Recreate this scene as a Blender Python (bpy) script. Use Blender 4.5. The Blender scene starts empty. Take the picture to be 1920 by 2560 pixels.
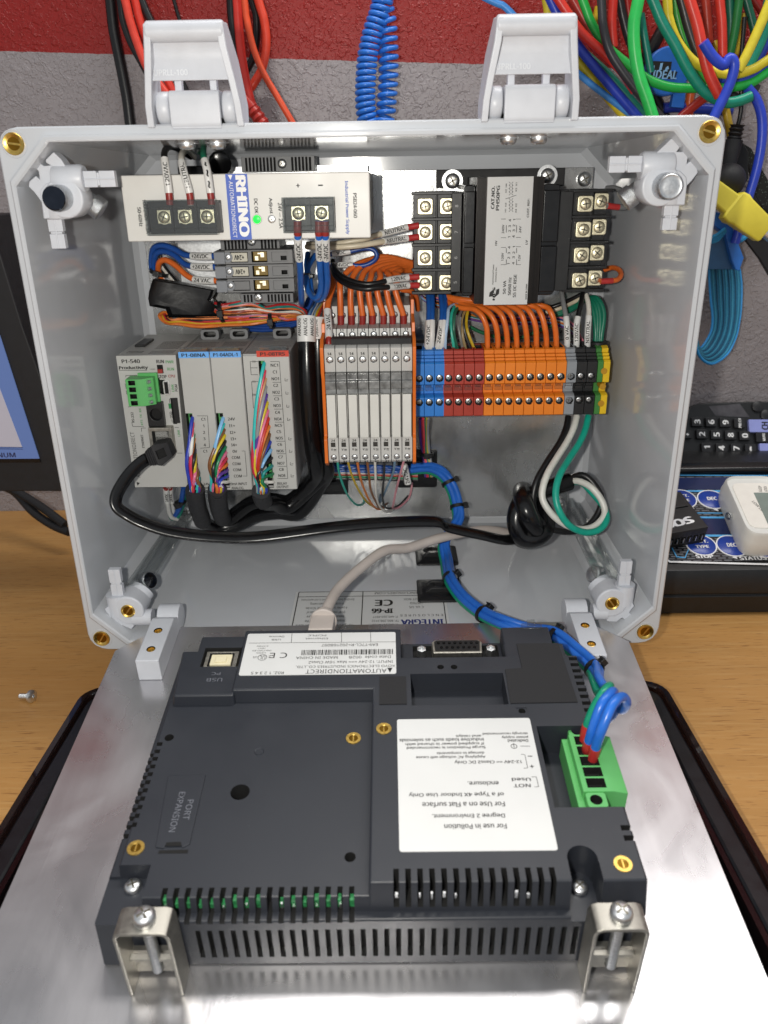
import bpy, math, random
from mathutils import Vector as V, Matrix
R = random.Random(7)
S = 0.001                                   # everything below is written in millimetres
SC = bpy.context.scene
COL = SC.collection
# ---------------------------------------------------------------- camera
CP, CPI, CYW, CRL, CF = (10.885, -380.378, 234.194), .39949, .00914, -.017, 2000.0
def _axes():
    cy, sy, cp, sp = math.cos(CYW), math.sin(CYW), math.cos(CPI), math.sin(CPI)
    f = V((-sy*cp, cy*cp, -sp)); r = V((cy, sy, 0)); u = r.cross(f)
    c, s = math.cos(CRL), math.sin(CRL)
    return c*r+s*u, c*u-s*r, f
CR_, CU_, CF_ = _axes()
cam = bpy.data.cameras.new('camera'); co = bpy.data.objects.new('camera', cam); COL.objects.link(co)
co.matrix_world = Matrix(((CR_[0], CU_[0], -CF_[0], CP[0]*S), (CR_[1], CU_[1], -CF_[1], CP[1]*S), (CR_[2], CU_[2], -CF_[2], CP[2]*S), (0, 0, 0, 1)))
cam.sensor_fit = 'VERTICAL'; cam.sensor_height = 36; cam.lens = CF/2560*36
cam.clip_start = .01; cam.clip_end = 50
cam.dof.use_dof = True; cam.dof.focus_distance = .43; cam.dof.aperture_fstop = 16
SC.camera = co
# ---------------------------------------------------------------- light
w = bpy.data.worlds.new('World'); SC.world = w; w.use_nodes = True
bg = w.node_tree.nodes['Background']; bg.inputs[0].default_value = (.90, .95, 1, 1); bg.inputs[1].default_value = .42
def lamp(name, kind, loc, target, power, col, **k):
    l = bpy.data.lights.new(name, kind); l.energy = power; l.color = col
    for a, b in k.items(): setattr(l, a, b)
    o = bpy.data.objects.new(name, l); COL.objects.link(o); o.location = V(loc)*S
    o.rotation_euler = (V(target)-V(loc)).to_track_quat('-Z', 'Y').to_euler()
    return o
lamp('shelf_strip_light', 'AREA', (225, 92, 800), (225, 40, 0), 3.9, (1, .97, .93), shape='RECTANGLE', size=.8, size_y=.12)
lamp('phone_flash', 'AREA', (-24, -386, 240), (0, 150, 130), 1.35, (1, .96, .88), shape='DISK', size=.012)
SC.view_settings.view_transform = 'Standard'; SC.view_settings.look = 'None'
SC.view_settings.exposure = 0; SC.view_settings.gamma = 1
SC.cycles.max_bounces = 8; SC.cycles.transparent_max_bounces = 24
# ---------------------------------------------------------------- pixel of the photograph + known plane -> point of the place
ZO = dict(A=(0,0,2.37),B=(600,0,2.37),C=(1220,0,2.37),D=(250,400,3.687),E=(680,400,3.687),F=(1000,400,2.676),G=(280,780,3.19),H=(740,700,3.318),I=(1020,700,2.9625),J=(180,1350,2.023),K=(900,1350,2.074),L=(1500,900,3.16),M=(240,1560,2.183),N=(900,1560,2.183),O=(0,1200,1.626),P=(200,2100,2.074),Q=(900,2100,1.6265),c1=(0,280,5.53),c2=(1600,260,5.53),c3=(180,1380,5.53),c4=(1400,1380,5.53),c5=(0,560,2.765),c6=(1420,560,2.765),c7=(280,1180,4.1475),c8=(1240,1180,4.1475),d1=(0,1580,3.318),d2=(0,2060,3.318),d3=(1420,1660,3.318),d4=(1420,2060,3.318),d5=(0,0,4.1475),d7=(1520,0,4.1475),d8=(1640,360,3.686),X1=(1700,960,7.541),X2=(1660,1180,6.381),X3=(880,1080,5.53),X4=(640,640,7.541))
def ray(k, u, v):
    a = ZO[k]; x, y = a[0]+u/a[2], a[1]+v/a[2]
    return CF_+(x-960)/CF*CR_+(1280-y)/CF*CU_
def at(k, u, v, Y):
    d = ray(k, u, v); return V(CP)+d*((Y-CP[1])/d.y)
def atz(k, u, v, Z):
    d = ray(k, u, v); return V(CP)+d*((Z-CP[2])/d.z)
def path(k, pts):                            # [(u, v, Y), ...] in one zoom window
    return [at(k, *p) for p in pts]
# ---------------------------------------------------------------- materials
def hx(s):
    return tuple((lambda c: c/12.92 if c <= .04045 else ((c+.055)/1.055)**2.4)(int(s[i:i+2], 16)/255) for i in (0, 2, 4))
def nd(t, k, **kw):
    n = t.nodes.new('ShaderNode'+k)
    for a, b in kw.items(): setattr(n, a, b)
    return n
def M(name, col, rough=.45, metal=0, var=.07, ns=160, bump=0, bs=900, trans=0, emit=None, coat=0, spec=.5, rv=.12, stretch=None, ior=1.5, dust=None):
    m = bpy.data.materials.new(name); m.use_nodes = True; t = m.node_tree; L = t.links.new
    p = t.nodes['Principled BSDF']; c = hx(col) if isinstance(col, str) else col
    g = nd(t, 'NewGeometry'); src = g.outputs['Position']
    if stretch:
        mp = nd(t, 'Mapping'); mp.inputs['Scale'].default_value = stretch; L(src, mp.inputs['Vector']); src = mp.outputs[0]
    n = nd(t, 'TexNoise'); n.inputs['Scale'].default_value = ns; n.inputs['Detail'].default_value = 4; L(src, n.inputs['Vector'])
    r = nd(t, 'ValToRGB'); r.color_ramp.elements[0].position = .3; r.color_ramp.elements[1].position = .7
    r.color_ramp.elements[0].color = tuple(x*(1-var) for x in c)+(1,); r.color_ramp.elements[1].color = tuple(min(1, x*(1+var)) for x in c)+(1,)
    L(n.outputs['Fac'], r.inputs[0]); L(r.outputs[0], p.inputs['Base Color'])
    q = nd(t, 'MapRange'); q.inputs[3].default_value = max(.02, rough-rv*rough*2); q.inputs[4].default_value = min(1, rough+rv*rough*2)
    L(n.outputs['Fac'], q.inputs[0]); L(q.outputs[0], p.inputs['Roughness'])
    p.inputs['Metallic'].default_value = metal; p.inputs['Transmission Weight'].default_value = trans
    p.inputs['Coat Weight'].default_value = coat; p.inputs['Specular IOR Level'].default_value = spec; p.inputs['IOR'].default_value = ior
    if dust:                                  # sparse specks of dust
        vo = nd(t, 'TexVoronoi'); vo.inputs['Scale'].default_value = dust[1]; L(g.outputs['Position'], vo.inputs['Vector'])
        q1 = nd(t, 'MapRange'); q1.inputs[1].default_value = dust[2]*3; q1.inputs[2].default_value = dust[2]; L(vo.outputs['Distance'], q1.inputs[0])
        sp = nd(t, 'SeparateColor'); L(vo.outputs['Color'], sp.inputs[0]); gt = nd(t, 'Math', operation='GREATER_THAN'); gt.inputs[1].default_value = .72; L(sp.outputs[0], gt.inputs[0])
        ml = nd(t, 'Math', operation='MULTIPLY'); L(q1.outputs[0], ml.inputs[0]); L(gt.outputs[0], ml.inputs[1]); m2 = nd(t, 'Math', operation='MULTIPLY'); m2.inputs[1].default_value = .6; L(ml.outputs[0], m2.inputs[0])
        mx = nd(t, 'Mix', data_type='RGBA'); L(m2.outputs[0], mx.inputs[0]); L(r.outputs[0], mx.inputs[6]); mx.inputs[7].default_value = hx(dust[0])+(1,); L(mx.outputs[2], p.inputs['Base Color'])
    if emit: p.inputs['Emission Color'].default_value = hx(emit[0])+(1,); p.inputs['Emission Strength'].default_value = emit[1]
    if bump:
        n2 = nd(t, 'TexNoise'); n2.inputs['Scale'].default_value = bs; n2.inputs['Detail'].default_value = 3; L(src, n2.inputs['Vector'])
        b = nd(t, 'Bump'); b.inputs['Strength'].default_value = bump; b.inputs['Distance'].default_value = .0004
        L(n2.outputs['Fac'], b.inputs['Height']); L(b.outputs[0], p.inputs['Normal'])
    return m
box_grey = M('grey_polycarbonate', 'c2c5ca', .11, var=.03, ns=30, bump=.012, bs=1500, rv=.1, dust=('6a6a68', 210, .018))
latch_grey = M('pale_grey_nylon', 'c9ccd3', .38, var=.03, bump=.05, bs=2500)
brass = M('brass', 'd9b662', .34, 1, var=.15, ns=900)
zinc = M('zinc_plated_steel', 'dfe1e3', .38, 1, var=.1, ns=900)
knurl = M('knurled_steel', 'c4c8cc', .3, 1, var=.3, ns=2400, bump=.9, bs=2600)
nickel = M('nickel_plated_brass', 'efe6c8', .42, 1, var=.18, ns=900)
dark_reflection = M('cap_with_painted_dark_reflection', '3b404a', .2, 1, var=.1, ns=300)  # mirror-like cap: the dark reflection is painted into its base colour
bracket_steel = M('clamp_steel', 'a8a59d', .44, 1, var=.12, ns=600)
black_pl = M('black_plastic', '17181a', .4, var=.15, ns=300, bump=.08, bs=2500, dust=('5a5a5a', 330, .02))
black_gl = M('black_glossy_jacket', '0d0d0f', .24, var=.2, ns=200, bump=.05, bs=700)
black_mt = M('black_matte_rubber', '1c1c1f', .62, var=.15, ns=200, bump=.12, bs=1800)
shrink = M('charcoal_heat_shrink', '27272a', .6, var=.12, ns=300, bump=.15, bs=1500)
hole = M('dark_recess', '060607', .8)
recess = M('screw_recess', '6b675c', .4, .9)
hmi_m = M('anthracite_moulded_plastic', '282b32', .42, var=.06, ns=26, bump=.10, bs=4200, rv=.28, spec=.4, dust=('85888e', 260, .012))
foam = M('black_foam_pad', '1d1d20', .85, var=.2, ns=1500, bump=.5, bs=3500)
white_lb = M('white_label_paper', 'cccdcd', .38, var=.03, ns=30)
offwhite = M('ivory_painted_steel', 'd6d5d1', .4, var=.03, ns=60, bump=.04, bs=2500)
psu_side = M('grey_painted_case', '8d8d8c', .45, .3, var=.08, ns=120)
plc_m = M('warm_grey_plastic', 'b3b3b0', .42, var=.04, ns=30, bump=.08, bs=4000, rv=.2, dust=('77736a', 260, .015))
plc_side = M('warm_grey_side_plastic', 'a5a5a4', .5, var=.05, ns=80, bump=.08, bs=4000)
relay_w = M('white_relay_plastic', 'd2d1cc', .38, var=.03, ns=80)
relay_g = M('light_grey_socket_plastic', 'bdbcb9', .45, var=.03, ns=80)
clip_g = M('smoked_clip_plastic', '767777', .15, var=.5, ns=260, coat=.5)
grey_t = M('grey_terminal_plastic', '83878e', .45, var=.04)
fuse_g = M('fuse_holder_grey_plastic', '77787a', .48, var=.05)
ink = M('black_ink', '161616', .6, var=.0)
ink_g = M('grey_ink', '6e6e6e', .6, var=0)
ink_w = M('white_ink', 'eeeeee', .5, var=0)
ink_b = M('blue_ink', '2b53b0', .5, var=0)
ink_gr = M('green_ink', '4a8c55', .5, var=0)
brand_blue = M('brand_blue_print', '2f56b8', .4, var=.03)
hdr_blue = M('pale_blue_header', '6aa9ec', .35, var=.03)
hdr_red = M('red_header', 'c8412f', .35, var=.03)
ferr = M('dark_red_ferrule', '8e2a26', .4, var=.1)
ferr_b = M('bright_red_ferrule', 'b0302f', .4, var=.1)
sleeve = M('white_marker_sleeve', 'dcdcda', .38, var=.03)
green_pl = M('green_connector_plastic', '58ab60', .42, var=.04, ns=80)
def thin_clear(name, tint, rough=.04, ior=1.45, haze=.03, hcol='d8d8d8'):   # clear plastic: straight-through tint under a fresnel gloss
    m = bpy.data.materials.new(name); m.use_nodes = True; t = m.node_tree; L = t.links.new; t.nodes.remove(t.nodes['Principled BSDF'])
    a, g, d, f, x, x2 = nd(t, 'BsdfTransparent'), nd(t, 'BsdfGlossy'), nd(t, 'BsdfDiffuse'), nd(t, 'LayerWeight'), nd(t, 'MixShader'), nd(t, 'MixShader')
    n = nd(t, 'TexNoise'); n.inputs['Scale'].default_value = 300; q = nd(t, 'MapRange'); q.inputs[3].default_value = haze*.6; q.inputs[4].default_value = haze*1.5
    L(n.outputs['Fac'], q.inputs[0]); L(q.outputs[0], x2.inputs[0]); a.inputs[0].default_value = hx(tint)+(1,); d.inputs[0].default_value = hx(hcol)+(1,)
    g.inputs['Roughness'].default_value = rough; f.inputs[0].default_value = .5; pw = nd(t, 'Math', operation='POWER'); pw.inputs[1].default_value = 4; sc = nd(t, 'MapRange'); sc.inputs[3].default_value = .05; sc.inputs[4].default_value = .9
    L(f.outputs['Facing'], pw.inputs[0]); L(pw.outputs[0], sc.inputs[0])
    L(a.outputs[0], x2.inputs[1]); L(d.outputs[0], x2.inputs[2]); L(sc.outputs[0], x.inputs[0]); L(x2.outputs[0], x.inputs[1]); L(g.outputs[0], x.inputs[2]); L(x.outputs[0], t.nodes['Material Output'].inputs[0])
    return m
clear = thin_clear('clear_polycarbonate', 'eceeee', haze=.02)
smoke = thin_clear('smoked_door_polycarbonate', '75686e', haze=.07, hcol='4a4248')
gasket = M('black_foam_gasket', '121317', .34, var=.2, ns=120, bump=.12, bs=600)
led_g = M('lit_green_led', '20d030', .3, emit=('19e63c', 2.2))
beige = M('beige_cable_jacket', 'b7aea8', .5, var=.05, ns=100, bump=.08, bs=1200)
MC = {}
def plast(hexc, rough=.34):                   # insulation colours, one material per colour
    if hexc not in MC: MC[hexc] = M('insulation_'+hexc, hexc, rough, var=.08, ns=220, bump=.04, bs=900)
    return MC[hexc]
def sheet_metal(name, col, rough, stretch, sc, speck):
    m = M(name, col, rough, .78 if speck else .88, var=.05, ns=sc, stretch=stretch, rv=.10)
    t = m.node_tree; L = t.links.new; p = t.nodes['Principled BSDF']
    g = nd(t, 'NewGeometry'); prev = None
    for k, (ang, a, b) in enumerate([(.5, 500, 9), (-.7, 420, 14), (1.9, 600, 11)]):   # fine scratches in three directions
        mp = nd(t, 'Mapping'); mp.inputs['Rotation'].default_value = (0 if speck == 0 else 1.57, 0 , ang) if speck == 0 else (0, ang, 0)
        mp.inputs['Scale'].default_value = (a, b, 60) if speck == 0 else (a, 60, b); L(g.outputs['Position'], mp.inputs['Vector'])
        n = nd(t, 'TexNoise'); n.inputs['Scale'].default_value = 1; n.inputs['Detail'].default_value = 1; L(mp.outputs[0], n.inputs['Vector'])
        q = nd(t, 'MapRange'); q.inputs[1].default_value = .70; q.inputs[2].default_value = .80; L(n.outputs['Fac'], q.inputs[0])
        if prev:
            ad = nd(t, 'Math', operation='ADD'); L(prev, ad.inputs[0]); L(q.outputs[0], ad.inputs[1]); prev = ad.outputs[0]
        else: prev = q.outputs[0]
    ns_ = nd(t, 'TexNoise'); ns_.inputs['Scale'].default_value = 22; ns_.inputs['Detail'].default_value = 5; ns_.inputs['Distortion'].default_value = .8; L(g.outputs['Position'], ns_.inputs['Vector'])   # handling smudges
    sm_ = nd(t, 'MapRange'); sm_.inputs[1].default_value = .35; sm_.inputs[2].default_value = .7; sm_.inputs[3].default_value = -.05; sm_.inputs[4].default_value = .1; L(ns_.outputs['Fac'], sm_.inputs[0])
    rs = p.inputs['Roughness'].links[0].from_socket; ra = nd(t, 'Math', operation='ADD'); L(rs, ra.inputs[0]); L(sm_.outputs[0], ra.inputs[1]); L(ra.outputs[0], p.inputs['Roughness'])
    n2 = nd(t, 'TexNoise'); n2.inputs['Scale'].default_value = 1; n2.inputs['Detail'].default_value = 3
    mp = nd(t, 'Mapping'); mp.inputs['Scale'].default_value = tuple(x*sc*6 for x in (stretch or (1, 1, 1))); L(g.outputs['Position'], mp.inputs['Vector']); L(mp.outputs[0], n2.inputs['Vector'])
    ma = nd(t, 'Math', operation='MULTIPLY_ADD'); ma.inputs[1].default_value = .5; L(prev, ma.inputs[0]); L(n2.outputs['Fac'], ma.inputs[2])
    b = nd(t, 'Bump'); b.inputs['Strength'].default_value = .16 if speck == 0 else .35; b.inputs['Distance'].default_value = .00012
    L(ma.outputs[0], b.inputs['Height']); L(b.outputs[0], p.inputs['Normal'])
    return m
panel_m = sheet_metal('galvanised_panel', 'bfc0c0', .21, (1, 1, .4), 160, 1)
plate_m = sheet_metal('brushed_aluminium', 'cbcacd', .27, (1, .12, 1), 90, 0)
# ---------------------------------------------------------------- mesh builder
class Fr:                                     # a local frame (origin + three axes), in mm
    def __init__(s, o=(0,0,0), x=(1,0,0), y=(0,1,0), z=(0,0,1)): s.o, s.x, s.y, s.z = V(o), V(x).normalized(), V(y).normalized(), V(z).normalized()
    def __call__(s, p): return s.o+s.x*p[0]+s.y*p[1]+s.z*p[2]
ID = Fr()
def basis(d):
    d = V(d).normalized(); a = V((0, 0, 1)) if abs(d.z) < .9 else V((1, 0, 0))
    x = d.cross(a).normalized(); return x, d.cross(x).normalized(), d
class B:
    def __init__(s, fr=ID): s.v, s.f, s.mi, s.m, s.fr = [], [], [], 0, fr
    def raw(s, vs, fs):
        o = len(s.v); s.v += [s.fr(p) for p in vs]; s.f += [tuple(i+o for i in f) for f in fs]; s.mi += [s.m]*len(fs); return s
    def box(s, x0, x1, y0, y1, z0, z1):
        return s.raw([(x, y, z) for x in (x0, x1) for y in (y0, y1) for z in (z0, z1)], [(0,1,3,2),(4,6,7,5),(0,4,5,1),(2,3,7,6),(0,2,6,4),(1,5,7,3)])
    def prism(s, pts, ax, a, b):              # closed outline pushed along an axis: 'y' takes (x, z), 'x' takes (y, z), 'z' takes (x, y)
        g = dict(y=lambda p, h: (p[0], h, p[1]), x=lambda p, h: (h, p[0], p[1]), z=lambda p, h: (p[0], p[1], h))[ax]; n = len(pts)
        return s.raw([g(p, a) for p in pts]+[g(p, b) for p in pts], [tuple(range(n)), tuple(range(2*n-1, n-1, -1))]+[(i, (i+1) % n, n+(i+1) % n, n+i) for i in range(n)])
    def loops(s, ls, cap0=True, cap1=True):
        n = len(ls[0]); vs = [p for l in ls for p in l]
        fs = [(k*n+i, k*n+(i+1) % n, (k+1)*n+(i+1) % n, (k+1)*n+i) for k in range(len(ls)-1) for i in range(n)]
        if cap0: fs.append(tuple(range(n-1, -1, -1)))
        if cap1: fs.append(tuple(range((len(ls)-1)*n, len(ls)*n)))
        return s.raw(vs, fs)
    def lathe(s, prof, o, d, n=20, cap0=True, cap1=True):   # profile [(radius, height)] turned about axis d
        x, y, z = basis(d); o = V(o)
        return s.loops([[tuple(o+x*(r*math.cos(2*math.pi*i/n))+y*(r*math.sin(2*math.pi*i/n))+z*h) for i in range(n)] for r, h in prof], cap0, cap1)
    def cyl(s, a, b, r, n=16, r2=None):
        a, b = V(a), V(b); return s.lathe([(r, 0), (r if r2 is None else r2, (b-a).length)], a, b-a, n)
    def tube(s, pts, r, n=8, flat=1, smooth=5):
        pts = spline(pts, smooth) if smooth else [V(p) for p in pts]
        ls, x = [], None
        for i, p in enumerate(pts):
            d = (pts[min(i+1, len(pts)-1)]-pts[max(i-1, 0)]).normalized()
            x = basis(d)[0] if x is None else (x-d*x.dot(d)).normalized()
            y = d.cross(x); rr = r(i/(len(pts)-1)) if callable(r) else r
            ls.append([tuple(p+x*(rr*math.cos(2*math.pi*k/n))+y*(rr*flat*math.sin(2*math.pi*k/n))) for k in range(n)])
        return s.loops(ls)
    def rrect(s, x0, x1, y0, y1, z0, z1, r, ax='y', k=5):   # rounded slab, outline in the plane across ax
        q = dict(y=(x0, x1, z0, z1, y0, y1), z=(x0, x1, y0, y1, z0, z1), x=(y0, y1, z0, z1, x0, x1))[ax]
        return s.prism(rr(q[0], q[1], q[2], q[3], r, k), ax, q[4], q[5])
def rr(x0, x1, z0, z1, r, k=5):
    o = []
    for cx, cz, a0 in ((x1-r, z1-r, 0), (x0+r, z1-r, 1), (x0+r, z0+r, 2), (x1-r, z0+r, 3)):
        o += [(cx+r*math.cos((a0+i/(k-1))*math.pi/2), cz+r*math.sin((a0+i/(k-1))*math.pi/2)) for i in range(k)]
    return o
def chm(x0, x1, z0, z1, c, k=5):
    o = []
    for a, b in (((x1, z1-c), (x1-c, z1)), ((x0+c, z1), (x0, z1-c)), ((x0, z0+c), (x0+c, z0)), ((x1-c, z0), (x1, z0+c))):
        o += [(a[0]+(b[0]-a[0])*i/(k-1), a[1]+(b[1]-a[1])*i/(k-1)) for i in range(k)]
    return o
def spline(pts, n=5):
    P = [V(p) for p in pts]
    if len(P) < 3: return P
    P = [2*P[0]-P[1]]+P+[2*P[-1]-P[-2]]; o = []
    for i in range(1, len(P)-2):
        a, b, c, d = P[i-1:i+3]
        for k in range(n):
            t = k/n; o.append(.5*((2*b)+(c-a)*t+(2*a-5*b+4*c-d)*t*t+(3*b-a-3*c+d)*t**3))
    return o+[P[-2]]
WL = {}
def finish(o, parent, c):
    if parent is not None: o.parent = parent
    o.location = (c-(WL[parent] if parent is not None else V((0,0,0))))*S; WL[o] = c
    COL.objects.link(o); return o
def obj(name, b, mats, parent=None, bev=0, ang=38, seg=2, label=None, cat=None, group=None, kind=None, cut=None, base=False, pre=0):
    me = bpy.data.meshes.new(name); lo = V([min(v[i] for v in b.v) for i in range(3)]); hi = V([max(v[i] for v in b.v) for i in range(3)])
    c = (lo+hi)/2
    if base: c.z = lo.z
    me.from_pydata([(v-c)*S for v in b.v], [], b.f)
    for m in (mats if isinstance(mats, (list, tuple)) else [mats]): me.materials.append(m)
    me.polygons.foreach_set('material_index', b.mi)
    o = bpy.data.objects.new(name, me); finish(o, parent, c)
    import bmesh
    bm = bmesh.new(); bm.from_mesh(me); bmesh.ops.recalc_face_normals(bm, faces=bm.faces); bm.to_mesh(me); bm.free()
    if cut is not None:
        cm = bpy.data.meshes.new('cutter'); cm.from_pydata([(v-c)*S for v in cut.v], [], cut.f)
        for m in me.materials: cm.materials.append(m)
        if hole not in list(cm.materials): cm.materials.append(hole); me.materials.append(hole)
        cm.polygons.foreach_set('material_index', [len(cm.materials)-1 if k == 0 else k-1 for k in cut.mi])
        bm = bmesh.new(); bm.from_mesh(cm); bmesh.ops.recalc_face_normals(bm, faces=bm.faces); bm.to_mesh(cm); bm.free()
        k = bpy.data.objects.new('cutter', cm); COL.objects.link(k)
        # both at the same place while the cut is made
        po, pl = o.parent, o.location.copy(); o.parent = None; o.location = c*S; k.location = c*S
        if pre:
            m0 = o.modifiers.new('pre', 'BEVEL'); m0.width = pre*S; m0.segments = 3; m0.limit_method = 'ANGLE'
        md = o.modifiers.new('cut', 'BOOLEAN'); md.object = k; md.solver = 'EXACT'; md.use_self = True
        bpy.context.view_layer.update(); dg = bpy.context.evaluated_depsgraph_get()
        nm = bpy.data.meshes.new_from_object(o.evaluated_get(dg)); nm.name = name
        o.modifiers.clear(); o.data = nm; me = nm
        bpy.data.objects.remove(k); bpy.data.meshes.remove(cm); o.parent = po; o.location = pl
    me.polygons.foreach_set('use_smooth', [True]*len(me.polygons)); me.set_sharp_from_angle(angle=math.radians(ang))
    if pre:
        md = o.modifiers.new('wn', 'WEIGHTED_NORMAL'); md.keep_sharp = True
    if bev:
        md = o.modifiers.new('bevel', 'BEVEL'); md.width = bev*S; md.segments = seg; md.limit_method = 'ANGLE'; md.angle_limit = math.radians(40); md.harden_normals = True
    tag(o, label, cat, group, kind); return o
def tag(o, label=None, cat=None, group=None, kind=None):
    for k, x in (('label', label), ('category', cat), ('group', group), ('kind', kind)):
        if x: o[k] = x
    return o
def thing(name, label, cat, loc, group=None):
    o = bpy.data.objects.new(name, None); o.empty_display_size = .01; finish(o, None, V(loc)); return tag(o, label, cat, group)
def dup(o, d, label=None, group=None, parent=None):
    c = o.copy(); COL.objects.link(c); d = V(d)
    if parent is not None: c.parent = parent
    else: c.location = o.location+d*S
    WL[c] = WL[o]+d
    if label: c['label'] = label
    if group: c['group'] = group
    for ch in list(o.children): dup(ch, d, parent=c)
    return c
# ---------------------------------------------------------------- lettering (flat print)
TC = {}; FONT = None
try:                                          # Blender's own bundled sans serif; the built-in font otherwise
    FONT = bpy.data.fonts.load(bpy.utils.system_resource('DATAFILES', path='fonts')+'/NotoSansMath-Regular.woff2')
except Exception: pass
def glyphs(s, bold):
    if (s, bold) not in TC:
        cu = bpy.data.curves.new('t', 'FONT'); cu.body = s; cu.align_x = 'CENTER'; cu.resolution_u = 2; cu.offset = 0 if FONT else bold; cu.space_line = .95
        if FONT: cu.font = FONT
        o = bpy.data.objects.new('t', cu); me = bpy.data.meshes.new_from_object(o)
        vs = [v.co.copy() for v in me.vertices]; fs = [tuple(p.vertices) for p in me.polygons]
        bpy.data.objects.remove(o); bpy.data.meshes.remove(me); bpy.data.curves.remove(cu)
        if vs:
            x0, x1 = min(v.x for v in vs), max(v.x for v in vs); y0, y1 = min(v.y for v in vs), max(v.y for v in vs)
            vs = [(v.x-(x0+x1)/2, v.y-(y0+y1)/2, 0) for v in vs]
            if FONT and bold > .015:          # heavier strokes: the same letters laid again, a hair to each side
                n0, f0 = list(vs), list(fs)
                for k, dx, dy in ((1, bold*.8, 0), (2, -bold*.8, 0), (3, 0, bold*.6)):
                    fs = fs+[tuple(i+len(vs) for i in f) for f in f0]; vs = vs+[(x+dx, y+dy, k) for x, y, _ in n0]
            TC[s, bold] = (vs, fs, x1-x0, y1-y0)
    return TC[s, bold]
def T(b, s, o, xd, yd, h, w=None, bold=.02, al='C', off=.12):
    bold += .012   # add words to builder b: centre o, height h (all lines), width w
    vs, fs, gw, gh = glyphs(s, bold); ky = h/gh; kx = w/gw if w else ky
    xd, yd, o = V(xd), V(yd), V(o); n = xd.cross(yd).normalized()
    sh = 0 if al == 'C' else (gw*kx/2 if al == 'L' else -gw*kx/2)
    b.raw([tuple(o+xd*(x*kx+sh)+yd*(y*ky)+n*(off+.02*k)) for x, y, k in vs], fs); return b
UP = ((1,0,0), (0,0,1)); DN = ((0,0,-1), (1,0,0)); RI = ((0,0,1), (-1,0,0)); FL = ((-1,0,0), (0,-1,0))
# ---------------------------------------------------------------- wires
def wire(name, label, cat, pts, r, mat, group=None, parent=None, n=8, smooth=5, flat=1, fer=(), slv=(), fm=None):
    pts = [V(p) for p in pts]; jt = .4 if r < 1.2 else .22 if r < 2.1 else 0   # hand-laid wires are never quite fair
    for p in pts[1:-2]: p += V((R.uniform(-jt, jt), R.uniform(-jt, jt), R.uniform(-jt, jt)))
    b = B().tube(pts, r, n, flat, smooth); o = obj(name, b, mat, parent, ang=60, label=label, cat=cat, group=group)
    sp = spline(pts, smooth); L = [0]
    for a, c in zip(sp, sp[1:]): L.append(L[-1]+(c-a).length)
    def cutp(a, c):
        out = []
        for k in range(7):
            t = a+(c-a)*k/6; t = max(0, min(L[-1], t if t >= 0 else L[-1]+t))
            i = max(0, min(len(sp)-2, next((j for j in range(len(sp)-1) if L[j+1] >= t), len(sp)-2)))
            out.append(sp[i].lerp(sp[i+1], (t-L[i])/max(1e-6, L[i+1]-L[i])))
        return out
    for a, c in fer: obj('ferrule', B().tube(cutp(a, c), r*1.12, 10, smooth=0), fm or ferr, o, ang=50)
    for a, c, s, rev in slv:
        q = cutp(a, c); so = obj('marker_sleeve', B().tube(q, r*1.22, 12, smooth=0), sleeve, o, ang=50)
        if s:
            if rev: q = q[::-1]
            d = (q[-1]-q[0]).normalized(); m = q[3]; nn = (V(CP)-m); nn = (nn-d*nn.dot(d)).normalized(); yd = nn.cross(d)
            vs, fs, gw, gh = glyphs(s, .03); tl = (q[-1]-q[0]).length; kx = min(tl*.8/gw, r*1.45/gh); ky = min(r*1.25/gh, kx*1.25); rad = r*1.22+.12; bb = B(); out = []
            for x, y, k in vs:
                t = (x*kx/tl+.5)*6; i = max(0, min(5, int(t))); c0 = q[i].lerp(q[i+1], t-i); an = y*ky/rad
                out.append(tuple(c0+(nn*math.cos(an)+yd*math.sin(an))*(rad+.02*k)))
            obj('lettering', bb.raw(out, fs), ink, so)
    return o
def tie(label, c, d, r, parent=None, head=(0, -1, 0), group='black cable ties'):   # a cable tie round a bundle
    c, d = V(c), V(d).normalized(); h = V(head); h = (h-d*h.dot(d)).normalized()
    t = thing('cable_tie', label, 'cable tie', c, group)
    obj('band', B().lathe([(r, -1.1), (r+.7, -1.1), (r+.7, 1.1), (r, 1.1)], c, d, 18, False, False), black_pl, t, ang=30)
    y = d.cross(h); f = Fr(c+h*(r+1.2), y, d, h); obj('tie_head', B(f).box(-1.9, 1.9, -1.7, 1.7, -1.2, 1.5).box(1.2, 3.6, -.9, .9, .2, .9), black_pl, t, bev=.3)
    return t
def screw(name, o, d, r, parent, mat, h=None, cross=True, ring=0, rot=.5, n=18):   # a pan head with a recess, optionally a washer
    h = h or r*.55; b = B(); d = V(d).normalized(); o = V(o); x, y, z = basis(d)
    x, y = x*math.cos(rot)+y*math.sin(rot), y*math.cos(rot)-x*math.sin(rot)
    if ring: b.lathe([(ring, 0), (ring, .5), (r, .5)], o, d, n)
    b.lathe([(r*.98, .2), (r, h*.5), (r*.82, h*.86), (r*.45, h), (.01, h*1.02)], o, d, n, True, False); b.m = 1
    f = Fr(o+z*h, x, y, z); b2 = B(f)
    for a, c in (((-r*.62, r*.62), (-r*.1, r*.1)), ((-r*.1, r*.1), (-r*.62, r*.62)))[:2 if cross else 1]:
        b2.box(a[0], a[1], c[0], c[1], -.25*h, .06)
    b.raw([tuple(v) for v in b2.v], b2.f)
    return obj(name, b, [mat, recess], parent, ang=45)
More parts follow.
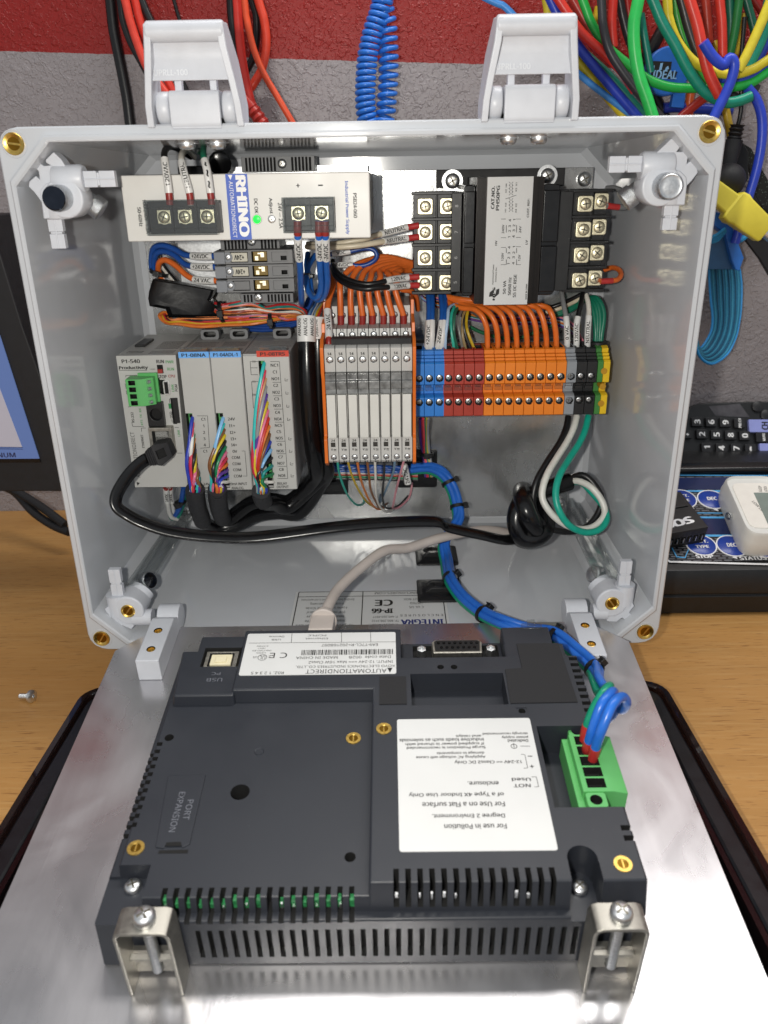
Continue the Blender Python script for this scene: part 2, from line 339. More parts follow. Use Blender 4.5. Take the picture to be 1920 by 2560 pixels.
# ================================================================ the setting
BZ = -36.0; WY = 275.0
wm = M('textured_painted_wall', '999294', .42, var=.05, ns=40)
t = wm.node_tree; L = t.links.new; p = t.nodes['Principled BSDF']
za, zb = at('d5', 0, 530, WY), at('B', 1400, 380, WY); sl = (zb.z-za.z)/(zb.x-za.x)
g = nd(t, 'NewGeometry'); sx = nd(t, 'SeparateXYZ'); L(g.outputs['Position'], sx.inputs[0])
n0 = nd(t, 'TexNoise'); n0.inputs['Scale'].default_value = 120; L(g.outputs['Position'], n0.inputs['Vector'])
a = nd(t, 'Math', operation='MULTIPLY_ADD'); a.inputs[1].default_value = -sl; L(sx.outputs[0], a.inputs[0]); L(sx.outputs[2], a.inputs[2])
a2 = nd(t, 'Math', operation='MULTIPLY_ADD'); a2.inputs[1].default_value = .0014; L(n0.outputs['Fac'], a2.inputs[0]); L(a.outputs[0], a2.inputs[2])
gt = nd(t, 'Math', operation='GREATER_THAN'); gt.inputs[1].default_value = (za.z-sl*za.x)*S+.0007; L(a2.outputs[0], gt.inputs[0])
mx = nd(t, 'Mix', data_type='RGBA'); lt = nd(t, 'Math', operation='LESS_THAN'); lt.inputs[1].default_value = .57; L(a2.outputs[0], lt.inputs[0]); ml = nd(t, 'Math', operation='MULTIPLY'); L(gt.outputs[0], ml.inputs[0]); L(lt.outputs[0], ml.inputs[1])
L(ml.outputs[0], mx.inputs[0]); old = p.inputs['Base Color'].links[0].from_socket
L(old, mx.inputs[6]); mx.inputs[7].default_value = hx('93160f')+(1,); L(mx.outputs[2], p.inputs['Base Color'])
hs = None                                      # knock-down plaster: flattened islands plus small grit
for sc, lo, hi, wgt in ((190, .52, .58, 1.0), (430, .54, .62, .6), (900, .4, .9, .2)):
    n = nd(t, 'TexNoise'); n.inputs['Scale'].default_value = sc; n.inputs['Detail'].default_value = 2; n.inputs['Distortion'].default_value = .6; L(g.outputs['Position'], n.inputs['Vector'])
    q = nd(t, 'MapRange', interpolation_type='SMOOTHSTEP'); q.inputs[1].default_value = lo; q.inputs[2].default_value = hi; q.inputs[4].default_value = wgt; L(n.outputs['Fac'], q.inputs[0])
    if hs is None: hs = q.outputs[0]
    else:
        ad = nd(t, 'Math', operation='ADD'); L(hs, ad.inputs[0]); L(q.outputs[0], ad.inputs[1]); hs = ad.outputs[0]
b = nd(t, 'Bump'); b.inputs['Strength'].default_value = .6; b.inputs['Distance'].default_value = .0008; L(hs, b.inputs['Height']); L(b.outputs[0], p.inputs['Normal'])
obj('wall', B().box(-1200, 1200, WY, WY+40, BZ-30, 1300), wm, kind='structure')
bm_ = M('oiled_beech_worktop', 'b8894f', .4, var=.1, ns=1, stretch=(6, 46, 46), bump=.0)
t = bm_.node_tree; L = t.links.new; p = t.nodes['Principled BSDF']; g = nd(t, 'NewGeometry'); cur = p.inputs['Base Color'].links[0].from_socket
for st, lo, hi, colr in (((90, 1100, 300), .60, .68, '8a5f34'), ((30, 420, 200), .5, .85, 'c79e66'), ((3, 15, 10), .5, .75, 'a9783f')):
    mp = nd(t, 'Mapping'); mp.inputs['Scale'].default_value = st; L(g.outputs['Position'], mp.inputs['Vector'])
    n = nd(t, 'TexNoise'); n.inputs['Scale'].default_value = 1; n.inputs['Detail'].default_value = 2; L(mp.outputs[0], n.inputs['Vector'])
    q = nd(t, 'MapRange'); q.inputs[1].default_value = lo; q.inputs[2].default_value = hi; q.inputs[4].default_value = .75; L(n.outputs['Fac'], q.inputs[0])
    mx = nd(t, 'Mix', data_type='RGBA'); L(q.outputs[0], mx.inputs[0]); L(cur, mx.inputs[6]); mx.inputs[7].default_value = hx(colr)+(1,); cur = mx.outputs[2]
L(cur, p.inputs['Base Color'])
obj('workbench', B().box(-1200, 1200, -620, WY, BZ-40, BZ), bm_, kind='structure', bev=1.5)
# ================================================================ enclosure
enc = thing('enclosure', 'open light grey plastic electrical box standing on the wooden bench, full of wiring', 'electrical box', (0, 76, BZ))
brass_dk = M('shaded_brass_bore', '8a6420', .35, 1)
FX, FZ0, FZ1 = 157.5, -7.6, 255.4
def ring(pts, y): return [(x, y, z) for x, z in pts]
c = 17.5
ls = [ring(chm(-152, 152, -3.5, 252, 16), 152.5), ring(chm(-154.5, 154.5, -5, 253, 15), 10), ring(rr(-FX+.6, FX-.6, FZ0+.6, FZ1-.6, 9.5), 8), ring(rr(-FX, FX, FZ0, FZ1, 10), 6.5), ring(rr(-FX, FX, FZ0, FZ1, 10), .7), ring(rr(-FX+.7, FX-.7, FZ0+.7, FZ1-.7, 9.6), 0),
      ring(chm(-153.9, 153.9, -3.1, 251.9, c), 0), ring(chm(-153.7, 153.7, -2.9, 251.7, c), -2.3), ring(chm(-153.1, 153.1, -2.2, 251.0, c), -2.9), ring(chm(-151.9, 151.9, -.9, 249.8, c), -2.9), ring(chm(-151.3, 151.3, -.3, 249.2, c), -2.3), ring(chm(-151, 151, 0, 249, c), 3), ring(chm(-149, 149, 2.2, 246.8, c), 146.5), ring(chm(-146, 146, 5, 244, c), 150)]
obj('shell', B().loops(ls), box_grey, enc, ang=30)
fb = B()                                       # moulded feet and hinge ears under the box
for x in (-110, 110): fb.rrect(x-14, x+14, 20, 140, BZ, -5, 3, 'y').box(x-9, x+9, 4, 12, -30, -6)
obj('foot', fb, box_grey, enc, bev=1)
for x, z in ((-150, 0), (150, 0), (-150, 248.8), (150, 248.8)):
    b = B().lathe([(4.6, 0), (4.6, -.5), (4.3, -.8), (3.4, -.55), (2.7, -.15)], (x, -.05, z), (0, 1, 0), 24, False, False); b.m = 1; b.lathe([(2.7, -.15), (1.5, -.1), (.01, -.1)], (x, -.05, z), (0, 1, 0), 24, False, False); b.m = 0
    a_ = R.uniform(-.4, .4) if z > 100 else 1.0
    f = Fr((x, -.55, z), (math.cos(a_), 0, math.sin(a_)), (0, 1, 0), (-math.sin(a_), 0, math.cos(a_))); b2 = B(f).box(-3.0, 3.0, 0, .42, -.38, .4); b.raw([tuple(v) for v in b2.v], b2.f)
    obj('brass_insert', b, [brass, brass_dk], enc, ang=45)
    obj('insert_rim', B().lathe([(5.3, 0), (5.4, -.2), (5.7, -.2), (5.8, 0)], (x, 0, z), (0, 1, 0), 32, False, False), box_grey, enc, ang=60)
def slab(b, a, c):                             # two matching quads joined
    return b.loops([a, c])
def latch(cx):
    lt = obj('latch', B().rrect(cx-10.8, cx+10.8, -1.5, 15, 253.4, 268.2, 2.4, 'x').box(cx-10.8, cx+10.8, -.8, 13, 253.4, 258), latch_grey, enc, bev=.6, seg=3)
    for a in (cx-16.9, cx+11.3): obj('hinge_pin', B().lathe([(6.0, 0), (6.8, .8), (6.8, 4.9), (6.0, 5.6)], (a, 6, 261.6), (1, 0, 0), 28), latch_grey, lt, ang=50)
    b = B()
    for s_ in (-1, 1):
        def q(h, y, z, o): return (cx+s_*(h-o), y, z)
        L_ = [[q(20.6, -3, 254.5, o), q(20.6, 13, 254.5, o2), q(20.6, 15, 262, o2), q(20.6, -4.5, 262, o)] for o, o2 in ((0, 0), (3, 3))]
        b.loops([[(q(20.6, -2.5, 254, o)), q(20.6, 12, 254, o), q(20.4, 15, 263, o), q(18.6, 9, 280, o), q(16.6, -1, 292.4, o), q(16, -9, 291.4, o), q(16.6, -8.5, 283, o), q(19, -5.5, 270, o), q(20.2, -4.5, 262, o)] for o in (0, 2.9)])
    b.loops([[(cx-18.6, -3.5, 271.4), (cx+18.6, -3.5, 271.4), (cx+18.4, -.5, 272), (cx-18.4, -.5, 272)], [(cx-17, -2, 279), (cx+17, -2, 279), (cx+16.8, 1.5, 279), (cx-16.8, 1.5, 279)], [(cx-16, -3, 285), (cx+16, -3, 285), (cx+16, 0, 286.5), (cx-16, 0, 286.5)], [(cx-15.4, -6.4, 288), (cx+15.4, -6.4, 288), (cx+15.4, -4.4, 290.4), (cx-15.4, -4.4, 290.4)]])
    b.lathe([(3.2, 0), (3.9, .8), (3.9, 31.4), (3.2, 32.2)], (cx-16.1, -5.6, 288.9), (1, 0, 0), 22)
    obj('lever', b, latch_grey, lt, bev=.5, seg=2, ang=50)
    for x in (cx-9, cx+6): obj('hook_bar', B().box(x, x+3, 5, 9, 265, 280), latch_grey, lt, bev=.4)
    bt = B(); T(bt, 'UPRLL-100', (cx-8, -3.2, 274.4), (1, 0, 0), (0, .2, .98), 2.3, 14, .02, off=.35); obj('lettering', bt, M('raised_lettering_nylon', 'dcdfe4', .4) if 'raised_lettering_nylon' not in bpy.data.materials else bpy.data.materials['raised_lettering_nylon'], lt)
latch(-70.0)
latch((at('B', 1440, 600, 2).x+at('C', 515, 600, 2).x)/2)
for k, u, v in (('A', 1110, 880), ('A', 1290, 875), ('C', 120, 825), ('C', 300, 825)):
    q = at(k, u, v, 26); screw('latch_screw', (q.x, 26, 249), (0, 0, -1), 3.9, enc, zinc, 3.2, ring=5.6)
# approval sticker on the floor of the box
fl0, fl1 = 1.0, 2.0
def flz(y): return .1+y/143*2.2
x0, x1 = at('J', 1140, 270, 60).x, at('K', 455, 300, 60).x
ya, yb = atz('J', 1140, 265, .6).y, 3.0
x1 = atz('J', 1105, 400, .4).x; x0 = atz('K', 460, 400, .4).x; x0, x1 = min(x0, x1), max(x0, x1)
fx = Fr((0, 0, 0)); b = B(); b.raw([(x0, yb, flz(yb)+.15), (x1, yb, flz(yb)+.15), (x1, ya, flz(ya)+.15), (x0, ya, flz(ya)+.15)], [(0, 1, 2, 3)])
rl = obj('rating_sticker', b, white_lb, enc)
bt = B(); W_ = x1-x0; D_ = ya-yb
def ft(s, fxp, fyp, h, w=None, bld=.0): fxp = 1-fxp; T(bt, s, (x0+W_*fxp, yb+D_*fyp, flz(yb+D_*fyp)+.25), *FL, h, w, bld)
ft('INTEGRA', .17, .20, D_*.13, W_*.26, .03); bl = bt; obj('lettering', bl, M('navy_ink', '27306f', .6, var=0), rl); bt = B()
ft('E N C L O S U R E S', .17, .36, D_*.05, W_*.27); ft('T: 440.269.4966\nTF: 800.398.3122\nF: 440.269.4977', .40, .24, D_*.24, W_*.17); ft('IP-66', .42, .48, D_*.11, W_*.13, .04); ft('CE', .41, .68, D_*.15, W_*.11, .02)
ft('C UL US\nLISTED\nCUTOUT BOX', .2, .66, D_*.26, W_*.16); ft('INTEGRAENCLOSURES.COM', .26, .93, D_*.06, W_*.42); ft('Mentor, OH 44060', .2, .05, D_*.06, W_*.2)
ft('For Type 2 and/or 3R ratings a drain hole is\nrequired to be installed on the\nbottom wall of the enclosure\n01/8" min. to 016" max size of\n4 corner screws, torque 16 in-lbs\nin order to maintain rating\nBonding between conduit is not automatic\nand must be provided as part of installation', .78, .52, D_*.82, W_*.36)
for xa, xb, yy in ((.02, .98, .985), (.02, .98, .86), (.02, .98, .02)): bt.raw([(x0+W_*a, yb+D_*q, flz(yb+D_*q)+.27) for a, q in ((xa, yy-.006), (xb, yy-.006), (xb, yy+.006), (xa, yy+.006))], [(0, 1, 2, 3)])
for xx in (.02, .45, .98): bt.raw([(x0+W_*a, yb+D_*q, flz(yb+D_*q)+.27) for a, q in ((xx-.003, .02), (xx+.003, .02), (xx+.003, .98), (xx-.003, .98))], [(0, 1, 2, 3)])
obj('lettering', bt, ink, rl)
# ================================================================ sub panel
PY = 138.0
pan = thing('back_panel', 'bare galvanised steel mounting panel screwed inside the back of the grey box', 'mounting panel', (-2, PY+1, 11))
obj('sheet', B().box(-138.5, 134.5, PY, PY+2, 11, 236.2), panel_m, pan, bev=.3)
for k, u, v in (('c8', 650, 320), ('c7', 785, 385), ('F', 1230, 128)):
    q = at(k, u, v, PY); screw('mounting_screw', (q.x, PY, q.z), (0, -1, 0), 4.2, pan, zinc, 3.4, rot=R.random())
sb = B()
for x, z in ((-128, 20), (125, 24), (-128, 226), (125, 226)): sb.cyl((x, PY+2, z), (x, 150, z), 6)
obj('standoff', sb, box_grey, pan, ang=40)
# ================================================================ swing panel corner brackets
def tprism(b, pts, k, Y0, Y1):                # silhouette taken at depth Y0 and pushed straight back to Y1
    return b.prism([(p.x, p.z) for p in (at(k, u, v, Y0) for u, v in pts)], 'y', Y0, Y1)
def cbr(label): return thing('corner_bracket', label, 'corner bracket', (0, 6, 0), 'white plastic corner brackets of the swing panel')
def mir(pts, s): return pts
def pin(b, o, d, r, L_):                      # half round locking tongue with two notches and a centre rib
    x, y, z = basis(d); f = Fr(o, V((0, -1, 0)).cross(V(d)), d, (0, -1, 0)); q = B(f)
    for a, c_, w_ in ((0, L_*.42, r), (L_*.42, L_*.5, r*.8), (L_*.5, L_, r)):
        q.prism([(-w_, 0), (-w_, 0), (w_, 0), (w_, 0)] if False else [(-w_, a), (w_, a), (w_, c_), (-w_, c_)], 'z', -2.2, 1.4)
    q.box(-.35, .35, 0, L_, 1.2, 1.75); b.raw([tuple(v) for v in q.v], q.f); return b
def top_bracket(k, sg, label, plate, boss, scr, hp, vp, nut, light, tear):
    t = cbr(label); b = B(); tprism(b, plate, k, 5, 13)
    o = at(k, *boss, 2); tprism(b, tear, k, 2.6, 14); b.lathe([(8.2, 0), (8.6, .6), (8.6, 13), (8, 14)], (o.x, 2.2, o.z), (0, 1, 0), 30)
    obj('bracket_body', b, latch_grey, t, bev=.5)
    h0, h1 = at(k, *hp[0], 8), at(k, *hp[1], 8)
    b = B().lathe([(5.6, 0), (6.1, .6), (6.1, abs(h1.x-h0.x)-1.2), (5.4, abs(h1.x-h0.x))], h0, (sg, 0, 0), 24); obj('barrel', b, latch_grey, t, ang=50)
    q = at(k, *hp[2], 8); obj('locking_pin', pin(B(), V((h1.x, 7, h1.z)), (sg, 0, 0), 3.4, abs(q.x-h1.x)), latch_grey, t, bev=.35)
    v0, v1, v2 = (at(k, *z, 8) for z in vp)
    obj('barrel', B().lathe([(5.9, 0), (5.9, v0.z-v1.z-.8), (5.2, v0.z-v1.z)], v0, (0, 0, -1), 24), latch_grey, t, ang=50)
    obj('locking_pin', pin(B(), V((v1.x, 7, v1.z)), (0, 0, -1), 3.3, v1.z-v2.z), latch_grey, t, bev=.35)
    s_ = at(k, *scr, -6); ts = obj('thumb_screw', B().lathe([(5.3, 0), (5.6, .4), (5.6, 7.2), (5.1, 8.5)], (s_.x, 2.5, s_.z), (0, -1, 0), 40, True, False), knurl, t, ang=35)
    obj('cap', B().lathe([(5.1, 0), (4.7, .3), (3.4, .2), (.01, .1)] if not light else [(5.1, 0), (4.8, .35), (3.8, .05), (2.8, .28), (.01, .15)], (s_.x, -6.0, s_.z), (0, -1, 0), 32, False, False), zinc if light else dark_reflection, ts)
    n_ = at(k, *nut, 22); d = V((sg, .1, -.8)).normalized(); obj('thumb_screw', B().lathe([(4.2, -6), (4.2, 0), (5.2, .3), (5.2, 5.2), (4.6, 5.6), (.01, 5.6)], n_, d, 40), knurl, t, ang=35)
top_bracket('c1', 1, 'white bracket in the top left corner of the box with a dark reflecting thumb screw cap', [(445,730),(500,665),(600,745),(690,735),(630,700),(625,660),(735,550),(845,655),(900,745),(1000,960),(1110,1120),(1110,1300),(960,1430),(850,1440),(600,1480),(570,1250),(530,1190),(470,1110),(390,1030),(400,960),(490,880),(545,930),(530,820)], (880, 1190), (745, 1195), ((760, 930), (1180, 930), (1612, 930)), ((775, 1200), (775, 1480), (800, 1885)), (1270, 1260), False, [(700,845),(830,850),(950,940),(1060,1060),(1112,1160),(1110,1290),(1040,1390),(900,1440),(610,1480),(570,1250),(545,1100),(625,990),(760,980)])
top_bracket('c2', -1, 'white bracket in the top right corner of the box with a bright capped thumb screw', [(760,655),(690,580),(600,660),(510,660),(550,610),(545,570),(440,470),(350,560),(210,690),(150,900),(90,1060),(90,1260),(160,1330),(300,1400),(620,1400),(650,1130),(720,1060),(805,950),(790,880),(700,785),(650,830),(665,740)], (300, 1130), (420, 1140), ((440, 850), (5, 830), (-440, 820)), ((420, 1100), (420, 1400), (410, 1740)), (-95, 1240), True, [(490,770),(350,790),(210,880),(100,1020),(75,1160),(95,1260),(180,1340),(300,1390),(620,1398),(650,1130),(640,1010),(560,930),(430,900)])
def low_bracket(k, sg, label, boss, scr, vp, web, tube_):
    t = cbr(label); o = at(k, *boss, 3); b = B().lathe([(8.0, 0), (8.6, .7), (8.6, 15)], (o.x, 3, o.z), (0, 1, 0), 30); tprism(b, web, k, 4, 11)
    obj('bracket_body', b, latch_grey, t, bev=.4)
    bi = B().lathe([(3.9, 0), (3.9, -.4), (3.5, -.6), (2.7, -.15)], (o.x, 2.95, o.z), (0, 1, 0), 24, False, False); bi.m = 1; bi.lathe([(2.7, -.15), (.01, -.1)], (o.x, 2.95, o.z), (0, 1, 0), 24, False, False); bi.m = 0
    f = Fr((o.x, 2.5, o.z), (.6*sg, 0, .8), (0, 1, 0), (-.8, 0, .6*sg)); q = B(f).box(-2.6, 2.6, 0, .4, -.35, .4); bi.raw([tuple(v) for v in q.v], q.f); obj('brass_insert', bi, [brass, brass_dk], t, ang=45)
    s_ = at(k, *scr, 26); d = V((s_.x-o.x, -4, s_.z-o.z)).normalized(); e = V((o.x, 14, o.z))
    obj('barrel', B().cyl(e, e+(s_-e)*.55, 6.9, 26), latch_grey, t, ang=50); d = V((.8*sg, -.42, .42)).normalized()
    ts = obj('thumb_screw', B().lathe([(4.9, 0), (5.1, .4), (5.1, 6.4), (4.6, 7)], s_-d*7, d, 40), knurl, t, ang=35)
    obj('cap', B().lathe([(4.6, 0), (4.4, .25), (3.4, .1), (2.8, .3), (.01, .2)], s_, d, 30, False, False), dark_reflection if sg > 0 else zinc, ts)
    v0, v1, v2 = (at(k, *z, 8) for z in vp)
    obj('barrel', B().lathe([(5.3, 0), (5.3, v1.z-v0.z)], v0, (0, 0, 1), 24), latch_grey, t, ang=50)
    obj('locking_pin', pin(B(), V((v1.x, 7, v1.z)), (0, 0, 1), 3.2, v2.z-v1.z), latch_grey, t, bev=.35)
    a, c_ = at(k, *tube_[0], 7), at(k, *tube_[1], 7); obj('hinge_tube', B().cyl((a.x, 7, a.z), (c_.x, 7, a.z), 4.6, 22), latch_grey, t, ang=50)
low_bracket('c3', 1, 'white bracket in the bottom left corner of the box with a brass insert', (775, 815), (1085, 390), ((650, 850), (650, 580), (595, 220)), [(480,1040),(560,960),(540,920),(470,830),(450,790),(520,740),(600,830),(720,900),(900,980),(820,1070),(700,1020),(610,1020),(575,1075)], ((860, 900), (1120, 900)))
low_bracket('c4', -1, 'white bracket in the bottom right corner of the box with a brass insert', (720, 710), (440, 300), ((870, 700), (870, 440), (905, 105)), [(1030,910),(960,840),(985,800),(1030,750),(1000,700),(940,700),(850,750),(740,830),(600,900),(660,960),(780,970),(860,910),(930,960)], ((640, 820), (440, 820)))
# clear rails along the two bottom corners
for k, a, c_, lb in (('c7', (250, 1190), (735, 470), 'clear plastic rail running back from the bottom left bracket'), ('c8', (1150, 1090), (770, 330), 'clear plastic rail running back from the bottom right bracket')):
    p0, p1 = at(k, *a, 16), at(k, *c_, 136); d = (p1-p0).normalized(); f = Fr(p0, V((0, 0, 1)).cross(-d), d, d.cross(V((0, 0, 1)).cross(d)))
    b = B(f); Ln = (p1-p0).length; sgx = 1
    b.prism([(-6.5, -1), (6.5, -1), (6.5, 1.2), (2, 1.2), (1.4, 4.4), (-1.4, 4.4), (-2, 1.2), (-6.5, 1.2)], 'y', 0, Ln)
    tag(obj('clear_rail', b, clear, bev=.25), lb, 'rail', 'clear rails')
# ================================================================ power supply
def frame(b, x, y0, y1, z, w_): b.box(x-w_/2, x+w_/2, y0, y1, z-w_/2, z+w_/2)
ps = thing('power_supply', 'ivory industrial power supply with a blue brand stripe, highest device on the panel', 'power supply', (-57, 80, 205.5))
obj('case', B().box(-115.4, 2.4, 36, 130, 206, 235), psu_side, ps, bev=.5)
obj('front_cover', B().box(-116, 3, 32, 37.5, 205.6, 235.6), offwhite, ps, bev=.7)
b = B()
for i in range(18): b.prism([(38+i*5, 210), (40+i*5, 210), (42.5+i*5, 231), (40.5+i*5, 231)], 'x', 2.3, 3.0)
tag(obj('side_grille', b, psu_side, ps), kind='stuff')
bs = obj('brand_stripe', B().box(-65.6, -55.2, 31.75, 32.2, 205.8, 235.4), brand_blue, ps)
bt = B(); T(bt, 'RHINO', (-58.6, 31.75, 221), *DN, 4.6, 26.5, .05); T(bt, 'AUTOMATIONDIRECT', (-63.2, 31.75, 219.5), *DN, 1.9, 25.5, .0); bt.prism([(-64.3, 235), (-62.2, 235), (-63.2, 232.8)], 'y', 31.6, 31.7); obj('lettering', bt, ink_w, bs)
bt = B(); T(bt, 'DC OK', (-52, 31.99, 221), *DN, 1.7, 6.6); T(bt, 'Adjust', (-45, 31.99, 221), *DN, 2.0, 7); T(bt, '24V --- 2.5A', (-40.6, 31.99, 216.5), *DN, 1.7, 11.5)
b3 = B(); T(b3, '50-60Hz', (-108.6, 31.99, 217), *DN, 1.7, 8.6); T(b3, '100-240V  1.3A', (-105.7, 31.99, 217), *DN, 1.7, 15.5); obj('lettering', b3, ink, ps)
T(bt, '+', (-31.3, 31.99, 229.8), *UP, 1.6); T(bt, '-', (-20.8, 31.99, 229.8), *DN, 1.7, .5); T(bt, 'PSB24-060', (-4.3, 31.99, 220.5), *DN, 1.7, 11)
obj('lettering', bt, ink, ps); bt = B(); T(bt, 'Industrial Power Supply', (-8.3, 31.99, 219.5), *DN, 2.0, 24, .02); obj('lettering', bt, ink_b, ps)
obj('status_light', B().lathe([(1.9, 0), (1.9, -.3), (1.5, -.9), (.01, -1.2)], (-52, 32, 215), (0, 1, 0), 20, False, False), led_g, ps)
obj('light_bezel', B().lathe([(2.3, 0), (2.3, -.5), (1.9, -.5), (1.9, 0)], (-52, 32, 215), (0, 1, 0), 20, False, False), psu_side, ps)
screw('adjust_screw', (-44.9, 32.1, 215), (0, -1, 0), 1.9, ps, zinc, .6)
def tblock(x0, x1, z0, z1, xs, zs, xr):       # screw terminals under a clear hinged cover
    tb = obj('terminal_strip', B().box(x0, x1, 29.5, 32.4, z0, z1), black_pl, ps, bev=.3)
    for i in range(len(xs)+1):
        xx = x0+(x1-x0)*i/len(xs); obj('divider', B().box(max(x0, xx-.5), min(x1, xx+.5), 26.6, 29.7, z0+1, z1-1), black_pl, tb)
    for x in xs:
        obj('clamp_plate', B().box(x-3.4, x+3.4, 28.6, 29.6, zs-3, zs+3.3), nickel, tb, bev=.3); screw('terminal_screw', (x, 28.6, zs), (0, -1, 0), 2.9, tb, nickel, 1.6, ring=3.3, rot=R.random()*3)
    cv = B()
    for q in ((x0-.6, xr, 24.6, 25.3, z0-.6, z1+.6), (x0-.6, xr, 25.3, 31.8, z1-.1, z1+.6), (x0-.6, xr, 25.3, 31.8, z0-.6, z0+.1), (x0-.6, x0+.1, 25.3, 31.8, z0+.1, z1-.1), (xr-.7, xr, 25.3, 31.8, z0+.1, z1-.1)): cv.box(*q)
    cv.box(x0-.6, xr, 24.2, 24.7, z1-3.2, z1-2.6).box(x0-.6, xr, 24.2, 24.7, z0+2.4, z0+2.8)
    obj('clear_cover', cv, clear, tb, bev=.15)
tblock(-103.7, -68.6, 209.3, 224, (-96, -86, -75.3), 216.8, -70.5)
tblock(-38.2, -14, 209.5, 224.2, (-31.5, -20.3), 217.5, -14)
def endstop(name, lb, x0, x1, z0, z1, Y, sx, sz):
    t = thing(name, lb, 'rail end stop', ((x0+x1)/2, Y, z0), 'grey rail end stops')
    cu = B()
    for x in list(range(int(x0)+2, int(sx)-3, 2))+list(range(int(sx)+5, int(x1)-1, 2)): cu.box(x-.45, x+.45, Y-1, Y+1.2, z0+.6, z1-.6)
    obj('clamp_body', B().box(x0, x1, Y, PY-6, z0, z1), fuse_g, t, bev=.4, cut=cu)
    screw('clamp_screw', (sx, Y, sz), (0, -1, 0), 2.6, t, zinc, 1.6)
a, c_ = at('B', 5, 930, 112), at('B', 445, 1015, 112); s_ = at('B', 250, 970, 112); endstop('rail_end_stop', 'grey slotted end stop showing above the ivory power supply', a.x, c_.x, c_.z, a.z, 112, s_.x, s_.z)
a, c_ = at('D', 1290, 1235, 100), at('D', 1659, 1315, 100); s_ = at('D', 1460, 1265, 100); endstop('rail_end_stop', 'grey slotted end stop below the three fuse holders', a.x, c_.x+8, c_.z, a.z, 100, s_.x, s_.z)
a, c_ = at('D', 1110, 775, 102), at('D', 1659, 835, 102); s_ = at('D', 1400, 765, 102); endstop('rail_end_stop', 'grey slotted end stop between the power supply and the fuse holders', a.x, c_.x, c_.z, a.z+3, 102, s_.x, s_.z+1)
# ================================================================ transformer
xf = thing('transformer', 'black control transformer with a white data label and brass coloured screw terminals', 'transformer', (80, 110, 166))
lam = M('black_laminations', '1b1614', .35, .4, var=.9, ns=1, stretch=(5200, 1, 1))
cb = B()
for i in range(19): x = 59.2+i*.5; cb.box(x, x+.34, 77.2, 134, 166.5, 231.8)
for i in range(13): x = 87.9+i*.52; cb.box(x, x+.36, 77.2, 134, 166.5, 231.8)
cb.box(59, 94.6, 78, 134, 166.7, 231.5); obj('laminated_core', cb, lam, xf)
lp = obj('data_label', B().box(64.1, 88.3, 74.7, 77.3, 166.2, 232), white_lb, xf, bev=.2); bt = B()
YL = 74.65
def xt(s, u, v, h, w_=None, bld=.012, al='C'): q = at('F', u, v, YL); T(bt, s, (q.x, YL, q.z), *RI, h, w_, bld, al)
xt('CAT.NO.', 622, 252, 1.7, 11, .03); xt('PH50PG', 655, 255, 1.7, 12, .03); xt('CUST. REF:', 858, 322, 1.1, 9.2, .02); xt('HV', 643, 555, 1.1, 2.4, .02); xt('LV', 847, 550, 1.1, 2.2, .02); xt('50 VA', 699, 852, 1.5, 7, .02); xt('50/60 Hz', 734, 845, 1.6, 9.4, .02); xt('55 °C RISE', 768, 843, 1.6, 12, .02)
xt('MADE IN CHINA', 845, 880, .8, 8.4, .03); xt('Hammond Power\nSolutions Inc.', 632, 765, 2.4, 10.5, .01); xt('HPS', 628, 895, 1.3, 6.6, .05); xt('120V', 686, 648, 1.2, 4.2, .01); xt('240V', 690, 462, 1.2, 4.4, .01); xt('12V', 798, 655, 1.2, 3.2, .01); xt('24V', 804, 465, 1.2, 3.3, .01); xt('1   2  3   4', 728, 638, 1.3, 9.4, .01); xt('4   3  2   1', 760, 638, 1.3, 9.4, .01); xt('1   2  3   4', 733, 458, 1.3, 9.4, .01); xt('4   3  2   1', 762, 458, 1.3, 9.4, .01)
xt('H1  H3', 707, 318, .8, 4.6, .01); xt('H2  H4', 710, 188, .8, 4.4, .01); xt('X4  X2', 776, 322, .8, 4.6, .01); xt('X3  X1', 778, 182, .8, 4.4, .01)
def line(b, k, pts, Y, w_=.28):
    q = [at(k, u, v, Y) for u, v in pts]
    for a, c_ in zip(q, q[1:]):
        d = (c_-a).normalized(); n_ = V((-d.z, 0, d.x))*w_/2; b.raw([tuple(V((v.x, Y-.13, v.z))) for v in (a-n_, c_-d*-w_*0-n_, c_+n_, a+n_)], [(0, 1, 2, 3)])
for u in (728, 757):                           # coil symbols
    for i in range(9): v = 345-i*22; s2 = 1 if u < 740 else -1; line(bt, 'F', [(u, v), (u+7*s2, v-4), (u+9*s2, v-11), (u+7*s2, v-18), (u, v-22)], YL, .22) if i != 4 else line(bt, 'F', [(705, 265-i), (778, 235)], YL, .2)
for u, vs in ((675, (395, 520, 585, 700)), (808, (395, 518, 580, 700))):
    for v in vs: line(bt, 'F', [(u, v), (u+(34 if u < 700 else -32), v)], YL, .22)
for u in (711, 780):
    for v0, v1 in ((435, 485), (590, 622), (665, 700)): line(bt, 'F', [(u, v0), (u, v1)], YL, .3)
for pts in ([(595, 915), (600, 885), (640, 855), (620, 890), (622, 912)], [(665, 860), (662, 895), (628, 925), (640, 890), (645, 866)]): bt.prism([(p.x, p.z) for p in (at('F', u, v, YL) for u, v in pts)], 'y', YL-.14, YL-.12)
obj('lettering', bt, ink, lp)
for x0, x1 in ((52.5, 59), (94.8, 104.5)):
    b = B().rrect(x0, x1, 84, 130, 170, 228, 2, 'y'); b.box(x0+.5, x1-.5, 80.5, 84, 172, 196.5).box(x0+.5, x1-.5, 80.5, 84, 198.5, 225); obj('coil_housing', b, black_gl, xf, bev=.5)
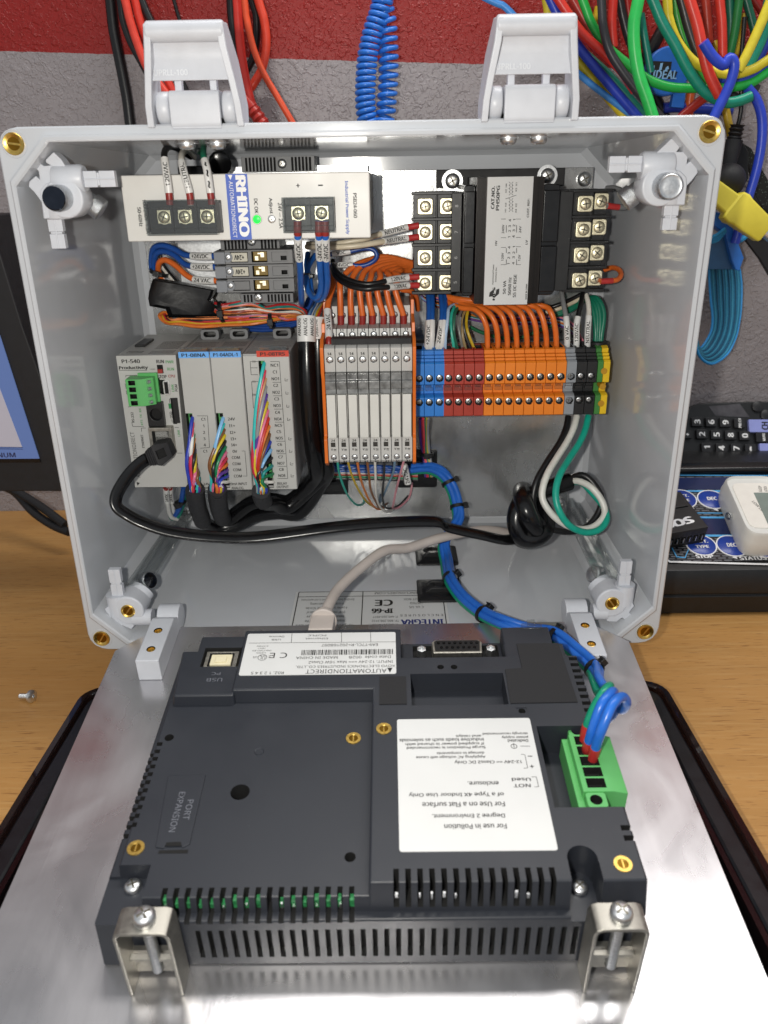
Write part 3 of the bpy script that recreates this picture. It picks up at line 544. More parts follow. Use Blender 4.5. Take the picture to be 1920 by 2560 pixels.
for q in ((40.6, 116.5, 226, 236), (44, 113, 163, 170)): obj('mount_plate', B().box(q[0], q[1], 133.5, PY-.2, q[2], q[3]), black_mt, xf, bev=.4)
screw('mounting_screw', (at('F', 350, 140, 130).x, 130, at('F', 350, 140, 130).z), (0, -1, 0), 4.4, xf, zinc, 2.6, ring=6.2)
q = at('F', 985, 105, 130); screw('mounting_screw', (q.x, 130, q.z), (0, -1, 0), 4.2, xf, zinc, 2.6, ring=6.0)
for sd, x0, x1, c0 in (('l', 25.8, 52.3, 'left'), ('r', 104.7, 133, 'right')):
    b = B().rrect(x0, x1, 94.5, 118, 171, 224.8, 2.5, 'y')
    for z in (224.2, 210.8, 197.3, 183.8, 171.2): b.box(x0-(1.2 if sd == 'l' else -6), x1+(1.8 if sd == 'r' else -5), 90, 94.6, z-.8, z+.8)
    b.box(*((38.0, 39.0) if sd == 'l' else (124.5, 125.2)), 91, 94.6, 171.6, 224.4)
    if sd == 'l': b.box(46.6, 52.2, 89, 94.6, 171.6, 224.2)
    else: b.box(105, 112.5, 87, 94.6, 171.6, 224.2)
    tb = obj('terminal_board', b, black_pl, xf, bev=.35)
    if sd == 'l':
        bt = B()
        for s_, z in zip('8765', (217.5, 204, 190.4, 177)): T(bt, s_, (49.3, 88.95, z), *RI, 1.7)
        obj('embossed_number', bt, psu_side, tb)
    for r_, z in enumerate((217.4, 204, 190.3, 176.5)):
        for x in ((32.2, 44.6) if sd == 'l' else (120.5, 129)):
            zz = z+(0 if sd == 'l' or x < 125 else 1.2)
            obj('saddle_clamp', B().rrect(x-4.3, x+4.3, 92.2, 94.4, zz-4.3, zz+4.3, 1.2, 'y', 3), nickel, tb, bev=.5); screw('terminal_screw', (x, 92.2, zz), (0, -1, 0), 3.2, tb, nickel, 1.5, rot=R.random()*3)
# ================================================================ three fuse holders
fpos = [('top fuse holder of the three, carrying a white +24V tag', 196.0), ('middle fuse holder of the three, carrying a white +24V tag', 188.2), ('lowest fuse holder of the three, with a blank grey tag seat', 180.4)]
for i, (lb, z) in enumerate(fpos):
    t = thing('fuse_holder', lb, 'fuse holder', (-65, 110, z-7.2), 'grey fuse holders on the rail'); z0 = z-7.4
    cu = B().box(-77.5, -67.8, 90, 92.2, z0+1, z-.9).box(-65.6, -56.9, 90, 97, z0+.9, z-.7).box(-49.3, -46, 90, 96, z0+1.8, z-3.4); cu.m = 1; cu.box(-54.3, -45.4, 90, 91.6, z0+1.2, z-1.2)
    obj('holder_body', B().prism([(-87, z0), (-42.5, z0), (-42.5, z), (-80.5, z), (-80.5, z-.5), (-87, z-.5)], 'y', 91, 128), fuse_g, t, bev=.3, cut=cu)
    obj('wire_clamp', B().box(-86.7, -80.6, 89.4, 91.2, z0+.3, z-.7), grey_t, t, bev=.3)
    obj('pivot', B().lathe([(2.7, 0), (2.7, -.8), (1.6, -.8), (1.6, 0)], (-79, 91, z-3.6), (0, 1, 0), 20, False, False), grey_t, t); screw('pivot_screw', (-79, 91.2, z-3.6), (0, -1, 0), 1.5, t, zinc, .5, cross=False)
    if i < 2:
        lpl = obj('tag_plate', B().box(-77.2, -68, 90.6, 91.6, z0+1.3, z-1.2), M('cream_tag', 'cfccbd', .45), t, bev=.3); bt = B(); T(bt, '+24V', (-72.6, 90.58, z-3.7), (-1, 0, 0), (0, 0, -1), 2.6, 5.4, .03); bt2 = bt; obj('lettering', bt, ink, lpl)
    else: obj('tag_seat', B().box(-77.2, -68, 91.2, 92, z0+1.3, z-1.2), fuse_g, t, bev=.3)
    fz = obj('blade_fuse', B().box(-65.2, -57.4, 93.6, 96.6, z0+1.2, z-1), M('amber_fuse_%d' % i, 'a2853a', .25, trans=.25, coat=.4), t, bev=.3)
    obj('fuse_blade', B().box(-64, -62.2, 92.6, 93.8, z0+1.8, z-3.4).box(-60.8, -58.9, 92.8, 93.8, z0+3.4, z-1.4).box(-62.4, -60.6, 93, 93.8, z-2.4, z-1.6), nickel, fz)
# ================================================================ controller: CPU and three modules
def module(name, lb, x0, x1, z0, z1, Y, grp=None):
    t = thing(name, lb, 'control module', ((x0+x1)/2, 95, z0), grp); return t
cpu = module('controller_module', 'leftmost control module with green plug, network socket and brand lettering', 0, 0, 0, 0, 0)
cpu.location = V((-124, 95, 65.5))*S; WL[cpu] = V((-124, 95, 65.5))
def vents(b, x0, x1, zt, rows):               # slots in the top of a module
    for y in rows: b.box(x0, x1, y-.55, y+.55, zt-1.6, zt+1)
cu = B(); vents(cu, -137, -128, 143.6, (70, 73.5)); vents(cu, -124, -110, 143.6, (68, 71, 74, 80, 83, 86, 89, 92, 95, 98, 101))
cu.box(-123.4, -117.8, 60, 66, 122, 131).box(-117.9, -114.9, 60, 64.5, 121.6, 129.8).box(-113.2, -110.9, 60, 63.4, 104, 119.3)
obj('module_case', B().prism([(-140.5, 65.5), (-109.2, 65.3), (-107.3, 143.6), (-140.5, 143.6)], 'y', 62, 126), plc_m, cpu, bev=.5, cut=cu)
a, c_ = at('G', 290, 180, 118), at('G', 330, 170, 118)
obj('top_latch', B().box(-137, -131, 86, 106, 143.4, 145), black_pl, cpu, bev=.4)
YF = 62.0
def gt(b, s, u, v, h, w_=None, ax=UP, bld=.012): Y = YF; q = at('G', u, v, Y); T(b, s, (q.x, Y, q.z), *ax, h, w_, bld)
def gl(b, pts): line(b, 'G', pts, YF, .25)
bt = B(); gt(bt, 'P1-540', 150, 393, 2.1, 10, bld=.02); gt(bt, 'Productivity', 172, 446, 2.2, 16, bld=.03); gt(bt, '1000', 322, 456, .8, 3, bld=0); gt(bt, 'RUN', 384, 395, 1.9, 4.1, bld=.02); gt(bt, 'STOP', 400, 516, 1.9, 4.9, bld=.02); gt(bt, 'USB', 383, 605, 1.4, 3.6, RI); gt(bt, 'PGM', 513, 605, 1.4, 3.9, RI); gt(bt, 'µSD', 472, 820, 1.4, 3.6, RI); gt(bt, 'RS-232', 165, 840, 1.4, 6, RI); gt(bt, 'AUTOMATIONDIRECT', 186, 1140, 2.3, 28, RI, 0); gt(bt, 'ETHERNET', 245, 1030, 1.3, 8, RI); gt(bt, 'RS-485', 118, 612, 1.2, 6, RI)
for pts in ([(200, 505), (110, 507), (111, 520)], [(57, 432), (57, 464), (280, 464)], [(150, 755), (128, 757)], [(158, 880), (165, 912), (255, 914)], [(388, 560), (388, 548), (412, 548)], [(388, 645), (390, 655), (415, 655)], [(460, 725), (458, 694), (480, 694)], [(478, 855), (480, 878), (500, 878)], [(236, 955), (235, 925), (270, 925)], [(500, 920), (535, 922)], [(520, 1125), (560, 1125)]): gl(bt, pts)
bt.prism([(p.x, p.z) for p in (at('G', u, v, YF) for u, v in ((195, 1355), (222, 1362), (205, 1385)))], 'y', YF-.14, YF-.12)
obj('lettering', bt, ink, cpu)
bt = B(); gt(bt, 'PWR', 460, 398, 1.6, 4.3); gt(bt, 'RUN', 468, 455, 1.6, 3.7); gt(bt, 'LINK', 485, 605, 1.4, 4.2, RI); gt(bt, 'LINK', 533, 965, 1.3, 4, RI); gt(bt, 'RTS  TX  RX', 232, 835, 1.2, 10, RI); obj('lettering', bt, ink_gr, cpu)
bt = B(); gt(bt, 'CPU', 476, 511, 1.6, 3.6); obj('lettering', bt, ferr, cpu)
q = at('G', 385, 455, YF); obj('mode_switch', B().box(q.x-1.4, q.x+1.4, 60.5, 62.2, q.z-2.2, q.z+.1), ferr, cpu, bev=.3); obj('switch_slot', B().box(q.x-1.6, q.x+1.6, 61.7, 62.1, q.z-2.4, q.z+2.4), hole, cpu)
q = at('G', 437, 602, YF); obj('usb_socket', B().rrect(q.x-1.9, q.x+1.9, 61.2, 63, q.z-4.2, q.z+4.2, 1.2, 'y', 3), zinc, cpu, bev=.2); obj('socket_cavity', B().box(q.x-1, q.x+1, 61.0, 61.3, q.z-3.3, q.z+3.3), hole, cpu)
q = at('G', 513, 785, YF); obj('card_slot', B().box(q.x-1.5, q.x+1.5, 61.6, 62.4, q.z-7.4, q.z+7.4), black_pl, cpu); q = at('G', 462, 750, YF); obj('card_light', B().box(q.x-.7, q.x+.7, 61.8, 62.2, q.z-1.5, q.z+1.5), M('dark_green_lens', '2f7d4a', .3), cpu)
# green pluggable terminal on the CPU
gp = thing('terminal_plug', 'small four way green plug in the left of the leftmost control module', 'plug', (-128, 55, 113), 'green terminal plugs')
x0, x1 = -133.8, -119.5; zt = at('G', 120, 540, 53).z+.2; zb = at('G', 150, 752, 53).z
p4 = (zt-zb)/4; cu = B()
for i in range(4): cu.box(x0+1.2, x0+4.8, 48, 57, zt-(i+.85)*p4, zt-(i+.2)*p4)
obj('plug_body', B().prism([(x0-.4, 62), (x0-.4, 52), (x0+7.5, 51), (x0+12, 53), (x1, 55), (x1, 62)], 'z', zb, zt) if False else B().raw([], []).prism([(-134.2, 61.9), (-134.2, 52.5), (-125.8, 52.5), (-119.8, 56.5), (-119.8, 61.9)], 'z', zb, zt), green_pl, gp, bev=.35, cut=cu)
for i in range(4): obj('clamp_screw', B().cyl((-121.6, 55, zt-(i+.5)*p4), (-122.6, 53.6, zt-(i+.5)*p4), 1.1, 12), zinc, gp)
obj('plug_base', B().box(-129.5, -118.5, 60.4, 62.5, zb-.4, zt+1.6), green_pl, cpu, bev=.3)
# power socket and network socket
a, c_ = at('G', 265, 725, 58), at('G', 420, 915, 58)
cu = B().cyl(((a.x+c_.x)/2+.5, 57, (a.z+c_.z)/2), ((a.x+c_.x)/2+.5, 61.6, (a.z+c_.z)/2), 3.4, 20); obj('power_socket', B().box(a.x, c_.x, 58, 62.6, c_.z, a.z), black_pl, cpu, bev=.4, cut=cu)
a, c_ = at('G', 285, 925, 57), at('G', 490, 1060, 57)
cu = B().box(a.x+2, c_.x-2, 56, 62, c_.z-.5, a.z-2.2); obj('network_socket', B().box(a.x, c_.x, 57, 62.5, c_.z-4, a.z), bracket_steel, cpu, bev=.3, cut=cu)
def iomod(lb, x0, x1, hdr, s1, op, tabx):
    t = module('io_module', lb, 0, 0, 0, 0, 0, 'control modules beside the controller'); t.location = V(((x0+x1)/2, 95, 63))*S; WL[t] = V(((x0+x1)/2, 95, 63))
    cu = B(); vents(cu, x0+1.5, x1-1.5, 143.5, (68, 71, 74, 77, 86, 89, 92, 95, 98, 110, 113)); vents(cu, x0+.5, x0+4, 143.5, (80, 83)); cu.box(op[0], op[1], 60, 72, op[2], op[3])
    obj('module_case', B().box(x0, x1, 62.4, 126, 62.9, 143.5), plc_side, t, bev=.4, cut=cu)
    cu = B().box(op[0], op[1], 58, 66, op[2]-1, op[3]); obj('door', B().box(x0+.2, x1-.25, 61.4, 63, 63.2, 142.6), plc_m, t, bev=.3, cut=cu)
    h = obj('header_label', B().box(tabx[0], tabx[1], 61.0, 61.6, 142.0, 145.4), hdr, t); bt = B(); T(bt, s1, ((tabx[0]+tabx[1])/2, 61, 143.6), *UP, 1.9, min(13.5, (tabx[1]-tabx[0])*.78), .02); obj('lettering', bt, ink, h)
    m_ = (tabx[0]+tabx[1])/2; obj('clear_tab', B().box(tabx[0]+1, tabx[1]-1, 61.2, 66, 145.4, 146.2).box(tabx[0]+1, tabx[1]-1, 60.8, 61.4, 145.4, 148).box(m_-5, m_+5, 60.4, 61, 146.2, 148.4), clear, t, bev=.2)
    cu = B().rrect(m_-3.6, m_+3.6, 100, 122, 145.2, 148.2, 1.3, 'y'); obj('rail_clip', B().rrect(m_-5.6, m_+5.6, 106, 112, 143.4, 149.6, 1.8, 'y'), fuse_g, t, bev=.4, cut=cu)
    gb = obj('terminal_block', B().box(op[0]+.3, op[1]-.1, 67, 72, op[2]+.3, op[3]-.3), green_pl, t, bev=.2)
    n_ = int((op[3]-op[2])/3.6)
    for i in range(n_): obj('terminal_slot', B().box(op[1]-3, op[1]-.7, 66.8, 67.2, op[2]+1.2+i*3.6, op[2]+3.2+i*3.6), hole, gb)
    return t
def opn(k, u0, u1, v0, v1): a, c_ = at('G', u0, v0, 62), at('G', u1, v1, 62); return (a.x, c_.x, c_.z, a.z)
m1 = iomod('narrow control module with a blue header, next to the controller on its left', -105.7, -88.4, hdr_blue, 'P1-08NA', opn(0, 585, 705, 808, 1390), (-105.5, -88.6))
m2 = iomod('narrow control module with a blue header, next to the wider red headed module', -88.2, -70.7, hdr_blue, 'P1-04ADL-1', opn(0, 828, 940, 806, 1385), (-88.0, -70.9))
m3 = iomod('wide control module with a red header and relay output lettering', -70.3, -44.2, hdr_red, 'P1-08TRS', opn(0, 1170, 1290, 388, 1385), (-62.2, -44.4))
YF = 61.4; bt = B()
for s_, v in (('C1', 855), ('1', 908), ('2', 960), ('3', 1010), ('4', 1060), ('C1', 1110)): gt(bt, s_, 728+(v-855)*.06, v, 1.7)
gl(bt, [(678, 828), (762, 828), (778, 1080), (705, 1086)]); gt(bt, '0-24V', 742, 1372, 1.6, 5.5); gt(bt, 'INPUT', 755, 1406, 1.6, 5.5); obj('lettering', bt, ink, m1)
bt = B()
for s_, v in zip(('24V', 'I1+', 'I2+', 'I3+', 'I4+', '0V', 'COM', 'COM', 'COM', 'COM'), (853, 907, 960, 1011, 1060, 1111, 1160, 1210, 1258, 1308)): gt(bt, s_, 952+(v-853)*.11+(0 if s_ != 'COM' else 2), v, 1.7, 4.6 if s_ == 'COM' else None)
gl(bt, [(1035, 1108), (1060, 1108), (1077, 1308), (1045, 1308)]); gt(bt, '0-20mA INPUT', 995, 1370, 1.6, 12.2); gt(bt, 'ANALOG', 1000, 1403, 1.6, 7); obj('lettering', bt, ink, m2)
bt = B()
for s_, v in zip(('NC1', 'C1', 'NO1', 'C2', 'NO2', 'C3', 'NO3', 'C4', 'NO4', 'NC5', 'C5', 'NO5', 'C6', 'NO6', 'C7', 'NO7', 'C8', 'NO8'), (424, 478, 532, 585, 640, 693, 746, 800, 853, 904, 954, 1005, 1056, 1108, 1156, 1206, 1255, 1304)): gt(bt, s_, 1295+(v-424)*.068, v, 1.7, 4.0 if len(s_) > 2 else None)
gl(bt, [(1262, 395), (1335, 395), (1402, 1327), (1320, 1327)])
for v in (560, 668, 774, 878, 1030, 1130, 1230): gl(bt, [(1270+(v-400)*.062, v), (1345+(v-560)*.07, v)])
gt(bt, 'RELAY', 1358, 1367, 1.6, 5.6); gt(bt, 'OUTPUT', 1362, 1394, 1.6, 7)
for v in (395, 555, 660): gl(bt, [(1165, v), (1102+(v-395)*.07, v), (1110+(v-395)*.07, v+105), (1165, v+105)]); gl(bt, [(1125, v-10), (1125, v+10)]); gl(bt, [(1140, v-10), (1140, v+10)])
gl(bt, [(1104, 445), (1160, 445)])
for v in (540, 645, 750, 855, 1010, 1110, 1210, 1305): gl(bt, [(1380+(v-540)*.063, v-12), (1380+(v-540)*.063, v+10), (1400+(v-540)*.063, v+10)]); gl(bt, [(1390+(v-540)*.063, v), (1404+(v-540)*.063, v)])
obj('lettering', bt, ink, m3)
# ================================================================ eight slim relays
RX0, RP = -24.4, 6.03
sock = [(56, 81.4), (54.6, 83), (54.6, 96.6), (57.5, 97.2), (57.5, 121.8), (54.4, 122.4), (54.4, 123.2), (57, 123.4), (57, 133.6), (56, 134.2), (54.6, 147.3), (57, 148.6), (72, 147.6), (72, 148.4), (73.5, 154.6), (90, 154.6), (90, 155), (91.5, 164.4), (128, 164.6), (128, 81.4)]
def relay(i):
    x0, x1 = RX0+i*RP+.14, RX0+(i+1)*RP-.14; m = (x0+x1)/2; od = ('first', 'second', 'third', 'fourth', 'fifth', 'sixth', 'seventh', 'eighth')
    t = thing('relay_module', 'slim white relay between the orange end plates, %s from the left' % od[i], 'relay', (m, 95, 81.4), 'slim relays in the row'); cu = B()
    for y, z, r in ((54, 84.9, 1.45), (54.6, 141.0, 1.7), (72, 151.2, 1.6), (90, 159.2, 1.5)): cu.cyl((m, y-2, z), (m, y+2.2, z), r+.12, 16)
    cu.box(m-1.2, m+1.2, 53, 55.6, 91.4, 93.6)
    obj('socket_body', B().prism(sock, 'x', x0, x1), relay_g, t, bev=.2, cut=cu, seg=1)
    obj('relay', B().box(x0+.35, x1-.55, 52.4, 60, 97.2, 122), relay_w, t, bev=.3)
    obj('retaining_clip', B().prism([(53.4, 122.3), (53.8, 125), (52.4, 125.4), (52.4, 129.4), (53.8, 130.2), (53.4, 133.6), (58, 133.9), (58, 122.1)], 'x', x0+.05, x1-.05), clip_g, t, bev=.2)
    for y, z, r in ((54.7, 84.9, 1.45), (55.4, 141, 1.7), (73, 151.2, 1.6), (91, 159.2, 1.5)): screw('terminal_screw', (m, y+.4, z), (0, -1, 0), r, t, zinc, .7, cross=False, rot=R.random()*3, n=14)
    obj('lamp_window', B().box(m-1.1, m+1.1, 54.9, 55.4, 91.5, 93.5), M('dark_window', '3c3b39', .2) if i == 0 else bpy.data.materials['dark_window'], t)
    bt = B(); T(bt, '24', (m, 54.6, 95), *UP, 1.3, 2.2); T(bt, 'V', (m-.8, 54.6, 89.7), *UP, 1.2); T(bt, '~', (m+.9, 54.6, 89.7), *UP, .5, 1.3, .03); T(bt, '_', (m+.9, 54.6, 89.0), *UP, .18, 1.3); T(bt, 'A1', (m+.3, 54.6, 82.3), *UP, 1.15, 2); T(bt, '14', (m, 54.75, 144.4), *UP, 1.5, 2.1); T(bt, '11', (m, 72.6, 154), *UP, 1.2, 1.9)
    obj('lettering', bt, ink, t)
for i in range(8): relay(i)
orange = plast('e0762a'); op_m = M('orange_plastic', 'dc6f22', .4, var=.04, ns=80)
for x0, x1, lb in ((-26.4, -24.5, 'orange end plate on the left of the white relays'), (23.95, 25.8, 'orange end plate between the white relays and the blue terminals')):
    pr = [(58, 79), (53, 82), (53, 96), (55.4, 98), (55.4, 130), (52.6, 134), (52.6, 148), (58, 152), (70, 153), (71, 158), (88, 160), (89, 168), (128, 169), (128, 79)]
    tag(obj('end_plate', B().prism(pr, 'x', x0, x1), op_m, bev=.3), lb, 'end plate', 'orange end plates')
jb = B()
for i in range(40): x = -20+i*1.08; jb.box(x, x+.75, 57.4, 58.6, 148.9, 151.6)
jb.box(-20.4, 23.3, 58.2, 66, 148.65, 151.8); jt = thing('jumper_comb', 'black ribbed jumper comb lying across the row of white relays', 'jumper bar', (2, 62, 148.6)); obj('comb', jb, black_mt, jt)
# ================================================================ rail terminals
term = [(100, 98.5), (88, 98.6), (87, 99.2), (87, 110.4), (88.5, 111.4), (93.5, 111.7), (93.5, 117.4), (88.3, 118), (87, 118.6), (87, 130.6), (88, 131.6), (90, 131.8), (90, 133.2), (92, 133.4), (92, 134.8), (94, 135), (94, 137.2), (97, 138.2), (112, 138.2), (112, 134), (128, 134), (128, 102), (112, 101), (112, 98.5)]
tspec = [('blue', '2e7fd6', 3), ('dark red', 'a83a2c', 4), ('orange', 'e8801f', 8), ('grey', '8b9096', 1), ('black', '1d1e20', 2)]
k = 0; ordn = ('first', 'second', 'third', 'fourth', 'fifth', 'sixth', 'seventh', 'eighth')
for cn, hc, n_ in tspec:
    tm = M(cn.replace(' ', '_')+'_terminal_plastic', hc, .4, var=.04, ns=80); base = None
    for j in range(n_):
        x0 = 25.95+6.03*k+(.0 if k < 3 else -.6); x1 = x0+5.85; m = (x0+x1)/2; k += 1
        pos = '' if n_ == 1 else (', %s of the %s from the left' % (ordn[j], {2: 'two', 3: 'three', 4: 'four', 8: 'eight'}[n_]))
        lb = '%s rail terminal with two screws%s' % (cn, pos) if n_ > 1 else 'single grey rail terminal between the orange and the black ones'
        if base is None:
            base = thing('rail_terminal', lb, 'terminal block', (m, 100, 98.5), 'rail terminals beside the relays'); bx = m
            cu = B().cyl((m, 86, 122.2), (m, 90.5, 122.2), 2.05, 18).cyl((m, 86, 107.6), (m, 90.5, 107.6), 2.05, 18).box(x0+.9, x1-.9, 96, 106, 136.5, 140)
            obj('terminal_body', B().prism(term, 'x', x0, x1), tm, base, bev=.22, seg=1, cut=cu)
            for z in (122.2, 107.6): screw('terminal_screw', (m, 89.6, z), (0, -1, 0), 1.9, base, zinc if cn != 'grey' else grey_t, .8, cross=cn != 'black', rot=R.random()*3, n=16)
            obj('marker_strip', B().box(x0+.6, x1-.6, 91.6, 93.6, 113.6, 115.6).box(x0+.6, x1-1.6, 90.6, 92.6, 116, 117.2), clear if cn in ('blue', 'dark red', 'orange') else tm, base, bev=.2)
        else: dup(base, (m-bx, 0, 0), lb)
ge = thing('earth_terminal', 'green and yellow earth terminal at the right end of the terminal row', 'terminal block', (137, 100, 98.5))
x0 = 25.95+6.03*18-.6
obj('green_half', B().prism(term, 'x', x0+.1, x0+3.4), M('green_terminal_plastic', '3f7f3a', .4), ge, bev=.25, seg=1); obj('yellow_half', B().prism(term, 'x', x0+3.5, x0+7.4), M('yellow_terminal_plastic', 'e3bb1e', .4), ge, bev=.25, seg=1)
ym = M('ochre_screw_well', 'b58514', .5)
for z in (125.2, 116, 105.6): obj('screw_well', B().cyl((x0+3.9, 86.7, z), (x0+3.9, 93, z), 1.9, 20), ym, ge)
# rails
for lb, x0, x1, z in (('steel mounting rail carrying the relays and terminals', -30, 134, 117), ('steel mounting rail behind the fuse holders', -118, -30, 186), ('steel mounting rail behind the power supply', -100, 0, 222)):
    tag(obj('mounting_rail', B().box(x0, x1, 131, 132, z-17.5, z-12.5).box(x0, x1, 131, 132, z+12.5, z+17.5).box(x0, x1, 131, PY-.1, z-12.5, z-11.6).box(x0, x1, 131, PY-.1, z+11.6, z+12.5).box(x0, x1, PY-1, PY-.1, z-11.6, z+11.6), zinc), lb, 'mounting rail', 'mounting rails')
# ================================================================ swing panel: plate, hinge arms
TT = .128
PF = Fr((0, 0, 4), (1, 0, 0), (0, 1, TT), (0, -TT, 1))
def ploc(p): d = V(p)-PF.o; return V((d.dot(PF.x), d.dot(PF.y), d.dot(PF.z)))
def ath(k, u, v, h):                          # window pixel on the plane h mm above the plate -> plate coordinates
    d = ray(k, u, v); o = PF.o+PF.z*h; return ploc(V(CP)+d*((o-V(CP)).dot(PF.z)/d.dot(PF.z)))
pl = thing('swing_panel', 'bare brushed aluminium plate hinged down in front of the grey box', 'panel', (0, -110, -14))
obj('plate', B(PF).prism([(-118, 3.6), (118, 4.2), (137.2, -13), (137.4, -236), (-137.4, -236), (-137.4, -16)], 'z', -2, 0), plate_m, pl, bev=.25)
for sx, x0 in ((-1, -118.3), (1, 106)):
    cu = B(PF); x1 = x0+11.9
    for v in (-15.5, -30.5): cu.cyl((x0+5.9, v, 5), (x0+5.9, v, 15), 2.3, 20)
    kn = ploc((x0, 7, 9.1)); b = B(PF).prism([(-4.5, .05), (-4.5, 6), (0, 13.2), (-4.5, 13.2), (-39.5, 13.2), (-39.5, .05)] if False else [(1, .05), (1, 9), (-5, 12.9), (-39.5, 12.9), (-39.5, .05)], 'x', x0, x1)
    b.cyl((x0, kn.y, kn.z), (x1, kn.y, kn.z), 7.3, 28)
    ar = obj('hinge_arm', b, latch_grey, pl, cut=cu, pre=.6, ang=40)
    for v in (-15.5, -30.5):
        o_ = PF((x0+5.9, v, 9.5)); q = B(PF).lathe([(2.3, 0), (1.6, .2), (1.4, -.5), (.01, -.6)], (x0+5.9, v, 12.4), (0, 0, 1), 18, False, False); obj('brass_insert', q, brass, ar)
# ================================================================ operator panel seen from behind
hm = thing('operator_panel', 'dark grey rear of a touch screen panel mounted in the aluminium plate', 'touch panel', PF((2, -115, 0)))
W1, W2 = 31.0, 37.0
b = B(PF)
b.loops([[(-91.7, -186, .05), (92.2, -186, .05), (92.2, -46, .05), (-91.7, -46, .05)], [(-90.5, -185.8, 24.6), (93, -185.4, 24.6), (93, -47, 24.6), (-90.5, -47, 24.6)]])
b.loops([[(-86.5, -183.6, 20), (4, -183.6, 20), (4, -86, 20), (-88, -86, 20)], [(-85.6, -181.2, W1), (4, -181.2, W1), (4, -86, W1), (-87, -86, W1)]])
b.loops([[(1.5, -183.4, 21), (95.4, -183.4, 21), (95.4, -100.5, 21), (1.5, -100.5, 21)], [(2, -180.5, W2), (94.4, -180.5, W2), (94.4, -101, W2), (2, -101, W2)]])
b.box(2, 94.2, -102, -67.2, 20, W2)
b.box(62, 89.5, -69, -58.6, 20, W2-.05).box(62.4, 85, -60, -46.4, 20, W2-.02)
b.box(14.4, 63, -70, -46.8, 20, 28)
b.loops([[(-61, -91, 20), (6, -91, 20), (6, -46.2, 20), (-61, -46.2, 20)], [(-59, -87.5, W2+.05), (15, -87.5, W2+.05), (15, -46.6, W2+.05), (-59, -46.6, W2+.05)]])
b.loops([[(-86.5, -92.5, 20), (-57, -92.5, 20), (-57, -60, 20), (-88.5, -60, 20)], [(-84, -89.6, W2-1), (-58, -89.6, W2-1), (-58, -60, W2-1), (-86.4, -60, W2-1)]])
b.box(-79.5, -58, -62, -49.5, 20, W2-1.05)
c = B(PF); c.m = 1                             # index 1: cut faces keep the case colour, 0: dark inside
c.box(-95, -74.5, -190, -168.6, 23.4, 40)                                  # corner step with screw
c.box(68.9, 100, -151, -110.8, 21.5, 40)                                   # bay of the green plug
c.rrect(69.3, 79.8, -190, -170.5, 22.5, 40, 3.5, 'z'); c.cyl((74.5, -172.2, 22.5), (74.5, -172.2, 40), 5.2, 24)
c.box(18.6, 59.4, -98.2, -78.6, 26.5, 40)                                  # empty pocket
c.box(62.0, 66.6, -103.4, -100.2, W2-.3, 40)
c.m = 0
for i in range(33): x = -57.1+i*3.99; c.box(x, x+1.75, -190, -182.4, 4.5, 19.6)
for i in range(17): x = -68.1+i*3.95; c.box(x, x+1.8, -186, -177.6, 23.2, 40)
for i in range(14): x = 10.1+i*4.02; c.box(x, x+1.9, -186, -175.4, 26.5, 45)
for i in range(11): v = -112.5-i*3.93; c.box(-95, -84.0, v-1.0, v+1.0, 20, 40)
for i in range(10): v = -65.8-i*4.02; c.box(90.2, 99, v-1.05, v+1.05, 20, 45)
for v in (-160, -164.2): c.box(90.6, 99, v-1.1, v+1.1, 20, 45)
for x, v, r, h in ((-82, -109, 1.9, 26), (-48.2, -137.4, 3.7, 20), (-5, -166.3, 2.0, 26), (64.4, -101.9, 1.5, 33), (32.2, -74.3, 1.5, 33), (38.2, -74.4, 1.5, 33)): c.cyl((x, v, h), (x, v, 45), r, 22)
c.box(-76.2, -58.6, -71.2, -58, 28, 45)                                     # USB port well
c.box(20.5, 61, -59.2, -49, 25.5, 40)
case = obj('rear_case', b, [hmi_m], hm, cut=c, pre=.9, ang=50)
c = B(PF).lathe([(2, 0), (1.9, .2), (1.2, -.2), (.01, -.3)], (-43.6, -117.2, W1), (0, 0, 1), 20, False, False); obj('moulding_dimple', c, hmi_m, case)
obj('bezel', B(PF).rrect(-100, 102, -192, -40, -7, -2.1, 4, 'z'), black_mt, hm, bev=1)
def ps_(x, v, h): return PF((x, v, h))
for x, v, h in ((-81, -172, 23.4), (74.6, -173.5, 22.6), (-48.2, -138.2, 20.2)): screw('case_screw', ps_(x, v, h), PF.z, 3.0 if h > 21 else 2.0, hm, zinc, 2.2, rot=R.random())
for x, v, h in ((-5.7, -110.6, W1), (-81.6, -161.8, W1), (6.9, -111.4, W2), (87.6, -174.5, W2)):
    b = B(PF).lathe([(3.1, 0), (3.1, .35), (1.9, .35), (1.7, .1)], (x, v, h), (0, 0, 1), 22, False, False); b.m = 1; b.lathe([(1.75, .2), (1.7, .05)], (x, v, h), (0, 0, 1), 22, False, True); b.m = 0
    b.box(x-.25, x+.25, v-1.6, v+1.6, h+.1, h+.3) if True else 0; obj('brass_insert', b, [brass, M('brass_shade', '7a5a1e', .4, 1) if 'brass_shade' not in bpy.data.materials else bpy.data.materials['brass_shade']], hm, ang=45)
gb = B(PF)
for i in range(17):
    x = -68.1+i*3.95
    if R.random() < .85: gb.box(x+.1, x+1.2+R.random()*.5, -180.4, -178, 24, 25.5+R.random()*2.5)
tag(obj('circuit_board', gb, M('green_circuit_board', '2c7a48', .4, var=.6, ns=900), hm), kind='stuff'); gb = B(PF)
for i in range(31):
    if R.random() < .3: continue
    x = (-68.1+i*3.95) if i < 17 else 10.1+(i-17)*4.02; gb.box(x+.5, x+.9+R.random()*.6, -180.9, -180.2, (24 if i < 17 else 28)+R.random()*1.5, (25 if i < 17 else 30)+R.random()*2)
tag(obj('circuit_parts', gb, zinc, hm), kind='stuff')
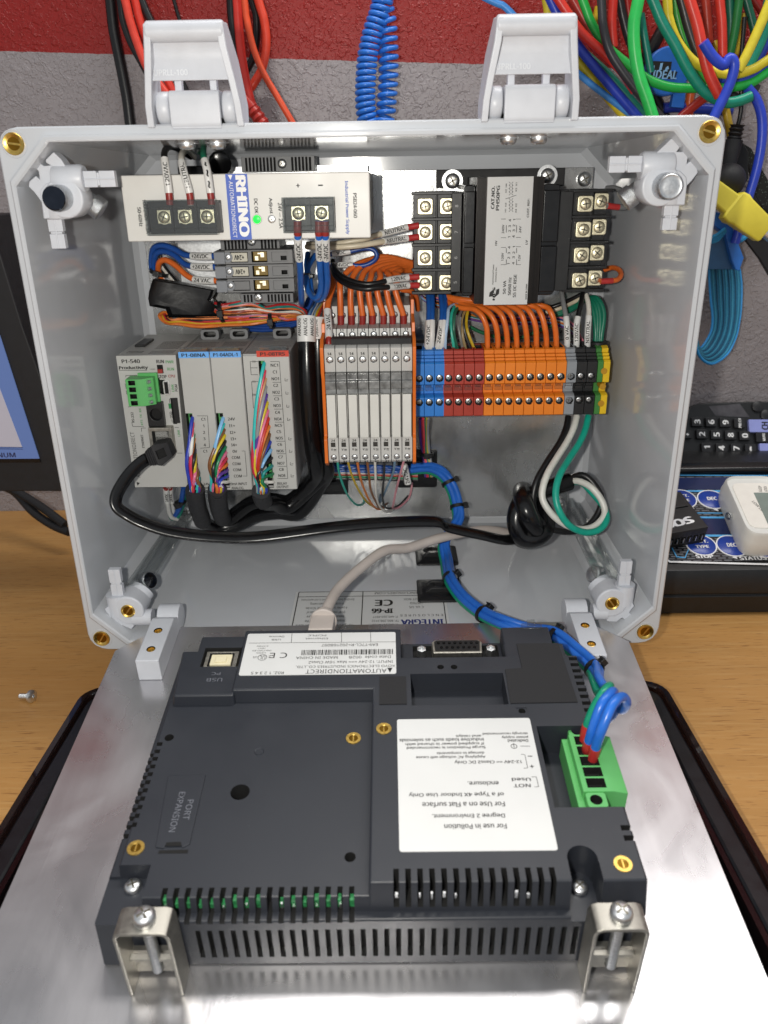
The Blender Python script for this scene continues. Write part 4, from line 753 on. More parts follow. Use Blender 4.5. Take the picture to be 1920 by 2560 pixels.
# expansion cover
e = [ath('M', u, v, W1) for u, v in ((395, 830), (600, 825), (512, 1205), (470, 1225), (462, 1200), (385, 1200), (372, 1228), (325, 1222))]
ec = obj('expansion_cover', B(PF).prism([(p.x, p.y) for p in e], 'z', W1-.2, W1+.55), hmi_m, hm, bev=.25)
e = [ath('M', u, v, W1) for u, v in ((345, 1236), (505, 1232), (500, 1252), (338, 1254))]; obj('latch_groove', B(PF).prism([(p.x, p.y) for p in e], 'z', W1-.1, W1+.08), hole, ec)
e = [ath('M', u, v, W1) for u, v in ((385, 1198), (465, 1194), (468, 1216), (382, 1218))]; obj('latch_slot', B(PF).prism([(p.x, p.y) for p in e], 'z', W1+.4, W1+.62), hole, ec)
bt = B(PF); p = ath('M', 445, 1030, W1); T(bt, 'EXPANSION', (p.x, p.y, W1+.6), (0, -1, 0), (1, 0, 0), 2.4, 18, .0); p = ath('M', 505, 1020, W1); T(bt, 'PORT', (p.x, p.y, W1+.6), (0, -1, 0), (1, 0, 0), 2.4, 9, 0); obj('embossed_lettering', bt, M('paler_case_plastic', '6a6d76', .5), ec)  # embossed letters in a paler grey than the case
# upper rating label
ul = obj('rating_label', B(PF).rrect(-57.4, 12.4, -78.6, -49.6, W2+.05, W2+.3, 1, 'z'), white_lb, hm); bt = B(PF); HL = W2+.3
def mt(s, u, v, h, w_=None, k='M', al='C', bld=0., b_=None, hh=None): p = ath(k, u, v, HL); T(b_ or bt, s, (p.x, p.y, hh or HL), *FL, h, w_, bld, al)
mt('AUTOMATIONDIRECT', 1365, 258, 2.6, 36); mt('KOYO ELECTRONICS INDUSTRIES CO.,LTD.', 1360, 231, 1.8, 44); mt('INPUT: 12-24V === Max 16W Class2', 1390, 208, 1.8, 38); mt('Date code  002B       MADE IN CHINA', 1350, 183, 1.8, 43); mt('EA9-T7CL-R+20216B097', 1385, 115, 1.8, 26); mt('R02. 1 2 3 4 5', 935, 268, 1.7, 14.5)
mt('C E', 995, 172, 3.6, 8); mt('UL', 908, 183, 2.6, 2.6); mt('C', 945, 180, 1.2); mt('US', 868, 182, 1.2); mt('LISTED\nIND.CONT.EQ.\n7M17\nE157382', 905, 140, 5.6, 9)
mt('USB\nDevice', 985, 78, 3.4, 7); mt('Ethernet\nPC/PLC', 1205, 72, 3.6, 10.5)
p = ath('M', 908, 183, HL); bt.lathe([(1.9, HL+.13), (2.1, HL+.13)], (p.x, p.y, 0), (0, 0, 1), 24, False, False)
for u in (0,): pass
def hl(u0, v0, u1, v1, w_=.2, k='M', b_=None):
    a, e_ = ath(k, u0, v0, HL), ath(k, u1, v1, HL); d = (e_-a).normalized(); n_ = V((-d.y, d.x, 0))*w_/2; (b_ or bt).raw([tuple(q)[:2]+(HL+.12,) for q in (a-n_, e_-n_, e_+n_, a+n_)], [(0, 1, 2, 3)])
hl(835, 105, 1640, 98); hl(1070, 50, 1066, 103); hl(1340, 45, 1340, 100); hl(1498, 45, 1500, 100)
p0, p1 = ath('M', 1620, 152, HL), ath('M', 1122, 152, HL); x = p1.x
while x < p0.x:
    ww = R.choice((.25, .25, .4, .6)); bt.raw([(x, p0.y-1.7, HL+.12), (x+ww, p0.y-1.7, HL+.12), (x+ww, p0.y+1.9, HL+.12), (x, p0.y+1.9, HL+.12)], [(0, 1, 2, 3)]); x += ww+R.choice((.22, .3, .45))
tr = [ath('M', u, v, HL) for u, v in ((1590, 240), (1618, 240), (1604, 266))]; bt.prism([(q.x, q.y) for q in tr], 'z', HL+.1, HL+.13)
obj('lettering', bt, ink, ul)
ll = obj('instruction_label', B(PF).rrect(12.3, 66.8, -169, -106.4, W2, W2+.25, 1, 'z'), white_lb, hm); bt = B(PF); HL = W2+.25
for s_, u, v, h, ww in (('For use in Pollution', 630, 1106, 2.1, 22), ('Degree 2 Environment.', 592, 1045, 2.2, 26), ('For Use on a Flat surface', 565, 986, 2.2, 30), ('of a Type 4X Indoor Use Only', 525, 930, 2.2, 35), ('enclosure.', 672, 871, 2.0, 11.5), ('NOT\nUsed', 883, 866, 4.4, 7), ('12-24V == Class2 DC Only', 700, 752, 1.9, 26), ('Applying AC voltage will cause', 495, 726, 1.6, 27), ('damage to components', 548, 704, 1.6, 18.5), ('Surge Protection is recommended', 470, 674, 1.7, 31), ('if supplied power is shared with', 462, 654, 1.7, 31), ('inductive loads such as solenoids', 445, 634, 1.7, 33.5), ('and relays', 592, 611, 1.6, 10), ('Dedicated', 862, 638, 1.5, 8), ('power supply', 845, 618, 1.5, 10.5), ('strongly recommended', 792, 598, 1.5, 18), ('+', 938, 778, 1.5, None), ('-', 928, 722, .3, 1.5)):
    mt(s_, u, v, h, ww, 'N', bld=.008)
for q in ((880, 712, 900, 714), (900, 714, 915, 786), (915, 786, 893, 788), (937, 835, 962, 835), (962, 835, 975, 888), (975, 888, 952, 890), (875, 667, 928, 668)): hl(*q, k='N')
p = ath('N', 840, 668, HL); bt.lathe([(1.0, HL+.12), (1.25, HL+.12)], (p.x, p.y, 0), (0, 0, 1), 20, False, False); bt.box(p.x-.12, p.x+.12, p.y-.8, p.y+1.6, HL+.1, HL+.13)
obj('lettering', bt, M('dark_grey_ink', '3a3a3c', .6, var=0), ll)
for x0, x1, v0, v1, h in ((5, 16.6, -97.6, -80.6, W2), (24, 52, -97.8, -91, 26.6)): obj('foam_pad', B(PF).box(x0, x1, v0, v1, h, h+.5), foam, hm)
obj('foam_pad', B(PF).prism([(68.2, -59.3), (87.4, -59.3), (88.4, -97.6), (60.2, -97.9), (60.6, -76.7), (68.2, -76)], 'z', W2, W2+.5), foam, hm)
# serial connector
sc = obj('serial_connector', B(PF).prism([(29.8, -58), (52.8, -58), (53.4, -50.2), (52, -48.6), (31, -48.6), (29.4, -50.2)], 'z', 26, 31.4), bracket_steel, hm, bev=.5); obj('connector_insert', B(PF).prism([(30.9, -57), (51.7, -57), (52.3, -50.4), (51.2, -49.5), (31.8, -49.5), (30.6, -50.4)], 'z', 31, 31.7), black_pl, sc)
for r_, n_, v in ((0, 8, -51.6), (1, 7, -54.8)):
    for i in range(n_): obj('socket_hole', B(PF).lathe([(.7, 0), (.7, .5), (.35, .5)], (32.6+i*2.6+r_*1.3, v, 31.6), (0, 0, 1), 10, False, False), black_gl, sc)
for x in (24.6, 57.4): obj('hex_post', B(PF).lathe([(2.4, 0), (2.4, 4), (1.3, 4.2), (1.2, 3)], (x, -53.2, 26), (0, 0, 1), 6, False, True), zinc, hm, bev=.2)
# square usb port
p0, p1 = ath('M', 622, 130, 35), ath('M', 765, 212, 35)
c = B(PF).box(-73.6, -62.4, -69.2, -60, 33.4, 40); us = obj('usb_port', B(PF).box(-75.4, -60.4, -70.8, -58.9, 27, 34.6), bracket_steel, hm, bev=.3, cut=c); obj('port_insert', B(PF).box(-72.8, -63.2, -67.8, -60.8, 33, 34.4).box(-70.6, -65.4, -66.4, -62.6, 34.3, 35), M('cream_plastic', 'd9d0b0', .45), us, bev=.3)
bt = B(PF); T(bt, 'USB', (-68, -80, W2-.95), *FL, 2.2, 7, 0); T(bt, 'PC', (-68, -76, W2-.95), *FL, 1.8, 4, 0); obj('embossed_lettering', bt, bpy.data.materials['paler_case_plastic'], hm)
# cable lug: clear clip on the back edge and two edge screws
obj('clear_clip', B(PF).rrect(72, 82, -49, -44.4, 33, W2+.8, 1.4, 'z').box(75, 79, -47, -43.6, W2+.7, W2+2.2), clear, hm, bev=.3)
q = at('J', 740, 470, 0); x = ploc(atz('J', 742, 470, 6)); screw('plate_screw', ps_(-76.5, -34.8, 0), PF.z, 3.2, pl, zinc, 2.6)
obj('clamp_tab', B(PF).rrect(-84, -66, -47, -33, .05, 1.4, 4, 'z'), bracket_steel, hm, bev=.3); obj('clamp_tab', B(PF).rrect(-87, -78, -62, -47, 10, 16, 2, 'z'), black_mt, hm, bev=.3)
# clamps
for x0, x1, lb in ((-79.6, -61.2, 'bent steel clamp at the lower left corner of the touch panel'), (73.4, 91.2, 'bent steel clamp at the lower right corner of the touch panel')):
    t = thing('mounting_clamp', lb, 'clamp', PF(((x0+x1)/2, -190, 0)), 'steel clamps holding the touch panel'); b = B(PF); tk = 1.3
    out = rr(x0, x1, -40, 35, 2.6, 4); prof = [(x0, .1), (x0, 32.4), (x0+.8, 34.3), (x0+2.6, 35.2), (x1-2.6, 35.2), (x1-.8, 34.3), (x1, 32.4), (x1, .1), (x1-tk, .1), (x1-tk, 32), (x1-tk-.4, 33.2), (x1-2.8, 33.9), (x0+2.8, 33.9), (x0+tk+.4, 33.2), (x0+tk, 32), (x0+tk, .1)]
    b.prism(prof, 'y', -196.6, -187); obj('clamp_body', b, bracket_steel, t, bev=.35, ang=50)
    obj('cross_web', B(PF).box(x0+tk, x1-tk, -192.6, -190.6, 13.4, 15), bracket_steel, t, bev=.2)
    m = (x0+x1)/2; obj('foot_hook', B(PF).box(x0+tk, x1-tk, -189, -187.2, 2, 14), bracket_steel, t)
    sc_ = screw('clamp_screw', PF((m+.5, -191.6, 35.2)), PF.z, 3.7, t, zinc, 3.6, rot=.6); th = B(PF); pr = []
    for i in range(34): pr.append((1.7 if i % 2 else 2.0, 8+i*.8))
    th.lathe(pr, (m+.5, -191.6, 0), (0, 0, 1), 14); obj('thread', th, zinc, sc_, ang=20)
# green plug on the touch panel
gp2 = thing('terminal_plug', 'large green power plug on the right side of the touch panel with red ferruled wires', 'plug', PF((88, -125, 21)), 'green terminal plugs')
hp = 35.0; c = B(PF)
for i in range(5): v = -114.6-i*5.35; c.box(83.6, 90.5, v-4.3, v, 31, 40).box(85.2, 88.6, v-3.6, v-1.2, 27, 34)
b = B(PF).prism([(81.4, 22), (81.4, hp), (93, hp), (98.4, 33.6), (98.4, 22)], 'y', -142.2, -113.6); obj('plug_body', b, green_pl, gp2, bev=.4, cut=c)
for v0, v1 in ((-113.7, -108.4), (-148.8, -142.1)):
    c = B(PF).cyl((85.6, (v0+v1)/2, 30), (85.6, (v0+v1)/2, 40), 2.2, 20); obj('fixing_ear', B(PF).rrect(82, 89.6, v0, v1, 22, hp-.6, 1.2, 'z'), green_pl, gp2, bev=.3, cut=c)
obj('plug_base', B(PF).box(79.2, 82.0, -148.6, -112.5, 21.6, 31.5), green_pl, gp2, bev=.3)
for i in range(5): v = -114.6-i*5.35; obj('slot_clamp', B(PF).box(84.8, 88.9, v-3.9, v-2.8, 30.6, 31.6), bracket_steel, gp2)
# ================================================================ the clear door folded down on the bench
DF = Fr((0, 0, -22), (1, 0, 0), (0, 1, -.03), (0, .03, 1))
dr = thing('enclosure_door', 'smoky clear plastic door with a black foam gasket, lying open under the aluminium plate', 'door', DF((0, -140, -13)))
def dl(x, v0, v1, r, h): return [(a, b_, h) for a, b_ in rr(-x, x, v0, v1, r, 7)]
ls = [dl(157.8, -277, -14.4, 12, -13.6), dl(157.8, -277, -14.4, 12, -.8), dl(157.2, -276.4, -15, 12, 0), dl(154.4, -273.6, -17.6, 10, 0), dl(153.8, -273, -18.4, 10, -.8), dl(153.6, -272.8, -18.6, 10, -5), dl(143.5, -262.6, -29, 8, -5), dl(143.3, -262.4, -29.2, 8, -1), dl(141, -260.4, -31.2, 7, -1), dl(140.6, -260, -31.6, 7, -10.8)]
obj('door_shell', B(DF).loops(ls), smoke, dr, ang=30)
ls = [dl(153.2, -272.4, -19, 10, -4.9), dl(152.8, -272, -19.4, 10, -2.2), dl(151.8, -271, -20.4, 9.5, -1.5), dl(145.4, -264.6, -27, 8, -1.5), dl(144.4, -263.6, -28, 8, -2.2), dl(144, -263.2, -28.4, 8, -4.9)]
obj('gasket', B(DF).loops(ls, False, False), gasket, dr, ang=30)
# ================================================================ wiring
def pp(*pts): return [V(p) if isinstance(p, V) else at(*p) for p in pts]
def W(lb, hexc, pts, r=1.55, g=None, **k): return wire('wire', lb, 'wire', pts, r, plast(hexc), g, **k)
BK, WH, GR, BL, ORG, TEAL = '151517', 'd9d5cc', '0f7a5c', '2263b8', 'dd6b2a', '12a089'
# cable entry behind the power supply
cg = thing('cable_gland', 'black cable gland with a hex nut behind the incoming power wires', 'cable gland', at('A', 1180, 950, 108))
q = at('A', 1150, 930, 104); obj('hex_nut', B().lathe([(9.5, 0), (10, .8), (10, 5), (8.4, 6)], (q.x, 104, 240), (0, 0, -1), 6), black_pl, cg, bev=.5); obj('gland_body', B().lathe([(7.5, 0), (7.5, 9), (6.2, 12)], (q.x, 104, 235), (0, 0, -1), 18), black_pl, cg)
q = at('A', 1300, 960, 96); obj('lock_ring', B().lathe([(5.5, 0), (6.2, 1), (6.2, 4), (4, 5)], (q.x, 96, q.z), (.3, -1, -.3), 12), black_gl, cg, bev=.3)
for lb, hc, pts, s_ in (('black incoming power wire with a 120VAC sleeve', BK, (('A', 1130, 930, 100), ('A', 1030, 872, 70), ('A', 975, 900, 38), ('A', 985, 1010, 28.5), ('A', 1000, 1130, 27.4), ('A', 1007, 1215, 27.6)), '120VAC'), ('white incoming power wire with a NEUTRAL sleeve', WH, (('A', 1150, 930, 100), ('A', 1110, 890, 72), ('A', 1075, 920, 40), ('A', 1090, 1020, 28.5), ('A', 1120, 1130, 27.4), ('A', 1132, 1215, 27.6)), 'NEUTRAL'), ('green incoming earth wire with a white sleeve', GR, (('A', 1180, 900, 100), ('A', 1205, 865, 70), ('A', 1205, 915, 38), ('A', 1225, 1010, 28.5), ('A', 1245, 1130, 27.4), ('A', 1255, 1215, 27.6)), '~ ~ ~')):
    W(lb, hc, pp(*pts), 1.55, 'incoming power wires', fer=[(-5.6, -.2)], slv=[(-21.5, -5.4, s_, True)])
# 24 V output
W('blue wire from the plus output screw with a +24VDC sleeve', BL, pp(('E', 235, 560, 27.4), ('E', 240, 680, 28), ('E', 247, 850, 34), ('E', 258, 1000, 44), ('E', 265, 1150, 58), ('E', 272, 1290, 72), ('E', 272, 1330, 84)), 1.7, 'blue 24 volt wires', fer=[(.2, 6.6)], slv=[(8.4, 22.5, '+24VDC', True)])
W('left blue wire of the pair from the minus output screw, looping back up', BL, pp(('E', 430, 560, 27.4), ('E', 432, 700, 28), ('E', 438, 870, 36), ('E', 446, 1010, 46), ('E', 455, 1130, 56), ('E', 440, 1230, 64), ('E', 390, 1275, 70), ('E', 335, 1210, 78), ('E', 315, 1090, 86), ('E', 340, 970, 94), ('E', 400, 880, 104)), 1.7, 'blue 24 volt wires', fer=[(.2, 6.6)], slv=[(8.4, 22.5, '-24VDC', True)])
W('right blue wire of the pair from the minus output screw, looping back up', BL, pp(('E', 488, 560, 27.4), ('E', 494, 700, 28), ('E', 498, 870, 36), ('E', 503, 1010, 46), ('E', 506, 1140, 57), ('E', 480, 1250, 68), ('E', 420, 1290, 76), ('E', 365, 1230, 84), ('E', 345, 1100, 92), ('E', 320, 980, 100), ('E', 330, 860, 108)), 1.7, 'blue 24 volt wires', fer=[(.2, 6.6)], slv=[(8.4, 22.8, '-24VDC', True)])
tie('black tie round the blue wires beside the fuse holders', at('E', 330, 1070, 92), (0, .1, 1), 3.2)
W('short dark blue loop lying on the panel beside the transformer', '1d4590', pp(('E', 530, 870, 100), ('E', 600, 858, 99), ('E', 700, 843, 98), ('E', 850, 818, 98), ('E', 940, 832, 98), ('E', 966, 885, 98), ('E', 930, 940, 98), ('E', 830, 972, 98), ('E', 690, 966, 98), ('E', 545, 970, 99)), 1.35, 'blue 24 volt wires', slv=[(2, 12.5, 'VDC', False), (-12.6, -1, '24VDC', True)])
# mains to the transformer
for lb, hc, pts, s_, Ls in (('upper cream wire with a NEUTRAL sleeve at the transformer', 'cfc4ad', (('E', 330, 775, 100), ('E', 560, 772, 78), ('E', 820, 738, 76), ('E', 960, 697, 80), ('E', 1100, 658, 86), ('E', 1240, 622, 89.5), ('E', 1352, 603, 90.5)), 'NEUTRAL', 19.6), ('lower cream wire with a NEUTRAL sleeve at the transformer', 'cfc4ad', (('E', 320, 800, 98), ('E', 540, 806, 76), ('E', 760, 790, 72), ('E', 960, 763, 76), ('E', 1100, 742, 84), ('E', 1240, 722, 89), ('E', 1352, 708, 90.5)), 'NEUTRAL', 19.6), ('upper black wire with a 120VAC sleeve at the transformer', BK, (('E', 560, 930, 104), ('E', 590, 1020, 92), ('E', 700, 1105, 80), ('E', 850, 1145, 76), ('E', 975, 1135, 77), ('E', 1100, 1105, 82), ('E', 1240, 1085, 89), ('E', 1355, 1076, 90.5)), '120VAC', 18.6), ('lower black wire with a 120VAC sleeve at the transformer', BK, (('E', 550, 980, 104), ('E', 590, 1075, 90), ('E', 700, 1155, 76), ('E', 850, 1185, 71), ('E', 975, 1178, 72), ('E', 1100, 1168, 79), ('E', 1240, 1157, 88), ('E', 1355, 1155, 90.5)), '120VAC', 18.6)):
    W(lb, hc, pp(*pts), 1.55, 'wires to the left of the transformer', fer=[(-6.6, -.1)], slv=[(-Ls-4, -6.4, s_, False)], fm=ferr_b)
for lb, hc, pts in (('grey jumper wire at the top right screw of the transformer', '77787a', (('F', 1380, 190, 116), ('F', 1440, 190, 112), ('F', 1500, 215, 106), ('F', 1535, 265, 100), ('F', 1515, 310, 95), ('F', 1470, 316, 92), ('F', 1385, 306, 90))), ('orange jumper wire at the bottom right screw of the transformer', ORG, (('F', 1365, 735, 114), ('F', 1420, 718, 110), ('F', 1465, 735, 104), ('F', 1478, 768, 98), ('F', 1455, 800, 94), ('F', 1415, 808, 91), ('F', 1340, 812, 90)))):
    W(lb, hc, pp(*pts), 1.5, 'jumper wires right of the transformer', fer=[(-7.2, -.1)], fm=ferr_b)
# orange wires into the relays
od = ('first', 'second', 'third', 'fourth', 'fifth', 'sixth', 'seventh', 'eighth')
bx = (635, 735, 832, 925, 1025, 1112, 1212); mxx = (626, 722, 806, 888, 970, 1052, 1132)
for i in range(7):
    t_ = i/6; W('orange wire with red ferrule into the relay back row, %s from left' % od[i], 'd86a2b', pp(('E', bx[i], 1530, 87.4), ('E', bx[i]-2, 1430, 87), ('E', (bx[i]+mxx[i])/2-4, 1310, 87), ('E', mxx[i], 1180, 88), ('E', mxx[i]+10+30*t_, 1105-30*t_, 92), ('E', 745+380*t_, 985+62*t_, 98), ('E', 880+300*t_, 925+98*t_, 103), ('E', 1060+150*t_, 893+125*t_, 107), ('E', 1310, 955+66*t_, 112)), 1.75, 'orange wires into the relays', fer=[(.2, 6.2)])
W('orange wire with a 24 VAC sleeve running down to the front row of the relays', 'd86a2b', pp(('H', 273, 565, 64), ('H', 271, 490, 65), ('H', 268, 380, 72), ('H', 262, 250, 80), ('H', 275, 150, 86), ('H', 310, 40, 94), ('E', 560, 1020, 104)), 1.75, 'orange wires into the relays', fer=[(.2, 5.4)], slv=[(5.6, 25, '24 VAC', False)])
W('plain orange wire running down behind the 24 VAC sleeve', 'd86a2b', pp(('H', 236, 480, 84), ('H', 240, 330, 90), ('H', 255, 180, 96), ('H', 300, 60, 104), ('E', 580, 1000, 112)), 1.6, 'orange wires into the relays')
W('orange wire passing over the right end plate of the relays', 'd86a2b', pp(('E', 1110, 1150, 100), ('E', 1200, 1195, 100), ('E', 1290, 1215, 104), ('E', 1330, 1270, 110), ('E', 1345, 1380, 118)), 1.6, 'orange wires into the relays')
# orange wires into the orange terminals
for i, u in enumerate((590, 662, 735, 806, 880, 953, 1026, 1100)):
    W('orange wire curving down into the %s orange rail terminal from the left' % od[i], 'e0702a', pp(('I', u, 530, 100), ('I', u, 450, 99.5), ('I', u-10, 350, 98), ('I', u-42, 265-3*i, 99), ('I', u-105, 214-3.5*i, 103), ('I', min(u-190, 520+30*i), 205-4.5*i, 108), ('I', min(u-270, 400), 180-5*i, 114), ('I', min(u-340, 250), 135-3*i, 122)), 1.72, 'orange wires into the orange terminals')
# 24 V wires into the blue terminals
for lb, a, c_, e_, s_ in (('blue wire with a +24VDC sleeve at the blue terminals', (150, 90), (152, 312), (140, 530), '+24VDC'), ('unmarked blue wire just right of the +24VDC sleeve at the blue terminals', (178, 95), (178, 300), (168, 528), ''), ('blue wire with a 24VDC sleeve, nearer the dark red terminals', (245, 110), (248, 320), (216, 528), '24VDC'), ('unmarked blue wire nearest the dark red terminals', (275, 130), (268, 300), (240, 528), '')):
    W(lb, '1f57a6', pp(('I', a[0]-5, a[1]-30, 122), ('I', *a, 118), ('I', (a[0]+c_[0])/2+4, (a[1]+c_[1])/2, 110), ('I', *c_, 104), ('I', (c_[0]+e_[0])/2+2, (c_[1]+e_[1])/2, 100.5), ('I', *e_, 101)), 1.6, 'blue wires into the blue terminals', slv=[(-18.5, -1.5, s_, True)])
# thin wires into the dark red terminals
for lb, hc, pts, in (('pale blue thin wire into the dark red terminals', '9fb9d6', ((274, 530), (283, 400), (290, 290), (305, 215), (350, 182), (420, 200), (520, 250))), ('turquoise thin wire into the dark red terminals', '2aa58e', ((344, 530), (328, 420), (318, 320), (326, 235), (365, 190), (430, 205), (540, 270))), ('dark green thin wire into the dark red terminals', '28604a', ((372, 530), (345, 420), (335, 300), (355, 225), (400, 198), (470, 215), (560, 285))), ('grey thin wire into the dark red terminals', '6b6a66', ((408, 530), (385, 420), (372, 320), (385, 250), (420, 210), (470, 230), (560, 300))), ('tan thin wire into the dark red terminals', '8f7a52', ((432, 530), (410, 420), (402, 330), (412, 250), (440, 205), (500, 225), (600, 300))), ('black thin wire into the dark red terminals', '1e1e20', ((468, 530), (432, 420), (415, 330), (425, 260), (455, 215), (520, 235), (610, 310))), ('yellow thin wire into the dark red terminals', 'b99c22', ((500, 530), (452, 420), (430, 330), (440, 255), (468, 207), (535, 240), (640, 300)))):
    W(lb, hc, pp(*[('I', u, v, y) for (u, v), y in zip(pts, (100, 100, 102, 106, 112, 118, 126))]), .95, 'thin wires into the dark red terminals', n=6)
for j, (hc, nm) in enumerate((('e28a9a', 'pink'), ('1c3f86', 'navy'), ('b5282c', 'red'), ('d8d4cc', 'white'), ('18181a', 'black'), ('d8742c', 'orange'), ('216b4c', 'green'), ('8fb3d6', 'pale blue'), ('7a4b28', 'brown'), ('6a3f8c', 'violet'))):
    o = j*9-40; W('%s thin wire in the sheaf crossing behind the orange wires' % nm, hc, pp(('F', 90+j*6, 850+j*6, 126), ('F', 180, 930+o*.6, 127), ('I', 330, 200+o, 128), ('I', 480, 260+o*.8, 130), ('I', 700, 300+o*.6, 131), ('I', 950, 300+o*.6, 131), ('I', 1120, 310+o*.7, 130), ('I', 1230, 370+o*.8, 128), ('I', 1300, 480+o*.4, 122)), .85, 'thin wires crossing behind the orange wires', n=6)
W('dark green sagging wire behind the orange wires', '1e6b45', pp(('I', 455, 345, 127), ('I', 540, 390, 127), ('I', 680, 430, 127), ('I', 830, 425, 127), ('I', 980, 370, 127), ('I', 1090, 330, 127)), 1.1)
# mains into the grey and black terminals
for lb, hc, pts, s_ in (('grey wire with a 0 VAC sleeve into the grey terminal', '8a8b8c', (('I', 1135, 80, 118), ('I', 1150, 170, 110), ('I', 1170, 260, 104), ('I', 1178, 330, 101), ('I', 1179, 430, 100), ('I', 1178, 525, 101)), '0 VAC'), ('black wire with a 120VAC sleeve into the black terminals', BK, (('I', 1295, 85, 112), ('I', 1283, 170, 107), ('I', 1262, 255, 104), ('I', 1250, 330, 101), ('I', 1248, 430, 100), ('I', 1247, 525, 101)), '120VAC'), ('white wire with a NEUTRAL sleeve into the black terminals', WH, (('I', 1318, 110, 112), ('I', 1336, 165, 108), ('I', 1340, 230, 105), ('I', 1336, 300, 102), ('I', 1330, 410, 100), ('I', 1328, 520, 101)), 'NEUTRAL')):
    W(lb, hc, pp(*pts), 1.5, 'mains wires into the grey and black terminals', slv=[(-20.5, -2, s_, True)])
for j in range(4): W('dark green earth wire arching down to the yellow terminal, %s' % ('innermost of the four', 'second from inside', 'second from outside', 'outermost of the four')[j], '0f6e55', pp(('I', 1385+j*13, 505, 104), ('I', 1386+j*17, 400, 105), ('I', 1376+j*24, 270-j*6, 108), ('I', 1350+j*20, 175-j*10, 112), ('I', 1290+j*12, 145-j*3, 118), ('I', 1190, 190+j*14, 124), ('I', 1050, 240+j*10, 128)), 1.5, 'green earth wires')
obj('x', B(), black_pl) if False else None
tag(obj('tape_band', B().lathe([(5.6, -2.2), (6, -2), (6, 2), (5.6, 2.2)], at('I', 1405, 478, 104), (0, 0, 1), 20), black_pl), 'black tape band gathering the green earth wires', 'tape')
for lb, hc, d in (('black and printed mains wire slanting up behind the grey wire', BK, 0), ('cream printed mains wire slanting up behind the grey wire', 'c9bfa8', 26)):
    W(lb, hc, pp(('I', 1020, 215+d, 126), ('I', 1130, 180+d, 124), ('I', 1240, 130+d, 120), ('I', 1300, 95+d, 118)), 1.4)
# left of the fuse holders
for lb, hc, pts, s_ in (('upper blue wire with a +24VDC sleeve at the fuse holders', '1f4f9e', (('D', 478, 1010, 120), ('D', 470, 900, 118), ('D', 500, 812, 114), ('D', 580, 785, 110), ('D', 680, 820, 107), ('D', 770, 872, 104), ('D', 850, 888, 101), ('D', 950, 888, 98), ('D', 1060, 886, 97)), '+24VDC'), ('lower blue wire with a +24VDC sleeve at the fuse holders', '1f4f9e', (('D', 500, 1030, 120), ('D', 495, 950, 118), ('D', 530, 862, 114), ('D', 610, 848, 111), ('D', 700, 890, 108), ('D', 780, 955, 105), ('D', 860, 985, 101), ('D', 960, 988, 98), ('D', 1070, 984, 97)), '+24VDC'), ('orange wire with a 24 VAC sleeve at the fuse holders', ORG, (('D', 590, 1130, 122), ('D', 540, 1040, 118), ('D', 545, 945, 113), ('D', 610, 925, 110), ('D', 700, 975, 107), ('D', 790, 1060, 104), ('D', 880, 1102, 101), ('D', 980, 1112, 98), ('D', 1080, 1112, 97)), '24 VAC')):
    W(lb, hc, pp(*pts), 1.75, 'wires to the left of the fuse holders', slv=[(-15.2, -1.5, s_, False)])
for lb, hc, o in (('white thin wire running down into the black tape', WH, 0), ('black thin wire running down into the black tape', BK, 24)): W(lb, hc, pp(('D', 520+o, 810, 122), ('D', 535+o, 920, 122), ('D', 590+o, 1010, 121), ('D', 690+o, 1130, 118)), 1.1)
tie('black tie on the blue and orange wires left of the fuse holders', at('D', 545, 1040, 118), (.35, 0, 1), 5.0)
tp = [at('D', u, v, 104) for u, v in ((490, 1098), (700, 1130), (900, 1165), (1058, 1192), (1042, 1240), (1018, 1288), (1112, 1382), (1138, 1447), (900, 1455), (640, 1448), (615, 1368), (470, 1340), (458, 1270), (462, 1208))]
b = B(); ls = []
for y, k_ in ((104, .86), (100.5, 1), (103.4, 1.0), (110, 1), (113, .9)):
    m = sum(tp, V())/len(tp); ls.append([(m.x+(p.x-m.x)*k_, y+(0 if y > 104 else 3*abs(p.z-m.z)/16), m.z+(p.z-m.z)*k_) for p in tp])
tag(obj('tape_wrap', b.loops(ls), M('black_vinyl_tape', '111113', .3, var=.2, ns=60, bump=.5, bs=130), ang=60), 'black vinyl tape wrapped round a wire bundle below the fuse holders', 'tape')
cols = (('b5282c', 'red'), ('1f7f78', 'teal'), ('e39a9a', 'pink'), ('d9733a', 'orange'), ('19191b', 'black'), ('d6d2c8', 'white'), ('c9603a', 'rust'), ('8a3b2a', 'maroon'), ('e08a4a', 'peach'), ('5c3a26', 'brown'), ('cc7a9a', 'rose'), ('d4502a', 'scarlet'))
for j, (hc, nm) in enumerate(cols):
    o = j*13; W('%s thin wire in the bundle leaving the tape to the right' % nm, hc, pp(('D', 1060, 1320+o*.5, 108-abs(j-6)), ('D', 1130, 1335+o*.75, 106), ('D', 1250, 1320+o, 104-j*.3), ('D', 1400, 1295+o*1.1, 104), ('X4', 150+j*20, 960+o*1.3, 104), ('X4', 420+j*12, 930+o*1.9, 102), ('X4', 720+j*8, 930+o*1.7, 100), ('X4', 930-j*10, 1040+o, 96), ('X4', 960-j*14, 1180, 88)), .95, 'thin wires in the bundle leaving the tape', n=6)
